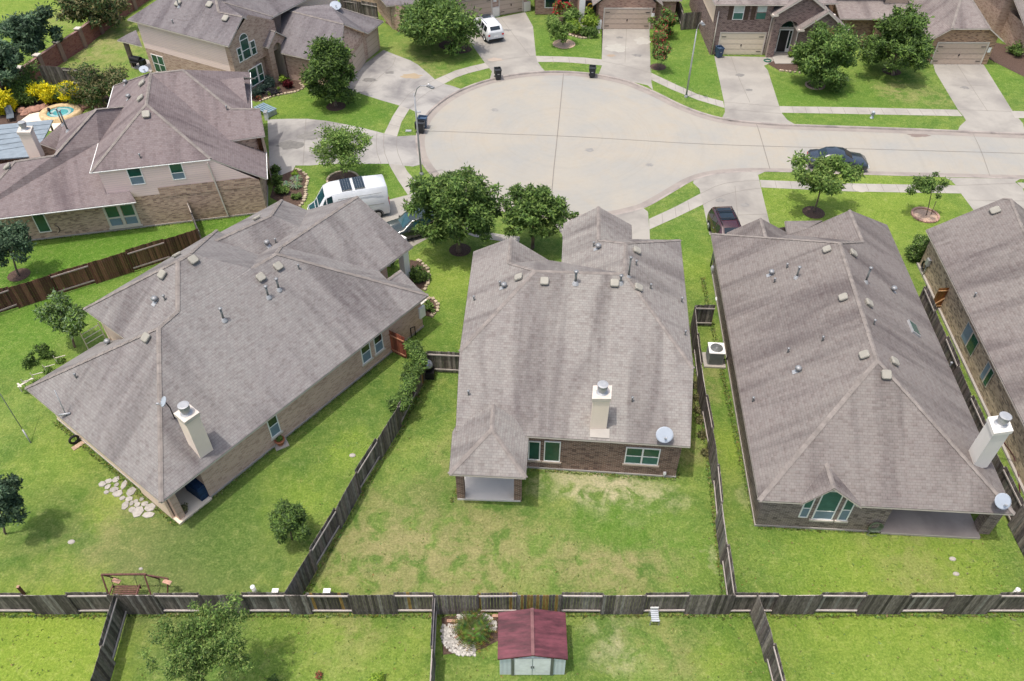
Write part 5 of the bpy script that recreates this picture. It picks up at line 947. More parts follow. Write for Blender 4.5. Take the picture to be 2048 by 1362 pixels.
H.part(MB().face([(cx_+.52, yr-.03, .5), (cx_+.75, yr-.03, .5), (cx_+.75, yr-.03, 2.3), (cx_+.52, yr-.03, 2.3)]).face([(cx_-.76, yr-.03, .5), (cx_-.55, yr-.03, .5), (cx_-.55, yr-.03, 2.3), (cx_-.76, yr-.03, 2.3)]), 'sidelight', 'glass_d')
wa, wb = (20.15, y0), (25.6, y0)
for xl in (21.75, 24.0):
    d_ = fquad(H, (xl, y0), (xl+1.05, y0-.01), 3.55, 4.95, 'white', 'window', 0.03); o_ = fquad(H, (xl+.07, y0), (xl+.98, y0-.01), 4.3, 4.88, 'curtain', 'pane', 0.045); fquad(H, (xl+.07, y0), (xl+.98, y0-.01), 3.62, 4.22, 'screen_g', 'pane', 0.045)
    for s_x in (xl-.5, xl+1.1): fquad(H, (s_x, y0), (s_x+.45, y0-.01), 3.55, 4.95, 'mulch', 'shutter', 0.04)
for x in (20.3, 25.65, 28.35): H.part(MB().tube([(x, yf if x > 25.7 else y0-.12, 4.4 if x < 28 else 3.1), (x, (yf if x > 25.7 else y0)-.12, 0.05)], .05, 6), 'downspout', 'trim')
H.part(MB().prism([(26.3, 76.6), (28.6, 76.6), (28.4, 79.1), (26.4, 79.1)], 0, 0.08), 'entry_slab', 'walk')
# F3 amber brick with clipped gable garage
H = House('amber_brick_house', (42, 83), 'amber brick house with a clipped hip roof over its garage at the upper right', 'roof_f')
y0 = 76.6
H.walls([(41.1, y0, 2.75), (47.4, y0-.05, 2.75), (47.4, y0+16, 2.75), (33.8, y0+16, 2.75), (33.8, y0+5.5, 2.75), (41.1, y0+5.5, 2.75)], 'brick_f3')
H.walls([(33.6, y0+7.5, 5.2), (38.5, y0+7.5, 5.2), (38.5, y0+14, 5.2), (33.6, y0+14, 5.2)], 'brick_f3', name='upper_wall')
gdoor(H, (41.85, y0), (46.7, y0-.04), 2.15)
v = Vd(a=(40.6, y0-.4, 2.55), b=(42.4, y0-.4, 3.75), c=(46.1, y0-.4, 3.75), d=(47.9, y0-.4, 2.55), e=(44.25, y0+3.6, 6.2), f=(44.25, y0+17, 6.2), g=(47.9, y0+17, 2.55), h=(40.6, y0+17, 2.55))
H.roof(v, [['b','c','e'], ['a','b','e','f','h'], ['c','d','g','f','e']], caps=[('b','e'),('c','e'),('e','f')])
H.part(MB().face([(41.1, y0-.01, 2.75), (47.4, y0-.05, 2.75), (46.0, y0-.04, 3.65), (42.5, y0-.02, 3.65)], uv=[(0, 0), (6.3, 0), (5, .9), (1.4, .9)]), 'gable_wall', 'brick_f3')
H.roof(Vd(a=(33.4, y0+4.6, 2.7), b=(41, y0+4.6, 2.7), c=(41, y0+7.6, 3.6), d=(33.4, y0+7.6, 3.6)), [['a','b','c','d']], name='porch_roof')
H.roof(Vd(a=(33.1, y0+7, 5.1), b=(39, y0+7, 5.1), c=(39, y0+14.5, 5.1), d=(33.1, y0+14.5, 5.1), e=(36, y0+10.5, 7.4)), [['a','b','e'], ['b','c','e'], ['c','d','e'], ['d','a','e']], name='upper_roof')
H.roof(Vd(a=(38.2, y0+6.6, 4.3), b=(39.6, y0+6.6, 5.6), c=(41.1, y0+6.6, 4.3), d=(38.2, y0+10, 4.3), e=(39.6, y0+10, 5.6), f=(41.1, y0+10, 4.3)), [['a','b','e','d'], ['b','c','f','e']], name='small_gable_roof'); H.part(MB().face([(38.5, y0+6.9, 2.8), (40.9, y0+6.9, 2.8), (40.9, y0+6.9, 4.2), (39.6, y0+6.9, 5.3), (38.5, y0+6.9, 4.2)]), 'gable_wall', 'siding_cream')
for x in (33.9, 37.4): H.part(MB().prism([(x, y0+4.9), (x+.4, y0+4.9), (x+.4, y0+5.3), (x, y0+5.3)], 0, 2.6), 'porch_column', 'brick_f3')
fquad(H, (35.6, y0+7.47), (36.9, y0+7.47), 3.9, 4.9, 'white', 'window', 0.03); fquad(H, (35.7, y0+7.45), (36.8, y0+7.45), 4.0, 4.8, 'glass_d', 'pane', 0.03)
for s_x in (35.1, 36.95): fquad(H, (s_x, y0+7.47), (s_x+.42, y0+7.47), 3.9, 4.9, 'black', 'shutter', 0.04)
H.part(MB().box((47.05, y0-.1, 1.5), (0.3, 0.03, 0.5)), 'address_plaque', 'white')
# F4 at the corner
H = House('tan_brick_house', (54, 82), 'tan brick house cut by the upper right corner of the picture', 'roof_d')
H.walls([(51.5, 78.6, 2.75), (53.0, 78.6, 2.75), (53.0, 76.0, 2.75), (62, 76, 2.75), (62, 94, 2.75), (51.5, 94, 2.75)], 'brick_e')
H.walls([(50.5, 83, 5.3), (62, 83, 5.3), (62, 95, 5.3), (50.5, 95, 5.3)], 'brick_e', name='upper_wall')
H.roof(Vd(a=(51.0, 78.2, 2.7), b=(54.5, 75.4, 2.7), c=(62.5, 75.4, 2.7), d=(62.5, 84, 4.8), e=(51.0, 84, 4.8)), [['a','b','c','d','e']], caps=[])
H.roof(Vd(a=(50.0, 82.5, 5.2), b=(62.5, 82.5, 5.2), c=(62.5, 95.5, 5.2), d=(50.0, 95.5, 5.2), e=(56, 89, 8.4)), [['a','b','e'], ['b','c','e'], ['c','d','e'], ['d','a','e']], name='upper_roof')
fquad(H, (54, 75.97), (56, 75.97), .6, 2.2, 'glass_d', 'window', 0.03)
# F0 left of the cul de sac top
H = House('stone_pier_house', (-6, 90), 'brick house behind the white car with two taupe garage doors and pale stone piers', 'roof_e')
p0 = P(905, 47); p1 = P(1046, 22.5); dd = (p1-p0).normalized(); nn = Vector((-dd.y, dd.x, 0)); pl = P(812, 66); pl2 = P(785, 58)
cor = [p0-dd*1.0, p1+dd*.5, p1+dd*.5+nn*10, p0-dd*9+nn*12, pl2+nn*7, pl2, pl, p0-dd*1.0+nn*0.3]
H.walls([(v_.x, v_.y, 2.75) for v_ in cor], 'brick_e')
L = (p1-p0).length
gdoor(H, p0+dd*0.25, p0+dd*4.6, 2.15); gdoor(H, p0+dd*5.6, p1-dd*0.1, 2.15)
for s_ in (4.68, L+0.05): q = p0+dd*s_; H.part(MB().prism([q-nn*.18, q+dd*.8-nn*.18, q+dd*.8+nn*.2, q+nn*.2], 0, 1.0), 'stone_pier', 'chim_w')
H.part(MB().prism([pl2-nn*.15, pl2+dd*.7-nn*.4, pl2+dd*.7+nn*.3, pl2+nn*.3], 0, 2.6), 'stone_pier', 'brick_g')
ctr = (p0+nn*6); ro = dict(a=p0-dd*1.5-nn*.5, b=p1+dd*1-nn*.5, c=p1+dd*1+nn*10.5, d=pl2+nn*8-dd*.5, e=pl2-dd*.5-nn*.4)
for k_ in ro: ro[k_] = Vector((ro[k_].x, ro[k_].y, 2.7))
ro['f'] = Vector(((p0+p1).x/2, (p0+p1).y/2, 0))+nn*5.2; ro['f'].z = 5.8; ro['g'] = (pl2+nn*5+dd*4); ro['g'].z = 5.6
H.roof(ro, [['a','b','f','g'], ['b','c','f'], ['c','d','g','f'], ['d','e','g'], ['e','a','g']], caps=[('f','g'),('b','f')])
q = p0+dd*5.05; H.part(MB().box((q.x, q.y-.08, 1.85), (0.34, 0.05, 0.5)), 'address_plaque', 'white')
# ================================================================ FENCES
def fence(path, label, name='wood_fence', h=1.83, seed=1, col=(0.165, 0.143, 0.129), panel=2.44, first=1, tall=None, railcol=(0.40, 0.36, 0.33), odd=(0.42, 0.22, 0.06), oddp=0.0, mat='fence', alternate=True, rails=(0.32, 1.55), lean=0.0, group=None):
    """path: ground points; boards alternate from one side of the rails to the other, panel by panel"""
    random.seed(seed); pts = [Vector((p[0], p[1], 0)) for p in path]; L = [0]
    for a, b in zip(pts[:-1], pts[1:]): L.append(L[-1]+(b-a).length)
    def at(t):
        for i in range(len(pts)-1):
            if t <= L[i+1]+1e-6 or i == len(pts)-2:
                d = (pts[i+1]-pts[i]).normalized(); return pts[i]+d*(t-L[i]), d
    org = tuple(pts[0]); root = empty(name, org, label, 'fence', group); t = 0.0; side = first; k = 0
    while t < L[-1]-0.2:
        t1 = min(t+panel*rnd(.94, 1.06), L[-1]); a, d = at((t+t1)/2); n_ = Vector((-d.y, d.x, 0)); sd = side if alternate else 1; ph = h+rnd(-.06, .06); zl = rnd(-.02, .02)
        mb = MB(); x = t; base = rnd(.85, 1.2)
        while x < t1-0.04:
            w_ = min(0.14, t1-x); p, dd_ = at(x+w_/2); nn_ = Vector((-dd_.y, dd_.x, 0)); s_ = rnd(.55, 1.5)*base; c_ = tuple(v*s_*rnd(.93, 1.07) for v in col)
            if random.random() < 0.08: c_ = tuple(v*1.9 for v in col)
            if random.random() < oddp: c_ = odd
            hh = ph+zl+rnd(-.02, .02)+(0.03*math.sin(x*1.3)); off = nn_*(0.055*sd+rnd(-.006, .006))
            q = p+off; mb.box((q.x, q.y, hh/2+.03), (w_-.005, .018, hh-.06), math.atan2(dd_.y, dd_.x), c_)
            x += 0.14
        pn = mb.build('panel', M[mat], root, org)
        for z in rails:
            p, _ = at(t+.03); q, _ = at(t1-.03); s_ = rnd(.85, 1.15); rm = MB()
            rm.bar(p+Vector((0, 0, z)), q+Vector((0, 0, z)), .045, .09, tuple(v*s_ for v in railcol)); rm.build('rail', M['rail'], pn, org)
        po = MB(); p, dd_ = at(t); po.box((p.x, p.y, h*.47), (.09, .085, h*.94), math.atan2(dd_.y, dd_.x), tuple(v*1.3 for v in col)); po.build('post', M[mat], root, org)
        t = t1; side = -side; k += 1
    return root
# back fence: panel joints follow the picture, one shared straight line
bx = [-60, 38, 127, 212, 303, 395, 480, 568, 610, 696, 786, 868, 955, 1035, 1124, 1208, 1293, 1382, 1472, 1562, 1647, 1738, 1826, 1915, 2005, 2110]
kind = [1, 0, 1, 0, 1, 0, 1, 0, 1, 0, 1, 0, 1, 0, 1, 0, 1, 0, 1, 0, 1, 0, 1, 0, 1]   # 1: boards on the far side, rails show
xs = [P(x, 1194, 1.8).x for x in bx]; YF = 18.12
for _k in range(5): xs = [xs[0]-2.44]+xs+[xs[-1]+2.44]; kind = [1-kind[0]]+kind+[1-kind[-1]]
random.seed(77); root = empty('wood_fence', (xs[0], YF, 0), 'long weathered grey board fence running right across the bottom of the scene', 'fence'); org = (xs[0], YF, 0)
for i in range(len(kind)):
    a, b = xs[i], xs[i+1]; sd = 1 if kind[i] else -1; mb = MB(); x = a; base = rnd(.85, 1.25); ph = 1.84 if kind[i] else 1.80
    oddset = {10: 0.12, 11: 0.0, 12: 0.10, 13: 0.28, 14: 0.1, 9: 0.0, 8: 0.08}.get(i-5, 0)
    while x < b-.03:
        w_ = min(.138, b-x); s_ = rnd(.55, 1.5)*random.choice((1, 1, .8, 1.25))*base; c_ = tuple(v*s_ for v in (0.155, 0.134, 0.121)); 
        if random.random() < .1: c_ = tuple(v*2.0 for v in (0.14, 0.13, 0.12))
        if random.random() < oddset: c_ = (0.36, 0.22, 0.07)
        hh = ph+rnd(-.02, .02)+.03*math.sin(x*.9); mb.box((x+w_/2, YF+sd*.055, hh/2+.02), (w_-.006, .018, hh-.04), rnd(-.04, .04), c_); x += .143
    pn = mb.build('panel', M['fence'], root, org)
    for z in (.28, 1.62): s_ = rnd(.85, 1.15); MB().bar((a+.02, YF, z+.02*math.sin(a)), (b-.02, YF, z+.02*math.sin(b)), .05, .09, tuple(v*s_ for v in (.52, .46, .43))).build('rail', M['rail'], pn, org)
    MB().box((a, YF, .86), (.09, .09, 1.72), 0, (.15, .13, .12)).build('post', M['fence'], root, org)
f2 = [(-10.35, 18.2), (-8.85, 22.4), (-7.89, 25.42), (-6.25, 29.73), (-5.35, 33.0), (-5.15, 33.75)]
fence(f2, 'weathered grey fence slanting between the left garden and the middle back yard', seed=3, first=-1, oddp=.01)
fence([(-5.1, 33.8), (-2.6, 33.62)], 'short grey fence between the kettle grill and the middle house', seed=4, first=1, panel=2.6)
fence([tuple(P(779, 703))[:2], tuple(P(813, 720))[:2]], 'short rust brown gate fence between the left house wall and the vines', seed=5, col=(0.20, 0.06, 0.035), railcol=(.42, .2, .12), first=1, mat='stain_wood')
fence([(10.12, 18.2), (10.42, 22.4), (10.86, 26.6), (11.0, 30.5), (11.23, 34.3), (11.62, 37.9)], 'weathered grey fence between the middle house and the right house', seed=6, first=-1)
fence([(11.62, 37.95), (12.9, 37.9)], 'short dark fence closing the side yard beyond the air conditioner', seed=7, first=1, panel=1.4)
fence([(26.9, 39.9), (26.45, 35.2), (25.9, 30), (25.45, 24.2), (25.35, 18.2)], 'weathered dark fence between the right house and the house at the right edge', seed=8, first=1)
fence([tuple(P(-40, 645))[:2], tuple(P(0, 628))[:2], tuple(P(157, 579))[:2], tuple(P(303, 533))[:2], tuple(P(409, 499))[:2]], 'dark brown stained fence between the two left houses', seed=9, col=(.105, .046, .034), railcol=(.42, .34, .32), first=1, mat='stain_wood')
fence([tuple(P(410, 500))[:2], tuple(P(386, 441))[:2]], 'end on grey fence from the blended brick wall to the dark stained fence', seed=10, first=1, panel=2.5)
fence([tuple(P(258, 1226))[:2], tuple(P(232, 1318))[:2], tuple(P(196, 1440))[:2], (-16.9, 2.0)], 'weathered fence running off the bottom edge on the left', seed=11, first=-1)
fence([tuple(P(874, 1226))[:2], tuple(P(870, 1310))[:2], tuple(P(863, 1440))[:2], (-3.1, 2.0)], 'fence seen end on between the bottom yards beside the sago palm', seed=12, first=-1)
fence([tuple(P(1500, 1224))[:2], tuple(P(1524, 1295))[:2], tuple(P(1560, 1440))[:2], (11.6, 2.0)], 'weathered fence running off the bottom edge on the right', seed=13, first=-1)
fence([tuple(P(92, 168))[:2], tuple(P(205, 176))[:2]], 'grey fence behind the yellow shrubs by the spa', seed=14, first=-1)
fence([tuple(P(684, 30))[:2], tuple(P(703, 32))[:2], tuple(P(757, 42))[:2]], 'dark grey fence between the turret house and the stone pier house', seed=15, first=-1)
fence([tuple(P(1362, 60))[:2], tuple(P(1403, 57))[:2]], 'short grey fence left of the plum brick house', seed=16, first=-1)
fence([tuple(P(1345, 5))[:2], tuple(P(1362, 58))[:2]], 'grey fence running back beside the rust brick house', seed=17, first=1)
fence([tuple(P(1679, 50))[:2], tuple(P(1694, 50))[:2]], 'tiny dark fence between the plum and the amber brick houses', seed=18, first=-1)
fence([tuple(P(1976, 60))[:2], tuple(P(1995, 60))[:2]], 'tiny dark fence between the amber and the tan brick houses', seed=19, first=-1)
# open gate of new orange boards
gr_ = empty('garden_gate', P(1858, 618), 'open orange brown board gate beside the right house', 'gate'); mb = MB(); o_ = Vector((0, 0, 0)); a_ = P(1860, 619); b_ = P(1888, 618); dg = (b_-a_).normalized()
L_ = 1.35
for k in range(9):
    q = dg*(k*.15+.07); mb.box((q.x, q.y, .95), (.138, .02, 1.7+rnd(-.02, .02)), math.atan2(dg.y, dg.x), tuple(v*rnd(.8, 1.2) for v in (.30, .13, .045)))
mb.build('boards', M['stain_wood'], gr_); mb = MB(); n_ = Vector((dg.y, -dg.x, 0))*.05
for z in (.3, 1.6): mb.bar(n_+Vector((0, 0, z)), dg*L_+n_+Vector((0, 0, z)), .09, .04, (.40, .24, .12))
mb.bar(n_+Vector((0, 0, .3)), dg*L_+n_+Vector((0, 0, 1.6)), .09, .04, (.38, .22, .11)); mb.build('brace', M['rail'], gr_)
# red brick boundary wall with pillars
top = [(46, 141), (80, 113), (121, 83.5), (157, 55), (190, 32), (226, 15)]; basep = [P(60, 172), P(90, 149), P(128, 122), P(169.5, 95), P(203, 67), P(236, 42), P(270, 19), P(310, -8), P(355, -38)]
o0 = basep[0]; root = empty('brick_boundary_wall', o0, 'red brick boundary wall with pillars at the top left', 'wall')
d0 = (basep[2]-basep[1]); basep = [basep[0]-d0*1.2, basep[0]-d0*.1]+basep[1:]
for i in range(len(basep)-1):
    a, b = basep[i], basep[i+1]; d = (b-a).normalized(); n_ = Vector((-d.y, d.x, 0))*.1; mb = MB(); L_ = (b-a).length
    q = [a-n_, b-n_, b+n_, a+n_]; mb.prism(q, 0, 1.75); mb.build('panel', M['brick_wall'], root, tuple(o0))
    mb = MB(); mb.prism([a-n_*1.5, b-n_*1.5, b+n_*1.5, a+n_*1.5], 1.75, 1.84); mb.build('coping', M['brick_wall'], root, tuple(o0))
    mb = MB(); mb.box((a.x, a.y, .98), (.5, .5, 1.96), math.atan2(d.y, d.x)); pl_ = mb.build('pillar', M['brick_wall'], root, tuple(o0)); mb = MB(); mb.box((a.x, a.y, 2.0), (.6, .6, .1), math.atan2(d.y, d.x)); mb.build('pillar_cap', M['trim'], pl_, tuple(o0))
# ================================================================ TREES AND PLANTS
LEAFC = {'dark': [(0.091, 0.159, 0.039), (0.124, 0.212, 0.044), (0.177, 0.272, 0.061), (0.070, 0.115, 0.037)],
 'mid': [(0.103, 0.186, 0.041), (0.147, 0.245, 0.053), (0.210, 0.305, 0.077), (0.076, 0.134, 0.038)],
 'lite': [(0.151, 0.259, 0.053), (0.214, 0.325, 0.074), (0.276, 0.378, 0.101), (0.105, 0.180, 0.046)],
 'lime': [(0.198, 0.325, 0.033), (0.276, 0.404, 0.046), (0.136, 0.246, 0.033), (0.353, 0.457, 0.074)],
 'olive': [(0.151, 0.153, 0.067), (0.214, 0.199, 0.087), (0.276, 0.246, 0.114), (0.097, 0.107, 0.046)],
 'blue': [(0.066, 0.120, 0.067), (0.097, 0.166, 0.087), (0.136, 0.206, 0.114), (0.051, 0.087, 0.053)],
 'yellow': [(.80, .68, .012), (.85, .74, .02), (.70, .62, .02), (.50, .50, .02)],
 'red': [(.09, .008, .012), (.06, .006, .01), (.13, .012, .016)],
 'pink': [(.42, .07, .07), (.50, .12, .10), (.10, .17, .05), (.14, .2, .07)],
 'redfl': [(.5, .03, .04), (.42, .02, .03), (.10, .16, .05)],
 'sage': [(.13, .20, .15), (.18, .26, .20), (.10, .16, .12)], 'purple': [(.055, .05, .07), (.08, .06, .09), (.05, .07, .04)]}
def rdir():
    while True:
        v = Vector((rnd(-1, 1), rnd(-1, 1), rnd(-1, 1)))
        if 0.05 < v.length < 1: return v.normalized()
def leaves(mb, blobs, n, size, pal, up=0.5, elong=2.3, tipcol=None, tip=.12):
    tot = sum(b[1]**2 for b in blobs)
    for c, r, tone in blobs:
        k = max(3, int(n*2.0*r*r/tot))
        for _ in range(k):
            d = rdir(); rr = r*(random.random()**.45); p = c+Vector((d.x, d.y, d.z*.8))*rr
            nr = (d*.6+Vector((0, 0, up))+rdir()*.75).normalized(); a = nr.cross(rdir()).normalized(); b = nr.cross(a); s = size*.70*rnd(.6, 1.35)
            sh = random.random() < .13
            if sh: p = c+Vector((d.x, d.y, d.z*.8+.1))*r*rnd(.9, 1.38); a = (d+rdir()*.35).normalized(); b = a.cross(rdir()).normalized()
            col = random.choice(pal); t = tone*rnd(.75, 1.28)
            if tipcol and random.random() < tip: col = tipcol
            col = (col[0]*t, col[1]*t, col[2]*t); a *= s*elong*.5; b *= s*.5
            mb.face([p-a, p+b*.9, p+a, p-b*.9], col=col)
def blobset(c, rx, ry, rz, k, br, shape='round', lump=.18, shell=.55, tonev=.22):
    out = []; ph = [rnd(0, 6.28) for _ in range(4)]
    for i in range(k):
        d = rdir()
        if d.z < -.8 and shape != 'ball': d.z *= -.6; d.normalize()
        th = math.atan2(d.y, d.x); L = 1+lump*math.sin(2*th+ph[0])+lump*.7*math.sin(3*th+ph[1]+d.z*2)+lump*.6*math.sin(5*th+ph[2])+rnd(-lump, lump)
        rr = (shell+(1-shell)*random.random()) if random.random() < .8 else random.random()*shell
        p = Vector((d.x*rx, d.y*ry, d.z*rz))*rr*L
        if shape == 'cone': s_ = 1-.55*max(0, p.z/rz); p.x *= s_; p.y *= s_
        if shape == 'vase': s_ = .75+.35*(p.z/rz); p.x *= s_; p.y *= s_
        out.append((c+p, br*rnd(.6, 1.3), rnd(1-tonev, 1+tonev)*(1.0)))
    return out
def tree(name, label, base, crown, wpx, hpx, pal, n=5000, leaf=.17, seed=1, shape='round', tr=.14, k=60, cat='tree', group=None, shell=.5, lump=.18, tipcol=None, tip=.1, brf=.30, stake=False, multi=1, up=.5, scl=.96):
    random.seed(seed); b = P(*base); cw = Z(crown[0], crown[1], b.y+.02); dep = (cw-O).dot(FW); rx = wpx/2*dep/FPX*1.0
    th = math.atan2(CAMH-cw.z, cw.y); hh = hpx/2*dep/FPX*.92; rz2 = hh*hh-(rx*math.sin(th))**2; rz = math.sqrt(rz2)/math.cos(th) if rz2 > 0 else rx*.5; rz = max(rx*.55, min(rz, rx*1.9))
    if cw.z-rz < .35: cw.z = rz*.9+.5
    root = empty(name, b, label, cat, group); c = cw-b
    bl = blobset(c, rx, rx, rz, k, rx*brf, shape, lump, shell); mb = MB(); leaves(mb, bl, n, leaf, LEAFC[pal], up=up, tipcol=tipcol, tip=tip); 
    tm = MB(); z0 = max(.4, c.z-rz*.75)
    for m_ in range(multi):
        off = Vector((rnd(-.15, .15), rnd(-.15, .15), 0)) if multi > 1 else Vector((0, 0, 0))
        f = Vector((c.x*.45+off.x*4, c.y*.45+off.y*4, z0)); tm.tube([off+Vector((0, 0, -.1)), off+Vector((0, 0, .15)), off.lerp(f, .5)+Vector((rnd(-.05, .05), rnd(-.05, .05), 0)), f, Vector((c.x+off.x*3, c.y+off.y*3, c.z+rz*.35))], [tr*1.5/multi**.5, tr/multi**.5, tr*.85/multi**.5, tr*.7/multi**.5, tr*.25/multi**.5], 7)
    tm.build('trunk', M['bark'], root)
    lm = MB(); src = random.sample(bl, min(len(bl), 16))
    for p, r_, _ in src:
        s_ = Vector((c.x*.5, c.y*.5, z0+rnd(0, rz*.5))); mdl = s_.lerp(p, .5)+Vector((rnd(-.15, .15), rnd(-.15, .15), rnd(-.1, .2))); lm.tube([s_, mdl, p], [tr*.4, tr*.25, tr*.08], 5, cap=False)
    lm.build('limbs', M['bark'], root); mb.build('crown', M['leaf'], root)
    if stake: st = MB(); st.tube([(.35, 0, 0), (.3, 0, 1.3)], .025, 5); st.build('stake', M['bark'], root)
    return root
def bush(name, label, base, wpx, hz, pal, n=700, leaf=.12, seed=1, cat='shrub', group=None, k=14, sy=1.0, lump=.15, tip=0, tipcol=None):
    random.seed(seed); b = P(*base); dep = (b-O).dot(FW); rx = wpx*1.28/2*dep/FPX; root_c = Vector((0, 0, hz*.5))
    bl = blobset(root_c, rx*.75, rx*.75*sy, hz*.45, k, rx*.38, 'ball', lump, .3); mb = MB(); leaves(mb, bl, n, leaf, LEAFC[pal], tipcol=tipcol, tip=tip); o = mb.build(name, M['leaf']); o.location = b
    return tag(o, label, cat, group)
T = tree
T('oval_oak', 'dense dark oval tree on the lawn of the turret house', (672, 212), (661, 146), 96, 138, 'dark', 9000, .20, 1, 'cone', .15, 80, shell=.6, lump=.10)
T('young_oak', 'light green open crowned young tree beside the white van', (686, 358), (681, 296), 114, 104, 'lite', 4600, .14, 2, k=64, shell=.3, lump=.16, brf=.24)
T('spreading_oak', 'largest dark tree overhanging the cul de sac kerb above the middle yard', (918, 503), (910, 412), 166, 170, 'mid', 13000, .18, 3, k=150, lump=.10, shell=.6, tr=.2, brf=.19, scl=.76)
T('spreading_oak', 'round tree right of the largest one, behind the middle house roof', (1065, 498), (1067, 425), 128, 120, 'mid', 8500, .17, 4, k=110, lump=.16, brf=.19, tr=.16, scl=.78)
T('lawn_oak', 'rounded dense tree in front of the plum brick house', (1630, 172), (1650, 118), 118, 122, 'mid', 9000, .2, 5, k=80, shell=.6, lump=.08, tr=.17, brf=.25)
T('lawn_oak', 'wide dark tree in front of the amber brick house', (1785, 150), (1797, 84), 138, 140, 'dark', 10000, .21, 6, 'cone', k=90, lump=.12, tr=.17, brf=.22)
T('young_oak', 'bright green young tree beside the dark sedan', (1627, 425), (1648, 358), 108, 100, 'lite', 4600, .19, 7, k=44, lump=.28, shell=.3, tr=.08, brf=.27)
T('sapling', 'smallest slim tree in a rose brick ring on the right front lawn', (1852, 431), (1858, 374), 54, 50, 'mid', 1800, .12, 8, k=26, tr=.04, stake=True, lump=.25, brf=.32)
T('lawn_oak', 'wide feathery tree behind the white car', (925, 97), (872, 46), 156, 104, 'mid', 9500, .24, 9, k=90, lump=.16, tr=.18, brf=.25)
T('young_oak', 'small dark leaved tree at the left edge between the house and the stained fence', (38, 551), (22, 492), 88, 92, 'blue', 3200, .15, 10, k=40, tr=.08, lump=.2)
T('ornamental_tree', 'small grey green tree beside the roof corner of the left house', (150, 694), (133, 628), 88, 84, 'mid', 3200, .14, 11, k=40, tr=.07, tipcol=(.2, .28, .15), tip=.25)
T('round_shrub_tree', 'round bushy citrus tree alone on the lower left lawn', (585, 1080), (577, 1042), 84, 86, 'dark', 3800, .10, 12, k=40, tr=.05, lump=.08, shell=.6, brf=.3, up=.7)
T('ornamental_tree', 'dark leaved tree cut by the left edge above the garden swing', (12, 1068), (5, 1000), 84, 110, 'blue', 3400, .12, 13, k=44, tr=.06)
T('feathery_tree', 'loose feathery tree spreading over the back fence at the bottom', (410, 1380), (405, 1288), 192, 165, 'mid', 12000, .08, 14, k=170, shell=.2, lump=.2, brf=.16, tipcol=(.24, .31, .09), tip=.22, tr=.07)
T('boundary_tree', 'dark tree beyond the red brick wall at the top left', (73, 128), (58, 68), 104, 96, 'blue', 5200, .26, 15, k=46, tr=.14, lump=.28, shell=.3, brf=.26)
T('boundary_tree', 'grey green tree cut by the top edge beyond the red brick wall', (190, 62), (178, 12), 118, 74, 'olive', 5200, .26, 16, k=50, tr=.14, tipcol=(.08, .14, .05), tip=.4, lump=.22)
T('boundary_tree', 'dark tree cut by the left edge beyond the red brick wall', (10, 200), (2, 120), 84, 88, 'blue', 4200, .26, 17, k=40, tr=.14)
T('olive_tree', 'soft olive green tree behind the spa next to the yellow shrub', (200, 212), (203, 172), 96, 84, 'olive', 4600, .17, 18, k=50, tr=.08, tipcol=(.06, .12, .03), tip=.35)
T('crape_myrtle', 'multi stemmed pink crape myrtle by the far driveway, lowest of the row', (1317, 138), (1324, 103), 50, 56, 'mid', 1500, .17, 19, 'vase', .05, 26, tipcol=(.42, .12, .10), tip=.18, multi=4, lump=.2)
T('crape_myrtle', 'pink flowering crape myrtle in the middle of the row by the far driveway', (1314, 95), (1318, 78), 50, 32, 'mid', 1400, .17, 20, 'vase', .05, 22, tipcol=(.52, .10, .09), tip=.35, multi=3)
T('crape_myrtle', 'bushy crape myrtle against the rust brick garage', (1325, 76), (1330, 52), 56, 52, 'mid', 1800, .18, 21, 'vase', .05, 26, tipcol=(.40, .08, .08), tip=.10, multi=3)
T('crape_myrtle', 'red flowering crape myrtle left of the rust brick house entry', (1112, 52), (1118, 14), 38, 42, 'mid', 1200, .18, 22, 'vase', .05, 20, tipcol=(.48, .02, .04), tip=.4, multi=3)
T('ornamental_tree', 'small airy tree casting a shadow on the far front lawn', (1126, 90), (1119, 62), 56, 50, 'lite', 1900, .16, 23, k=26, tr=.04, shell=.2, lump=.3)
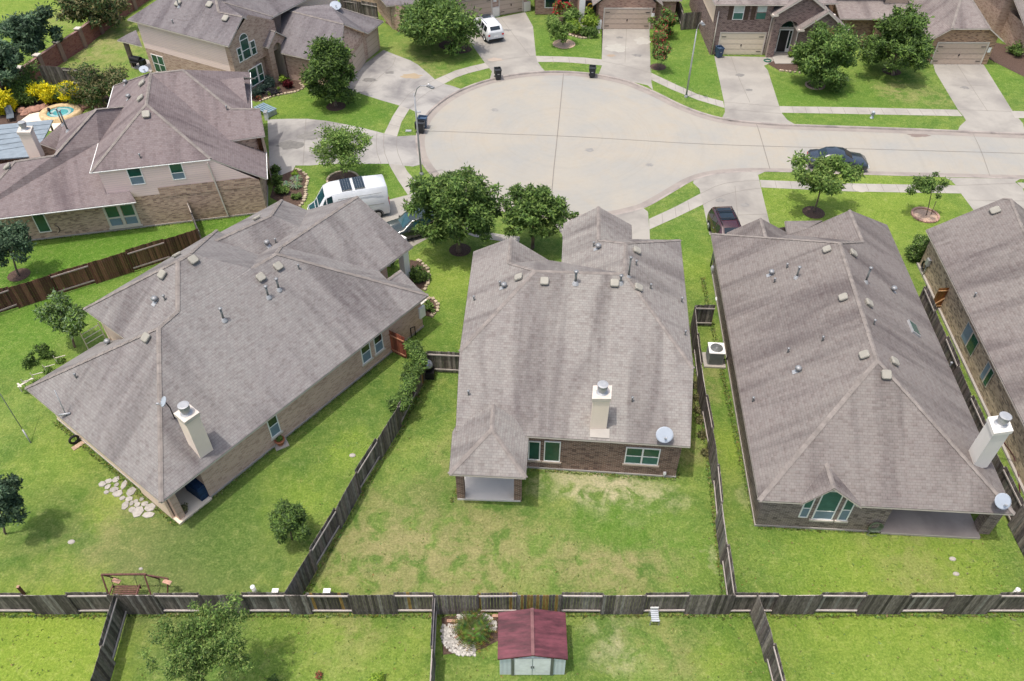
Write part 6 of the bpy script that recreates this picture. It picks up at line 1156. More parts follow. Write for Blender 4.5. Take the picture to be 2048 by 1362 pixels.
bs = [('yellow_shrub', 'bright yellow round shrub between the spa and the far fence', (102, 205), 46, 1.9, 'yellow', 3000, .15), ('yellow_shrub', 'bright yellow shrub half hidden by the olive tree', (150, 207), 44, 2.0, 'yellow', 3000, .15), ('yellow_shrub', 'bright yellow shrub at the left edge by the garden chair', (10, 228), 46, 1.8, 'yellow', 3000, .15),
 ('evergreen_shrub', 'dark tall shrub mass left of the first yellow shrub', (52, 195), 74, 2.6, 'dark', 2600, .17), ('evergreen_shrub', 'lower green shrub in front of the dark shrub mass', (62, 212), 50, 1.5, 'mid', 1500, .15), ('evergreen_shrub', 'dark shrub at the far left under the tree', (8, 190), 60, 2.4, 'dark', 1700, .17), ('evergreen_shrub', 'green shrub between the two yellow shrubs', (128, 205), 30, 1.5, 'dark', 900, .15), ('evergreen_shrub', 'low green shrub right of the second yellow shrub', (172, 208), 40, 1.1, 'mid', 900, .14), ('evergreen_shrub', 'small green shrub left of the dark garden chair', (30, 214), 30, 1.0, 'mid', 700, .14),
 ('garden_shrub', 'upper dark round shrub on the left lawn', (93, 712), 26, .9, 'dark', 900, .085), ('garden_shrub', 'lower dark round shrub on the left lawn', (66, 728), 24, .85, 'dark', 900, .085),
 ('fern_clump', 'green fern clump beside the white porch column', (838, 560), 38, .7, 'dark', 1100, .13), ('fern_clump', 'low fern clump by the side corner bed of the left house', (859, 620), 22, .6, 'mid', 600, .11), ('potted_shrub', 'small dark shrub on the porch of the left house', (785, 535), 14, .8, 'dark', 300, .1),
 ('red_shrub', 'dark red shrub beside the turret house walk', (578, 175), 22, .8, 'red', 700, .13), ('lime_shrub', 'lime green shrub beside the dark red shrub', (566, 168), 18, .7, 'lime', 500, .12), ('sage_hedge', 'pale sage hedge below the turret house windows, upper end', (540, 172), 26, .9, 'sage', 700, .12), ('sage_hedge', 'pale sage hedge below the turret house windows, middle', (527, 182), 26, .9, 'sage', 700, .12), ('sage_hedge', 'pale sage hedge below the turret house windows, lower end', (513, 194), 24, .9, 'sage', 650, .12), ('flowering_shrub', 'dark purple low shrubs in front of the sage hedge', (543, 188), 26, .5, 'purple', 700, .11), ('flowering_shrub', 'pink and white flowers at the lower end of the sage hedge', (518, 200), 12, .5, 'pink', 220, .1),
 ('yellow_flower_clump', 'yellow green mound lowest of the three in the turret bed', (540, 191), 8, .35, 'lime', 160, .09), ('yellow_flower_clump', 'yellow green mound in the middle of the turret bed', (549, 186), 8, .35, 'lime', 160, .09), ('yellow_flower_clump', 'yellow green mound uppermost of the three in the turret bed', (558, 180), 8, .35, 'lime', 160, .09),
 ('foundation_shrub', 'dark shrub by the blended brick corner near the van bed', (556, 370), 22, .9, 'dark', 600, .13), ('foundation_shrub', 'bright green shrub low in the van side bed', (558, 388), 24, .8, 'mid', 700, .12), ('foundation_shrub', 'dark shrub mound at the top of the van side bed', (550, 350), 22, .9, 'dark', 600, .12), ('foundation_shrub', 'small lime shrub near the stone edging of the van side bed', (592, 350), 14, .4, 'lime', 300, .1), ('foundation_shrub', 'green clump at the bottom of the van side bed', (592, 398), 18, .5, 'mid', 400, .1), ('foundation_shrub', 'green clump in the middle of the van side bed', (576, 385), 18, .5, 'lite', 350, .1),
 ('garden_shrub', 'bright green tall shrub under the wreathed door', (1182, 58), 40, 1.9, 'lime', 1600, .16), ('garden_shrub', 'lime leaved shrub at the front of the shrub garden', (1148, 62), 38, .9, 'lime', 1200, .14), ('garden_shrub', 'green shrub mass in the middle of the shrub garden', (1140, 45), 44, 1.3, 'mid', 1400, .16), ('garden_shrub', 'dark shrub at the front right of the shrub garden', (1180, 72), 32, 1.0, 'dark', 900, .14), ('garden_shrub', 'leafy shrub at the left end of the shrub garden', (1108, 62), 30, 1.5, 'mid', 1000, .15),
 ('foundation_shrub', 'dark low hedge by the stone pier house porch', (815, 60), 36, 1.2, 'dark', 900, .16), ('foundation_shrub', 'dark hedge right of the stone pier house porch', (850, 50), 40, 1.3, 'dark', 900, .16), ('foundation_shrub', 'small round shrub in front of the dark porch hedge', (814, 64), 13, .7, 'dark', 260, .12), ('foundation_shrub', 'small leafy tree shape beside the stone pier house porch', (828, 40), 50, 2.6, 'lite', 1300, .2),
 ('foundation_shrub', 'small shrub beside the arched entry bed', (1580, 116), 12, .9, 'lime', 300, .12), ('foundation_shrub', 'dark shrub in the arched entry bed', (1594, 128), 22, .7, 'dark', 500, .13), ('foundation_shrub', 'grey pink shrub left of the wide dark tree', (1722, 92), 34, .9, 'olive', 700, .15), ('foundation_shrub', 'low shrub below the wide dark tree', (1842, 135), 26, .5, 'dark', 500, .13), ('foundation_shrub', 'green shrub at the tan brick house corner', (2030, 110), 32, 1.0, 'mid', 700, .15),
 ('garden_shrub', 'small dark plant cut by the bottom edge left of centre', (545, 1366), 24, .5, 'dark', 500, .08), ('garden_shrub', 'small yellow green plant cut by the bottom edge', (752, 1362), 26, .45, 'lime', 500, .07), ('rust_shrub', 'sparse rust coloured plant near the bottom edge', (638, 1356), 22, .4, 'pink', 160, .05)]
for i, (nm, lb_, bs_, wp_, hz, pal, n_, lf) in enumerate(bs): bush(nm, lb_, bs_, wp_, hz, pal, n_, lf, 100+i, k=10 if n_ < 900 else 18)
random.seed(303); b = P(1833, 520); mb = MB(); leaves(mb, [(Vector((rnd(-.5, .5), rnd(-.35, .45), rnd(.3, 1.65))), .32, rnd(.85, 1.15)) for _ in range(60)], 6500, .10, LEAFC['mid'], tipcol=(.3, .38, .16), tip=.15); o = mb.build('clipped_hedge', M['leaf']); o.location = b; tag(o, 'clipped boxy hedge at the corner of the house at the right edge', 'hedge')
def spiky(name, label, base, r, hz, n, cols, seed, w_=.05):
    random.seed(seed); b = P(*base); mb = MB()
    for i in range(n):
        a = 6.283*i*.618; el = R(12+65*(i/n)); L = r*rnd(.8, 1.1); d = Vector((math.cos(a), math.sin(a), 0)); s_ = Vector((-d.y, d.x, 0))*w_; c_ = tuple(v*rnd(.7, 1.3) for v in random.choice(cols))
        p0 = d*.05+Vector((0, 0, hz*.4)); p1 = p0+d*L*.55*math.cos(el*.8)+Vector((0, 0, L*.5*math.sin(el))); p2 = p0+d*L*math.cos(el*.65)+Vector((0, 0, L*.45*math.sin(el)-.12*L))
        mb.face([p0-s_*.6, p1-s_, p1+s_, p0+s_*.6], col=c_); mb.face([p1-s_, p2, p1+s_], col=c_)
    o = mb.build(name, M['leaf']); o.location = b; tag(o, label, 'plant'); return o
spiky('agave_plant', 'pale spiky agave, upper one in the van side bed', (594, 362), .6, .3, 34, [(.22, .30, .18), (.28, .36, .22)], 1); spiky('agave_plant', 'pale spiky agave, middle one in the van side bed', (592, 375), .6, .3, 34, [(.22, .30, .18), (.28, .36, .22)], 2); spiky('agave_plant', 'pale spiky agave by the lower left of the van side bed', (573, 372), .5, .3, 30, [(.2, .28, .16), (.26, .34, .2)], 3)
root = empty('sago_palm', P(947, 1268), 'sago palm with dark green fronds in the white gravel bed', 'palm'); random.seed(5); mb = MB()
for i in range(64):
    a = 6.283*i*.618; el = R(5+70*(i/64)); L = rnd(1.05, 1.35); d = Vector((math.cos(a), math.sin(a), 0)); side = Vector((-d.y, d.x, 0)); old = i < 12; pts = []
    for j in range(9):
        t = j/8; pts.append(d*(L*t*math.cos(el*.75))+Vector((0, 0, .45+L*.75*math.sin(el)*t-.45*t*t)))
    for j in range(1, 9):
        w_ = .21*math.sin(math.pi*min(1, j/8*.9+.08)); c_ = tuple(v*rnd(.6, 1.4) for v in ((.25, .17, .03) if old else random.choice([(.06, .10, .02), (.10, .15, .025), (.14, .17, .03)])))
        for sg in (-1, 1):
            for q_ in (.0, .5): p = pts[j-1].lerp(pts[j], q_); e_ = p+side*sg*w_+d*.05+Vector((0, 0, .03)); mb.face([p, p+d*.045, e_], col=c_)
mb.build('fronds', M['leaf'], root); tm = MB(); tm.lathe((0, 0, 0), [(.16, 0), (.18, .2), (.14, .45), (0, .5)], 10); tm.build('trunk', M['bark'], root)
random.seed(8); mb = MB(); pl_ = [P(x, y) for x, y in ((885, 1300), (890, 1262), (925, 1232), (985, 1228), (990, 1250), (950, 1290), (925, 1305))]
for i in range(2200):
    t = random.random(); a = random.random(); x_ = rnd(882, 992); y_ = rnd(1226, 1312)
    dx_, dy_ = (x_-940)/56, (y_-1268)/44; r_ = math.hypot(dx_, dy_)
    if r_ > 1.05 or (r_ < .45) or (x_ > 950 and y_ > 1262) or (x_ < 915 and y_ < 1250): continue
    q = P(x_, y_); s_ = rnd(.05, .12); v_ = rnd(.5, .95); mb.box((q.x, q.y, .035), (s_, s_*.8, s_*.7), rnd(0, 3), (.66*v_, .63*v_, .58*v_))
tag(mb.build('white_gravel', M['rock']), 'scattered white gravel round the sago palm', 'gravel', kind='stuff')
# vines over the fence between the left garden and the grill
random.seed(21); mb = MB(); bl = []
for (x, y, z, r_) in ((832, 700, 1.8, .5), (822, 692, 1.6, .45), (838, 712, 1.85, .5), (843, 722, 1.8, .4), (838, 738, 1.6, .45), (825, 762, 1.7, .45), (815, 775, 1.75, .5), (808, 788, 1.6, .45), (800, 800, 1.5, .5), (820, 735, 1.1, .5), (812, 752, .9, .45), (790, 815, .9, .45), (783, 806, 1.2, .35), (830, 745, 1.8, .4), (805, 812, 1.4, .4), (828, 690, .9, .5), (815, 800, 1.7, .35), (836, 728, 1.3, .5)):
    bl.append((P(x, y, z), r_, rnd(.8, 1.2)))
leaves(mb, [(a_, b_*.85, c_) for a_, b_, c_ in bl], 3600, .11, LEAFC['mid']+LEAFC['dark'], up=.6); tag(mb.build('climbing_vine', M['leaf']), 'green vine sprawling over the fence between the rust gate and the kettle grill', 'vine')
for i, (pts_, lb_) in enumerate((([(1392, 770), (1398, 820), (1405, 870), (1412, 905), (1400, 840), (1396, 795)], 'row of weeds along the foot of the fence right of the middle house'), ([(95, 740), (120, 720), (75, 765), (60, 780)], 'low plants along the roof edge of the left house'))):
    random.seed(60+i); mb = MB(); leaves(mb, [(P(x, y, .12), .28, rnd(.7, 1.2)) for x, y in pts_ for _ in range(2)], 800, .09, LEAFC['lite'] if i else LEAFC['olive']); tag(mb.build('weeds', M['leaf']), lb_, 'weeds')
# grass tufts fringing walls, fences and kerbs and breaking up the lawns
random.seed(99); mb = MB()
def tuft(x, y, s_, cols):
    for j in range(3):
        a = rnd(0, 3.14); d = Vector((math.cos(a), math.sin(a), 0))*s_*.5; l_ = Vector((rnd(-1, 1), rnd(-1, 1), .6))*s_*rnd(.8, 1.4); c_ = tuple(v*rnd(.7, 1.3) for v in random.choice(cols)); mb.face([(x-d.x, y-d.y, 0), (x+d.x, y+d.y, 0), (x+l_.x, y+l_.y, l_.z)], col=c_)
gcols = [(.16, .23, .05), (.22, .29, .07), (.12, .19, .04), (.28, .32, .11)]
def along(pts, sp_, off, s_=.13):
    pts = [Vector((p[0], p[1], 0)) for p in pts]
    for a, b in zip(pts[:-1], pts[1:]):
        L = (b-a).length; d = (b-a)/max(L, .01)
        for i in range(int(L/sp_)):
            for sg in (-1, 1): p = a+d*(i*sp_+rnd(0, sp_)); q = p+Vector((-d.y, d.x, 0))*sg*(off+abs(random.gauss(0, .06))); tuft(q.x, q.y, s_*rnd(.5, 1.2), gcols)
along([(xs[0], YF), (xs[-1], YF)], .05, .08); along(f2, .06, .08); along([(10.12, 18.2), (10.42, 22.4), (10.86, 26.6), (11.23, 34.3), (11.62, 37.9)], .06, .08)
for pth in ([(-2.6, 26.3), (-3.2, 24.2)], [(0.9, 26.5), (8.85, 25.84), (9.2, 29)], [(12.5, 22.9), (12.9, 36), (13.2, 43)], [(12.6, 22.85), (20.5, 22.4)], [(-17.0, 23.05), (-5.95, 37.65)], [(-35.3, 47.15), (-18.5, 50.82)], [(-17.2, 23.0), (-26.3, 29.9)]): along(pth, .06, .03, .11)
for (x0, y0_, x1, y1_, n_) in ((600, 860, 1450, 1185, 700), (1470, 1070, 2048, 1185, 250), (0, 1230, 2048, 1362, 700)):
    for _ in range(n_):
        q = P(rnd(x0, x1), rnd(y0_, y1_))
        if -3.4 < q.x < 9.3 and q.y > 23.8: continue
        tuft(q.x, q.y, rnd(.04, .09), gcols+[(.30, .27, .10)])
tag(mb.build('grass_tufts', M['leaf']), 'loose taller grass along fences, walls and in the yards', 'grass', kind='stuff')
# ================================================================ VEHICLES AND PROPS
def car(name, label, loc, rz, prof, paint, cat='car', wheels=(.18, .82), L=4.7, hw=.93, gl='carglass', extra=None, wr=.33, roofpaint=None):
    """prof: stations (x 0..1, z_bottom, z_belt, z_top, half_width_belt, half_width_top); glass where top rises above belt"""
    root = empty(name, loc, label, cat, None, rz); rings = []
    for (x, zb, zl, zt, wb, wt) in prof:
        X = (x-.5)*L; rings.append([Vector((X, s_*y, z)) for s_, y, z in ((-1, wb*.90, zb), (-1, wb, zb+.18), (-1, wb*1.0, zl-.22), (-1, wb*.965, zl), (-1, (wb*.965*.12+wt*.88), zt-.045), (-1, wt*.86, zt), (1, wt*.86, zt), (1, (wb*.965*.12+wt*.88), zt-.045), (1, wb*.965, zl), (1, wb*1.0, zl-.22), (1, wb, zb+.18), (1, wb*.90, zb))])
    body, glass_, n_ = MB(), MB(), len(rings[0])
    for i in range(len(rings)-1):
        a, b = rings[i], rings[i+1]; pa, pb = prof[i], prof[i+1]
        for j in range(n_-1):
            q = [a[j], b[j], b[j+1], a[j+1]]; body.face(q, smooth=True)
            tall = min(pa[3]-pa[2], pb[3]-pb[2]) > .28; slope = abs(pa[3]-pb[3]) > .22
            isg = (j in (3, 7) and tall and i not in SKIPG.get(name, ())) or (j == 5 and slope)
            if isg:
                c = sum(q, Vector())/4; nr = (q[1]-q[0]).cross(q[3]-q[0])
                if nr.length > 1e-6:
                    nr.normalize(); 
                    if nr.dot(c-Vector((c.x, 0, .7))) < 0: nr = -nr
                    glass_.face([c+(p-c)*.86+nr*.012 for p in q])
    body.face(rings[0]); body.face(rings[-1][::-1])
    bo = body.build('body', paint, root); g = glass_.build('window', M[gl], root)
    if roofpaint: pass
    for k, x in enumerate(wheels):
        for s_ in (-1, 1):
            wm = MB(); X = (x-.5)*L; y = s_*(hw-.09); wm.tube([(X, y-.11, wr), (X, y+.11, wr)], wr, 18, smooth=False); w_ = wm.build('wheel', M['rubber'], root)
            rm = MB(); rm.tube([(X, y+s_*.105, wr), (X, y+s_*.125, wr)], wr*.62, 14, smooth=False)
            for t in range(5): an = t*1.2566; rm.bar((X, y+s_*.13, wr), (X+wr*.58*math.cos(an), y+s_*.13, wr+wr*.58*math.sin(an)), .03, .05)
            rm.build('rim', M['alloy'], w_)
            am = MB(); am.tube([(X+(wr+.06)*math.cos(t), s_*(hw+.004), wr+(wr+.06)*math.sin(t)) for t in [math.pi*k_/8 for k_ in range(9)]], .028, 5); am.build('wheel_arch', M['black'], root)
    for s_ in (-1, 1):                                   # door gaps and handles
        for x in ((.36, .52, .66) if L < 5.5 else (.60, .74)):
            X = (x-.5)*L; zt_ = prof[3][2]-.02; MB().bar((X, s_*(hw*1.0+.004), .42), (X, s_*(hw*.985+.004), zt_), .012, .012).build('door_gap', M['black'], root)
        for x in ((.40, .56) if L < 5.5 else (.64,)): MB().box(((x-.5)*L, s_*(hw+.012), prof[3][2]-.14), (.16, .025, .03)).build('door_handle', M['alloy'], root)
    f0, f1 = rings[-1], rings[0]
    for s_ in (-1, 1):
        MB().box((L/2-.03, s_*hw*.68, prof[-1][2]-.10), (.12, .34, .14)).build('headlight', M['lampwhite'], root)
        MB().box((-L/2+.02, s_*hw*.78, prof[0][2]-.12), (.08, .22, .30 if prof[0][3] > 1.2 else .16)).build('tail_light', M['lampred'], root)
        MB().box((L*MIRR.get(name, .16), s_*(hw+.10), prof[0][2] if False else 1.0*MIRZ.get(name, 1.0)), (.12, .2, .13)).build('mirror', M['black'] if name != 'white_suv' else paint, root)
    MB().box((L/2+.0, 0, .42), (.06, hw*1.5, .16)).build('front_bumper', M['black'], root); MB().box((-L/2+.0, 0, .42), (.06, hw*1.7, .14)).build('rear_bumper', M['black'], root)
    MB().box((-L/2-.01, 0, .72), (.03, .45, .14)).build('number_plate', M['white'], root)
    return root
def paint(name, col, rough=.25):
    m, n, l, b = new_mat(name); b.inputs['Base Color'].default_value = c4(col); b.inputs['Roughness'].default_value = rough; b.inputs['Coat Weight'].default_value = .6; b.inputs['Coat Roughness'].default_value = .05
    pos = N(n, 'ShaderNodeNewGeometry').outputs['Position']; f = noise(n, l, pos, 2.5, 4); l.new(mixc(n, l, mrange(n, l, f, .35, .7, 0, .35), col, tuple(v*.75+.01 for v in col)), b.inputs['Base Color']); return m
SKIPG = {'white_van': (0, 1, 2, 3)}; MIRR = {'white_van': .30, 'sedan': .15}; MIRZ = {'white_van': 1.35}
def place(px1, px2, z=0): a, b = P(*px1), P(*px2); return (a+b)/2, math.atan2(b.y-a.y, b.x-a.x)
# black sedan in the street, nose to the right
c = P(1678, 344, -.12); c.y += .9
car('sedan', 'dark blue grey sedan parked at the kerb of the street', (c.x, c.y, -.12), R(-7), [(0, .35, .78, .80, .78, .60), (.03, .25, .92, .95, .86, .66), (.14, .22, .98, 1.04, .90, .66), (.28, .2, .99, 1.40, .91, .66), (.42, .2, .98, 1.46, .92, .68), (.56, .2, .97, 1.42, .92, .67), (.72, .2, .95, 1.02, .92, .72), (.90, .22, .84, .88, .90, .74), (.985, .26, .66, .70, .80, .60), (1.0, .34, .58, .60, .72, .5)], paint('paint_dark_blue', (.025, .034, .052)), L=4.7, hw=.91, wr=.33)
# white car on the upper driveway, tail towards us
a_ = P(985, 94); b_ = P(952, 62); d_ = (b_-a_).normalized(); c = P(968, 84)+Vector((0.35, 2.0, 0)); rzw = R(112)
sv = car('white_suv', 'white sport utility car with black sunroof on the upper driveway', (c.x, c.y, 0), rzw, [(0, .35, 1.0, 1.12, .90, .70), (.02, .28, 1.08, 1.30, .95, .72), (.08, .24, 1.08, 1.66, .97, .73), (.25, .22, 1.06, 1.74, .98, .74), (.42, .22, 1.05, 1.76, .98, .75), (.60, .22, 1.04, 1.70, .98, .74), (.74, .22, 1.06, 1.14, .98, .78), (.93, .24, 1.0, 1.04, .96, .78), (1.0, .32, .78, .80, .84, .6)], paint('paint_white_suv', (.66, .67, .68)), L=4.95, hw=.97, wr=.36)
MB().box((.45, 0, 1.765), (.95, .95, .02)).build('sunroof', M['carglass'], sv)
for s_ in (-.66, .66): MB().bar((-1.7, s_, 1.80), (.9, s_, 1.80), .04, .05).build('roof_rail', M['alloy'], sv)
# maroon car on the right house driveway, nose towards us
c = Vector((15.62, 47.2, 0))
mv = car('maroon_suv', 'dark maroon utility car on the driveway left of the right house garage', (c.x, c.y, 0), R(-86), [(0, .35, 1.0, 1.12, .86, .68), (.02, .28, 1.04, 1.35, .90, .70), (.06, .25, 1.04, 1.62, .92, .72), (.25, .22, 1.03, 1.70, .93, .73), (.45, .22, 1.02, 1.70, .93, .73), (.62, .22, 1.0, 1.64, .93, .72), (.75, .22, 1.0, 1.08, .93, .75), (.94, .24, .94, .98, .90, .74), (1.0, .32, .74, .76, .8, .6)], paint('paint_maroon', (.045, .012, .018)), L=4.6, hw=.92, wr=.35)
MB().box((-.95, 0, 1.712), (1.5, 1.0, .02)).build('sunroof', M['carglass'], mv)
for s_ in (-.62, .62): MB().bar((-1.8, s_, 1.76), (.5, s_, 1.76), .04, .05).build('roof_rail', M['black'], mv)
for x_ in (-1.2, -.3): MB().bar((x_, -.64, 1.80), (x_, .64, 1.80), .07, .03).build('cross_bar', M['black'], mv)
# dark pickup-like car under the large tree, nose towards the house
c = P(838, 480, 0)+Vector((-.35, .9, 0))
car('green_suv', 'dark green car half hidden under the largest tree beside the white van', (c.x, c.y, 0), R(205), [(0, .35, .95, 1.05, .86, .66), (.03, .28, 1.02, 1.30, .90, .68), (.10, .25, 1.02, 1.58, .92, .70), (.28, .22, 1.01, 1.66, .93, .71), (.45, .22, 1.0, 1.66, .93, .71), (.58, .22, 1.0, 1.58, .93, .70), (.73, .22, 1.0, 1.06, .93, .75), (.93, .24, .94, .98, .90, .74), (1.0, .32, .74, .76, .8, .6)], paint('paint_dark_green', (.018, .03, .028)), L=4.7, hw=.92, gl='blueglass', wr=.35)
# white high roof van: nose towards the left house, tail lamps on the right
rear = P(783, 424); c = P(722, 440)+Vector((0, .9, 0)); rzv = R(180+17)
rr_ = P(776, 428); dv = Vector((math.cos(rzv), math.sin(rzv), 0)); pv = Vector((-dv.y, dv.x, 0)); cv = rr_+dv*2.85-pv*1.0+Vector((.15, -.35, 0))
van = car('white_van', 'white high roof van with roof solar panels beside the left house', (cv.x, cv.y, 0), rzv, [(0, .35, 1.30, 2.50, .97, .84), (.012, .25, 1.30, 2.64, .99, .88), (.25, .22, 1.30, 2.72, 1.0, .90), (.50, .22, 1.30, 2.74, 1.0, .90), (.68, .22, 1.30, 2.70, 1.0, .89), (.76, .22, 1.30, 2.52, 1.0, .86), (.865, .22, 1.28, 1.62, 1.0, .82), (.90, .24, 1.16, 1.34, .98, .80), (.985, .28, .98, 1.06, .94, .76), (1.0, .32, .8, .84, .86, .66)], paint('paint_white_van', (.62, .64, .66)), cat='van', L=5.95, hw=1.0, wr=.36, wheels=(.16, .82), gl='blueglass')
for i, x_ in enumerate((-1.55, -.6)):
    sp_ = MB().box((x_+.55, .05, 2.80), (.72, 1.55, .05)).build('solar_panel', M['carglass'], van); MB().box((x_+.55, .05, 2.775), (.78, 1.61, .04)).build('panel_frame', M['galv'], sp_)
    gm_ = MB()
    for k_ in (-.18, 0, .18): gm_.bar((x_+.55+k_, -.7, 2.83), (x_+.55+k_, .8, 2.83), .008, .004)
    gm_.build('cell_lines', M['galv'], sp_)
MB().box((-.9, 0, 2.77), (.4, .5, .06)).build('roof_hatch', M['white'], van)
for s_ in (-1, 1):
    MB().bar((-2.6, s_*1.012, 1.28), (1.6, s_*1.012, 1.28), .012, .05).build('side_moulding', M['galv'], van); MB().bar((-2.5, s_*.955, 2.2), (.7, s_*.955, 2.2), .015, .03).build('door_track', M['galv'], van)
    MB().box((-2.98, s_*.88, 1.35), (.05, .12, .62)).build('tail_light', M['lampred'], van)
# wheeled bins
def bin_(label, px, rz, mat='bin', s=1.0, lid=True, group=None):
    root = empty('wheeled_bin', P(px[0], px[1], px[2] if len(px) > 2 else 0), label, 'bin', group, rz); mb = MB(); lo, hi = [(-.24, -.26), (.24, -.26), (.24, .26), (-.24, .26)], [(-.31, -.36), (.31, -.36), (.31, .36), (-.31, .36)]
    for i in range(4): j = (i+1) % 4; mb.face([(lo[i][0], lo[i][1], .04), (lo[j][0], lo[j][1], .04), (hi[j][0], hi[j][1], 1.0), (hi[i][0], hi[i][1], 1.0)])
    mb.face([(x, y, .04) for x, y in lo[::-1]]); mb.face([(x*.9, y*.9, .9) for x, y in hi]); mb.build('bin_body', M[mat], root)
    rm = MB()
    for i in range(4): rm.bar((hi[i][0], hi[i][1], 1.0), (hi[(i+1) % 4][0], hi[(i+1) % 4][1], 1.0), .06, .05)
    rm.build('rim', M[mat], root); lm = MB()
    if lid: lm.box((0, .02, 1.06), (.64, .72, .05)); lm.box((0, .02, 1.1), (.5, .56, .04)); lm.build('lid', M[mat], root)
    else: lm.box((0, .40, .72), (.62, .04, .68)); lm.build('open_lid', M[mat], root)
    MB().bar((-.25, .4, 1.0), (.25, .4, 1.0), .04, .04).build('handle', M[mat], root)
    for x in (-.27, .27): MB().tube([(x-.03, .3, .12), (x+.03, .3, .12)], .12, 12, smooth=False).build('wheel', M['rubber'], root)
    MB().box((0, -.335, .62), (.2, .01, .07), tilt=Matrix.Rotation(0, 3, 'X')).build('label_plate', M['galv'], root)
    root.scale = (s, s, s); return root
bin_('black wheeled bin on the kerb below the upper driveways, lid hanging open', (996, 158, -.1), R(10), lid=False); bin_('black wheeled bin at the kerb below the shrub garden', (1184, 154, -.1), R(-4), lid=False)
bin_('dark wheeled bin nearest the lamp post, in front of the blue one', (842, 265, -.1), R(80), lid=False); bin_('dark blue wheeled bin behind the other at the lamp post', (847, 255, -.1), R(80), 'bin_b', lid=False); bin_('grey blue bin in front of the cream garage door', (1437, 114), R(15), 'bin_b', lid=False)
# street lamps
def lamp(label, base, topz, armpx, armz, tilt=0):
    b = P(*base); root = empty('street_lamp', b, label, 'street lamp'); a = P(armpx[0], armpx[1], armz)-b; tp = Vector((0, 0, topz)); mb = MB(); mb.tube([(0, 0, 0), (0, 0, topz*.5), tp], [.085, .07, .05], 10); mb.build('pole', M['galv'], root)
    MB().lathe((0, 0, 0), [(.17, 0), (.17, .12), (.11, .25)], 10).build('base_cover', M['galv'], root)
    m1 = tp+(Vector((a.x, a.y, 0))*.45)+Vector((0, 0, (a.z-topz)*.75)); arm = MB(); arm.tube([tp-Vector((0, 0, .25)), tp+(m1-tp)*.5+Vector((0, 0, .12)), m1, a], .035, 7); arm.build('arm', M['galv'], root)
    d = Vector((a.x, a.y, 0)).normalized(); hm = MB(); hm.box((a.x+d.x*.2, a.y+d.y*.2, a.z), (.62, .26, .10), math.atan2(d.y, d.x)); hm.box((a.x+d.x*.15, a.y+d.y*.15, a.z+.07), (.34, .18, .07), math.atan2(d.y, d.x)); hd = hm.build('lamp_head', M['metal'], root)
    MB().box((a.x+d.x*.22, a.y+d.y*.22, a.z-.06), (.4, .2, .03), math.atan2(d.y, d.x)).build('lens', M['lampwhite'], hd); MB().lathe((a.x, a.y, a.z+.1), [(.05, 0), (.05, .08), (0, .1)], 8).build('photocell', M['white'], hd)
lamp('grey street lamp by the wheeled bins at the left of the cul de sac', (843, 349), 7.0, (857, 172), 8.2)
lamp('grey street lamp on the right side verge below the shuttered windows', (1372, 194), 6.4, (1403, 46), 7.2)
# kettle grill, air conditioners, dishes handled with the roofs
root = empty('kettle_grill', P(857, 752), 'silver lidded kettle grill in the corner of the middle back yard', 'grill'); MB().lathe((0, 0, .95), [(.0, .34), (.12, .33), (.26, .24), (.33, .08), (.34, 0)][::-1], 18).build('lid', M['grill'], root); MB().lathe((0, 0, .95), [(.34, 0), (.32, -.12), (.2, -.28), (0, -.32)][::-1], 18).build('bowl', M['black'], root)
MB().bar((-.08, 0, 1.33), (.08, 0, 1.33), .03, .04).build('handle', M['chrome'], root)
mb = MB()
for t in (0, 2.1, 4.2): mb.tube([(.15*math.cos(t), .15*math.sin(t), .72), (.33*math.cos(t), .33*math.sin(t), 0)], .02, 6)
mb.lathe((0, 0, .22), [(.2, 0), (.0, .02)], 12); mb.build('stand', M['black'], root); MB().box((0, -.05, .3), (.75, .6, .5)).build('side_cart', M['black'], root)
def acunit(label, px, rz):
    root = empty('air_conditioner', P(*px), label, 'air conditioner', None, rz); root.scale = (1.15, 1.15, 1.15); MB().box((0, 0, .05), (1.15, 1.1, .1)).build('pad', M['slab'], root); mb = MB(); mb.box((0, 0, .52), (.78, .78, .84)); mb.build('casing', M['galv'], root)
    gm = MB()
    for k in range(14):
        z = .16+k*.055
        for s_ in (-1, 1): gm.box((0, s_*.395, z), (.7, .02, .018)); gm.box((s_*.395, 0, z), (.02, .7, .018))
    gm.build('louvres', M['pipe'], root); tm = MB(); tm.box((0, 0, .955), (.84, .84, .06)); tp = tm.build('top_cover', M['white'], root); MB().lathe((0, 0, .99), [(0.0, 0), (.33, 0), (.34, -.01)], 24).build('fan_well', M['pipe'], tp)
    rm = MB()
    for r_ in (.08, .14, .2, .26, .32): rm.tube([(r_*math.cos(t), r_*math.sin(t), 1.005) for t in [6.2832*k/20 for k in range(21)]], .007, 4, cap=False)
    for k in range(6): a = k*1.047; rm.bar((0, 0, 1.005), (.33*math.cos(a), .33*math.sin(a), 1.005), .012, .012)
    rm.lathe((0, 0, 1.0), [(.07, 0), (.06, .02), (0, .025)], 12); rm.build('fan_guard', M['metal'], tp); pm = MB(); pm.tube([(.4, -.2, .3), (.6, -.15, .35), (.65, 0, .15), (.72, .1, .5)], .03, 6); pm.build('refrigerant_pipe', M['black'], root); return root
acunit('grey air conditioner with white top between the middle and right houses', (1427, 722), R(-4)); 
root = empty('patio_cover_table', P(400, 990)+Vector((-.05, .1, 0)), 'navy covered grill on the corner patio of the left house', 'covered grill', None, R(-35))
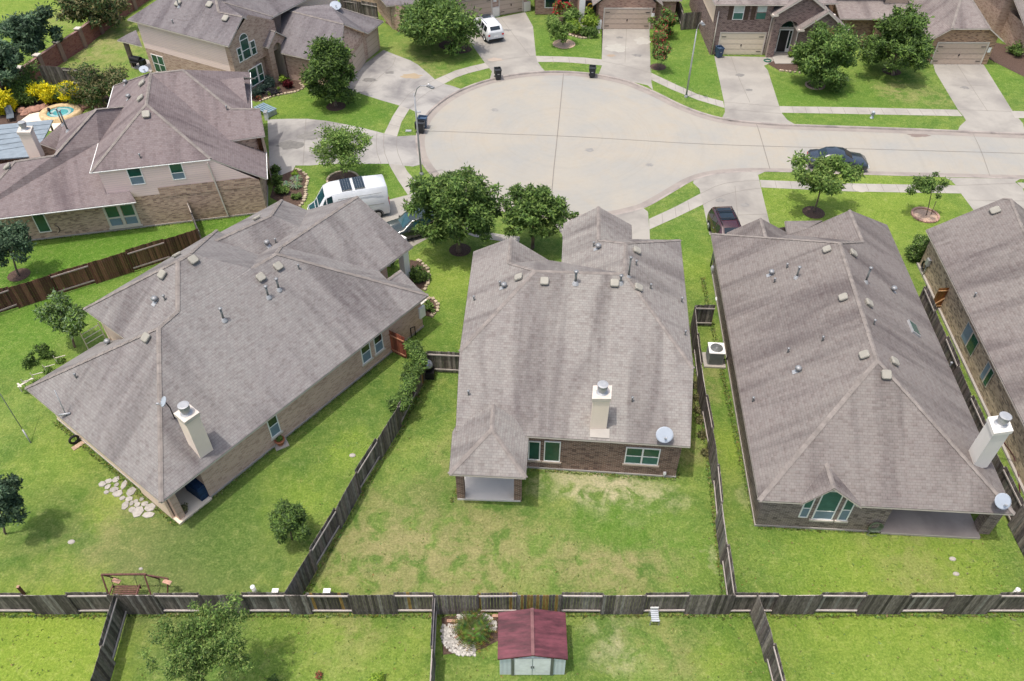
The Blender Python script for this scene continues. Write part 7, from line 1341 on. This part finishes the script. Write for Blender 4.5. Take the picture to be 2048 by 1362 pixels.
mb = MB(); pr_ = [(-.62, -.3), (.62, -.3), (.66, .3), (-.66, .3)]; mb.prism(pr_, .13, .95); mb.prism(inset(pr_, .05), .95, 1.1); mb.build('cover', flat('navy_cover', (.012, .035, .085), .8, var=.3, scale=6), root); MB().box((-.7, .1, .5), (.1, .3, .7)).build('handle', M['black'], root)
# flower pot with plant on a stone
root = empty('flower_pot', P(562, 889), 'terracotta pot with a plant on a pale stone beside the left house wall', 'flower pot'); cl_ = flat('terracotta', (.42, .16, .09), .8); MB().box((.02, -.02, .03), (.75, .62, .06), R(30)).build('paving_stone', M['slab'], root); MB().lathe((0, 0, .06), [(.17, 0), (.25, .3), (.29, .31), (.29, .40), (.25, .40), (.24, .34), (0, .33)], 18).build('pot', cl_, root)
random.seed(4); mb = MB(); leaves(mb, [(Vector((0, 0, .5)), .16, 1.0), (Vector((.05, 0, .62)), .1, 1)], 160, .08, LEAFC['lite']); mb.build('foliage', M['leaf'], root)
root = empty('potted_plant', P(372, 1027), 'dark potted plant at the patio corner of the left house', 'pot plant'); MB().lathe((0, 0, .12), [(.12, 0), (.16, .25), (0, .24)], 12).build('pot', M['bark'], root); mb = MB(); leaves(mb, [(Vector((0, 0, .5)), .2, 1.0)], 200, .09, LEAFC['olive']); mb.build('foliage', M['leaf'], root)
# flagstones
stones = [(205, 969, 9, 6), (217, 963, 8, 5), (232, 960, 8, 6), (234, 970, 5, 4), (216, 974, 6, 5), (213, 985, 6, 4), (229, 980, 9, 5), (248, 970, 6, 9), (236, 988, 10, 7), (262, 984, 10, 9), (245, 997, 6, 4), (258, 998, 8, 5), (251, 1012, 7, 9), (264, 1007, 5, 5), (272, 1003, 5, 4), (275, 1010, 6, 5), (264, 1020, 7, 5), (277, 1024, 11, 11), (290, 1008, 7, 5), (300, 1016, 12, 8), (297, 1030, 12, 6), (284, 999, 5, 4)]
random.seed(31); mb = MB()
for i, (x, y, a, b) in enumerate(stones):
    q = P(x, y); s_ = 1/44.; n_ = 6; pts = []; t0 = rnd(0, 1)
    for k in range(n_): an = 6.283*(k+t0)/n_; r_ = rnd(.85, 1.15); pts.append((q.x+a*r_*math.cos(an)*s_*1.15, q.y+b*r_*math.sin(an)*s_*1.5))
    mb2 = MB(); t = rnd(.85, 1.1); mb2.prism(pts, 0, .05, col=(.40*t, .375*t, .345*t)); o = mb2.build('flagstone', M['rock'], None, (q.x, q.y, 0)); o.location = q
    tag(o, 'flat pale flagstone in the path at the lower corner of the left house', 'flagstone', 'flagstones beside the left house')
# garden swing
sw = empty('garden_swing', P(266, 1192), 'rust brown wooden garden swing against the back fence', 'garden swing', None, R(0)); wc = flat('rust_wood', (.12, .055, .045), .8, var=.35, scale=9); wl = flat('pale_wood', (.42, .25, .18), .8, var=.3, scale=7)
b0_ = P(266, 1192)
A1, A2 = Z(205, 1165, b0_.y+.35)-b0_, Z(303, 1157, b0_.y+.35)-b0_; A1.z = A2.z = 1.35; A1.x = -1.15; A2.x = .85
mb = MB(); mb.bar(A1, A2+Vector((.1, 0, .03)), .07, .09)
for p in (A1, A2): mb.bar(p+Vector((0, 0, .02)), (p.x+.28, p.y-.75, 0), .06, .06); mb.bar(p, (p.x+.1, p.y+.55, 0), .06, .06)
mb.bar(A2, A2+Vector((1.0, 0, -.35)), .06, .05); mb.bar(A2+Vector((1.0, 0, -.35)), (A2.x+.8, .0, 0), .05, .05); mb.build('frame', wc, sw)
mb = MB()
for k in range(7): mb.box((-.15, -.35+k*.09, .5+.012*k), (1.25, .065, .025))
st_ = mb.build('seat', wc, sw); mb = MB()
for k in range(5): mb.box((-.15, -.42-.05*k, .58+.09*k), (1.25, .025, .07))
mb.build('backrest', wc, sw)
for x in (-.78, .48): MB().box((x, -.1, .7), (.06, .62, .05)).box((x, .15, .58), (.05, .05, .25)).build('armrest', wc, sw)
for x, y in ((-.72, .42), (1.85, .2)): MB().box((x, y, .66 if x < 0 else .95), (.42, .2, .03), R(-18)).build('side_board', wl, sw)
for x in (-.72, .42): MB().tube([(x, .1, .7), (x-.02, .3, 1.35)], .012, 4).build('chain', M['black'], sw)
# posts, boxes near the back fence
root = empty('utility_pipe', P(512, 1187), 'white upright utility pipe above the back fence left of the slanting fence', 'pipe'); MB().tube([(0, 0, 0), (-.03, 0, .62)], .10, 14, smooth=True).build('shaft', M['white'], root); MB().lathe((-.03, 0, .62), [(.11, -.06), (.11, .02), (0, .03)], 14).build('cap', M['white'], root)
root = empty('utility_pipe', P(2024, 1192), 'white upright utility pipe at the right end behind the back fence', 'pipe'); MB().tube([(0, 0, 0), (.03, 0, .62)], .10, 14, smooth=True).build('shaft', M['white'], root); MB().lathe((.03, 0, .62), [(.11, -.06), (.11, .02), (0, .03)], 14).build('cap', M['white'], root)
for px, lb_, w_ in (((552, 1195), 'grey utility box beside the foot of the slanting fence', .26), ((655, 1195), 'low grey box just behind the back fence in the middle yard', .3)):
    root = empty('utility_box', P(*px), lb_, 'utility box'); MB().box((0, .15, .17), (w_, .2, .34)).build('box', M['galv'], root); MB().box((0, .15, .36), (w_+.04, .24, .03)).build('lid', M['white'], root)
root = empty('fence_post_stub', P(44, 1198), 'short red brown post stub behind the back fence at the left', 'post'); MB().box((0, .25, .35), (.11, .11, .7)).build('post', wc, root); MB().box((0, .25, .71), (.12, .12, .03)).build('cap', wl, root)
# tall mast in the left garden
b_ = P(62, 886); root = empty('flag_mast', b_, 'thin leaning metal mast in the left garden', 'mast'); tp = P(-8, 775, 3.3)-b_; MB().tube([(0, 0, 0), tp*.25], .04, 8).build('lower_tube', M['galv'], root); MB().tube([tp*.25, tp, tp*1.25], .022, 6).build('upper_tube', M['metal'], root)
# maroon and grey garden shed
x0, x1 = P(997, 1345).x, P(1131, 1343).x; yf = P(1064, 1350).y+.02; root = empty('garden_shed', ((x0+x1)/2, yf, 0), 'metal garden shed with maroon gable roof and pale blue grey doors', 'shed'); Wd = (x1-x0)/2-.06; yb = 3.15; hs = 1.62; ridge = 1.98
yb = P(1064, 1216, ridge).y-yf-.1
shr = []
def ribm(name, col, sc, var=.25):
    m, n, l, b = new_mat(name); pos = N(n, 'ShaderNodeNewGeometry').outputs['Position']; uv = N(n, 'ShaderNodeUVMap').outputs[0]; sp = N(n, 'ShaderNodeSeparateXYZ'); l.new(uv, sp.inputs[0]); fr = math_(n, l, 'PINGPONG', sp.outputs[0], sc)
    f = noise(n, l, mapping(n, l, pos, scale=(.6, 2.2, 1)), 1.3, 5, .7); c = mixc(n, l, mrange(n, l, f, .38, .7, 0, 1), tuple(v*(1-var) for v in col), tuple(min(1, v*(1+var)+.03*var) for v in col)); c = mixc(n, l, mrange(n, l, fr, 0, sc, .0, .35), c, (.55, .52, .52), 'MULTIPLY'); l.new(c, b.inputs['Base Color']); b.inputs['Roughness'].default_value = .6; bump(n, l, b, fr, .8, .03); return m
mr = ribm('maroon_metal_roof', (.105, .018, .028), .11, .5); wg = ribm('shed_wall_metal', (.64, .70, .74), .1, .06)
def f_(mb, pts, uv): mb.face(pts, uv=uv)
mb = MB(); f_(mb, [(-Wd, 0, 0), (Wd, 0, 0), (Wd, 0, hs), (0, 0, ridge-.04), (-Wd, 0, hs)], [(-Wd, 0), (Wd, 0), (Wd, hs), (0, ridge), (-Wd, hs)]); f_(mb, [(Wd, 0, 0), (Wd, yb, 0), (Wd, yb, hs), (Wd, 0, hs)], [(0, 0), (yb, 0), (yb, hs), (0, hs)]); f_(mb, [(-Wd, yb, 0), (-Wd, 0, 0), (-Wd, 0, hs), (-Wd, yb, hs)], [(0, 0), (yb, 0), (yb, hs), (0, hs)]); f_(mb, [(Wd, yb, 0), (-Wd, yb, 0), (-Wd, yb, hs), (0, yb, ridge-.04), (Wd, yb, hs)], [(0, 0), (2, 0), (2, 2), (1, 2.2), (0, 2)]); mb.build('wall', wg, root)
rm = MB(); e_ = .08
for sg in (-1, 1):
    nrow = 3
    for k in range(nrow):
        ya, yb_ = -.06+(yb+.12)*k/nrow, -.06+(yb+.12)*(k+1)/nrow; dz = .012*(nrow-k)
        f_(rm, [(0, ya, ridge+dz), (sg*(Wd+e_), ya, hs-.02+dz), (sg*(Wd+e_), yb_+.02, hs-.02+dz), (0, yb_+.02, ridge+dz)][::sg], [(ya, 0), (ya, 1.4), (yb_, 1.4), (yb_, 0)][::sg])
    f_(rm, [(0, -.06, ridge-.05), (sg*(Wd+e_), -.06, hs-.07), (sg*(Wd+e_), -.06, hs+.02), (0, -.06, ridge+.04)][::sg], [(0, 0)]*4)
    f_(rm, [(sg*(Wd+e_), -.06, hs-.07), (sg*(Wd+e_), yb+.06, hs-.07), (sg*(Wd+e_), yb+.06, hs+.02), (sg*(Wd+e_), -.06, hs+.02)][::sg], [(0, 0)]*4)
ro_ = rm.build('roof', mr, root); MB().bar((0, -.07, ridge+.05), (0, yb+.07, ridge+.05), .14, .04).build('ridge_strip', flat('faded_rose_trim', (.16, .075, .075), .7, var=.3), ro_)
for s0_, s1_ in ((-.78, -.02), (.02, .78)):
    o = MB().face([(s0_, -.035, .05), (s1_, -.035, .05), (s1_, -.035, 1.66), (s0_, -.035, 1.66)]).build('door', flat('shed_door_%d' % (s0_*10), (.74, .76, .77), .5), root); MB().box((-.05 if s0_ < 0 else .05, -.06, .85), (.04, .04, .14)).build('handle', M['black'], o)
for x in (-.86, .86): MB().box((x, -.03, .8), (.12, .04, 1.6)).build('door_post', M['pipe'], root)
root = empty('timber_edging', P(910, 1243), 'pale timber boards on the ground beside the shed bed', 'timber'); MB().box((0, 0, .05), (.75, .14, .09)).box((1.9, .25, .05), (.35, .14, .09)).build('board', wl, root)
root = empty('garden_sign', P(922, 1262), 'small pale blue panel leaning beside the sago palm', 'panel'); MB().box((0, 0, .25), (.34, .05, .5), R(-15)).build('panel', M['screen'], root); MB().box((0, .06, .2), (.05, .05, .4)).build('leg', M['galv'], root)
# white slatted fold-down shelf on the back fence
q = P(1313, 1230, .9); root = empty('white_bench', (q.x, YF-.32, 0), 'small white slatted bench against the front of the back fence', 'bench'); mb = MB()
for k in range(6): mb.box((0, -.28+k*.1, .48), (.36, .08, .025))
mb.build('seat', M['hydrant'], root); MB().box((0, .26, .66), (.38, .03, .12)).build('backrest', M['white'], root)
for x in (-.2, .2):
    for y in (-.25, .2): MB().box((x, y, .23), (.04, .04, .46)).build('leg', M['galv'], root)
# wind ornaments, hoses, hydrant
root = empty('fire_hydrant', P(1743, 236), 'pale grey fire hydrant on the street verge', 'fire hydrant'); MB().lathe((0, 0, 0), [(.16, 0), (.16, .06), (.11, .08), (.11, .48), (.16, .50), (.15, .58), (.08, .68), (0, .70)], 14).build('barrel', M['hydrant'], root); MB().tube([(-.2, 0, .38), (.2, 0, .38)], .055, 10, smooth=False).tube([(0, -.2, .36), (0, 0, .36)], .07, 10, smooth=False).build('outlet', M['metal'], root)
random.seed(17); root = empty('garden_hose', P(1535, 122), 'loosely coiled green hose at the driveway top of the plum brick house', 'hose'); mb = MB(); pts = [(rnd(.28, .42)*math.cos(t*.7), rnd(.25, .38)*math.sin(t*.7), .03+.012*(t % 7)) for t in range(60)]; mb.tube(pts, .022, 5, col=(.02, .22, .14)); mb.build('coil', M['leaf'], root)
def cable(name, label, pts, r_, mat): o = MB().tube(smooth_line([Vector(p) for p in pts], 2), r_, 5).build(name, M[mat] if isinstance(mat, str) else mat); return tag(o, label, 'hose')
t_ = P(1748, 1053); root = empty('hose_reel', P(1742, 1063), 'coiled grey green hose on a hanger by the right house patio', 'hose'); mb = MB()
for k in range(5): mb.tube([((.24+.03*k)*math.cos(t), -.05-.03*k, .62+(.30+.02*k)*math.sin(t)) for t in [6.2832*j/18 for j in range(19)]], .022, 5, cap=False, col=(.16, .2, .13))
mb.tube([(-.1, -.15, .3), (-.3, -.2, .05), (-.1, -.3, .03), (.2, -.25, .03)], .02, 5, col=(.16, .2, .13)); mb.build('coil', M['rail'], root); MB().box((0, 0, .85), (.2, .1, .15)).build('hanger', M['black'], root)
q = P(120, 470); root = empty('hose_reel', P(117, 474), 'dark hose coil hanging on the blended brick wall', 'hose'); mb = MB()
for k in range(5): mb.tube([((.26+.03*k)*math.cos(t), .1-.03*k, .75+(.30+.02*k)*math.sin(t)) for t in [6.2832*j/18 for j in range(19)]], .024, 5, cap=False)
mb.build('coil', M['black'], root); MB().box((0, .1, 1.0), (.2, .1, .15)).build('hanger', M['galv'], root)
q = P(1838, 545); root = empty('hose_reel', P(1845, 545), 'dark hose hanging on the side of the house at the right edge', 'hose'); mb = MB()
for k in range(4): mb.tube([(-.1-.02*k, (.18+.03*k)*math.cos(t), .65+(.26+.02*k)*math.sin(t)) for t in [6.2832*j/16 for j in range(17)]], .024, 5, cap=False)
mb.build('coil', M['black'], root); MB().box((-.05, 0, .9), (.1, .2, .15)).build('hanger', M['galv'], root)
cable('garden_hose', 'dark red cables running down behind the corner chimney of the right house', [P(2008, 885, 1.5), P(2030, 915, .4), P(2037, 950, .1), P(2040, 985, .05)], .03, flat('maroon_hose', (.09, .02, .03), .6))
# spa, rocks, patio cover, chairs upper left
c = P(123, 229); root = empty('spa_pool', c, 'round stone rimmed spa with teal water beside the yellow shrubs', 'spa'); MB().lathe((0, 0, 0), [(1.75, 0), (1.7, .32), (1.55, .38), (1.2, .36), (1.12, .30), (1.1, -.6), (0, -.6)], 30, sx=1.05, sy=.95).build('rim', flat('sandstone_rim', (.50, .37, .21), .85, var=.25, scale=3), root)
m, n, l, b = new_mat('spa_water'); pos = N(n, 'ShaderNodeNewGeometry').outputs['Position']; f = noise(n, l, pos, 1.6, 3, .5, 1.0); l.new(mixc(n, l, mrange(n, l, f, .35, .65), (.04, .22, .26), (.10, .36, .38)), b.inputs['Base Color']); b.inputs['Roughness'].default_value = .08; bump(n, l, b, f, .3, .05)
MB().lathe((0, 0, .22), [(0, 0), (1.12, 0)], 30, sx=1.05, sy=.95).build('water', m, root); MB().lathe((0, 0, .235), [(.62, -.02), (.66, .0), (.84, .0), (.88, -.02)], 30, sx=1.05, sy=.95).build('seat_ledge', flat('spa_ledge', (.30, .40, .38), .6), root)
random.seed(12); rk = flat('red_rock', (.34, .19, .14), .95, var=.4, scale=4)
for i, (x, y, s_) in enumerate(((45, 224, .5), (52, 228, .45), (60, 224, .5), (68, 222, .55), (78, 219, .5), (88, 216, .45), (165, 216, .45), (175, 214, .5), (186, 212, .45), (196, 216, .4), (206, 212, .45), (160, 222, .35))):
    q = P(x, y); mb = MB(); pr_ = [(s_*.9, 0), (s_, s_*.3), (s_*.7, s_*.7), (0, s_*.85)]; mb.lathe((0, 0, 0), [(r_*rnd(.9, 1.1), z) for r_, z in pr_], 7, smooth=False, sx=rnd(.9, 1.4), sy=rnd(.7, 1)); o = mb.build('garden_rock', rk); o.location = q; o.rotation_euler = (0, 0, rnd(0, 3)); tag(o, 'reddish rock in the row round the spa', 'rock', 'rocks round the spa')
sheet(polyP([(30, 250), (60, 228), (95, 222), (150, 235), (150, 262), (60, 262), (20, 262)]), .03, 'spa_patio', M['patio_tan'])
root = empty('patio_roof', P(-10, 300), 'blue grey metal patio roof behind the upper left chimney', 'patio cover'); o_ = P(-10, 300); rp = [P(-60, 262, 2.7), P(106, 238, 2.7), P(84, 272, 2.75), P(76, 300, 2.8), P(56, 312, 2.8), P(-60, 330, 2.8)]; rp = [P(-60, 255, 2.6), P(106, 239, 2.6), P(97, 259, 2.7), P(80, 290, 2.8), P(60, 313, 2.9), P(-60, 322, 2.9)]
mb = MB(); mb.face(rp[::-1]); mb.face([p-Vector((0, 0, .1)) for p in rp]); 
for i in range(6): a, b = rp[i], rp[(i+1) % 6]; mb.face([a, b, b-Vector((0, 0, .1)), a-Vector((0, 0, .1))])
mt = flat('blue_grey_metal', (.24, .28, .31), .5, .2, var=.15, scale=2); mb.build('roof_sheet', mt, root, tuple(o_)); sm_ = MB()
for k in range(1, 6): t = k/6; a = rp[0].lerp(rp[5], t); b = rp[1].lerp(rp[3], min(1, t*1.15)); sm_.bar(a+Vector((0, 0, .03)), b+Vector((0, 0, .03)), .05, .04)
sm_.build('seam', mt, root, tuple(o_))
for x, y in ((100, 248), (-40, 262)): q = P(x, y, 2.5); MB().box((q.x, q.y, 1.25), (.12, .12, 2.5)).build('post', M['bark'], root, tuple(o_))
root = empty('garden_chair', P(24, 240), 'dark grey reclining garden chair by the spa patio', 'chair', None, R(25)); cc_ = flat('slate_sling', (.10, .12, .14), .7); MB().box((0, 0, .38), (.6, .9, .05)).build('seat', cc_, root); MB().box((0, .62, .7), (.58, .08, .75), tilt=Matrix.Rotation(R(-30), 3, 'X')).build('backrest', cc_, root)
for x in (-.27, .27):
    for y in (-.4, .4): MB().box((x, y, .19), (.04, .04, .38)).build('leg', M['black'], root)
for px, lb_, cl in (((112, 199), 'pink garden ornament in front of the yellow shrub', (.6, .22, .28)), ((42, 213), 'cream garden statue left of the spa', (.6, .52, .38)), ((110-7, 232), 'small dark figure on the spa patio', (.03, .03, .04))):
    root = empty('garden_ornament', P(*px), lb_, 'ornament'); MB().lathe((0, 0, 0), [(.1, 0), (.05, .1), (.05, .45), (.14, .55), (.12, .75), (0, .85)], 9).build('figure', flat('ornament_%d' % px[0], cl, .7), root); MB().lathe((0, 0, 0), [(.16, 0), (.14, .05), (0, .06)], 9).build('base', M['slab'], root)
root = empty('barbecue_smoker', P(278, 136), 'black barbecue under the porch of the turret house', 'barbecue', None, R(-20)); MB().tube([(-.55, 0, .9), (.55, 0, .9)], .32, 14, smooth=False).build('drum', M['black'], root); MB().box((.75, 0, .75), (.4, .5, .5)).build('firebox', M['black'], root); MB().box((0, -.4, .75), (.9, .3, .04)).build('shelf', M['black'], root)
for x in (-.45, .45): MB().box((x, 0, .35), (.06, .5, .7)).build('leg', M['black'], root)
root = empty('blue_bench', P(533, 226), 'blue grey slatted bench beside the mauve roof porch', 'bench', None, R(-38)); mb = MB()
for k in range(5): mb.box((0, -.5+k*.24, .5), (1.9, .16, .03))
mb.build('seat', flat('blue_slats', (.18, .26, .33), .6), root)
for x in (-.85, .85): MB().box((x, 0, .25), (.06, 1.0, .5)).build('frame', M['galv'], root)
root = empty('white_box', P(534, 238), 'white box at the end of the blue grey bench', 'box'); MB().box((0, 0, .35), (.25, .5, .7)).build('box', M['white'], root); MB().box((0, 0, .72), (.3, .55, .04)).build('lid', M['galv'], root)
root = empty('tyre', P(152, 886), 'black round object on a stone beside the left house side wall', 'wheel', None, R(50)); MB().tube([(.24*math.cos(t), 0, .3+.24*math.sin(t)) for t in [6.2832*j/16 for j in range(17)]], .07, 8, cap=False).build('ring', M['rubber'], root); MB().box((0, -.3, .03), (.7, .3, .05)).build('paving_stone', M['soil'], root)
rk_ = empty('wooden_trellis', P(198, 688), 'pale wooden trellis frame by the upper wall of the left house', 'trellis', None, R(52)); mb = MB()
for z in (.5, .9, 1.3): mb.bar((-.7, 0, z), (.5, 0, z), .04, .04)
for x in (-.7, .5): mb.bar((x, 0, 0), (x, 0, 1.5), .05, .05)
mb.build('frame', M['trim'], rk_)
for i, (x, y) in enumerate(((62, 775), (80, 762), (104, 746), (125, 728))):
    r_ = empty('plant_support', P(x, y), ['lowest', 'second lowest', 'second highest', 'highest'][i]+' of the four pale stick frames along the left house roof edge', 'stake', 'stick frames along the left house'); mb = MB(); mb.bar((-.3, 0, .5), (.3, .2, .55), .035, .035).bar((-.25, 0, 0), (-.3, 0, .7), .03, .03); mb.build('stick', M['trim'], r_)
root = empty('wash_table', P(54, 778), 'untidy pale boards at the outer roof corner of the left house', 'boards'); mb = MB(); mb.bar((-.5, -.2, .5), (.5, .6, .7), .18, .04).bar((-.6, .1, .6), (-.1, -.3, .6), .14, .04).bar((-.3, -.3, 0), (-.3, -.3, .6), .06, .06); root.scale = (.7, .7, .7); mb.build('boards', M['trim'], root)
root = empty('utility_cluster', P(1420, 540), 'dark meter and pipes on the side wall of the right house', 'meter'); 
mb = MB(); mb.box((.15, 0, 1.2), (.2, .5, .8)); mb.tube([(.1, .4, 0), (.1, .4, 1.4)], .05, 6); mb.build('meter_box', M['pipe'], root); mb = MB(); mb.lathe((.05, -.5, .4), [(.16, 0), (.18, .3), (0, .35)], 10); mb.build('regulator', M['galv'], root)
root = empty('coiled_hose_bundle', P(1438, 600), 'pale bundle on the ground by the right house side wall', 'bundle'); mb = MB(); mb.lathe((0, 0, 0), [(.25, 0), (.28, .12), (.12, .22), (0, .24)], 9); mb.build('bundle', M['rail'], root)
print('objects', len(bpy.data.objects))
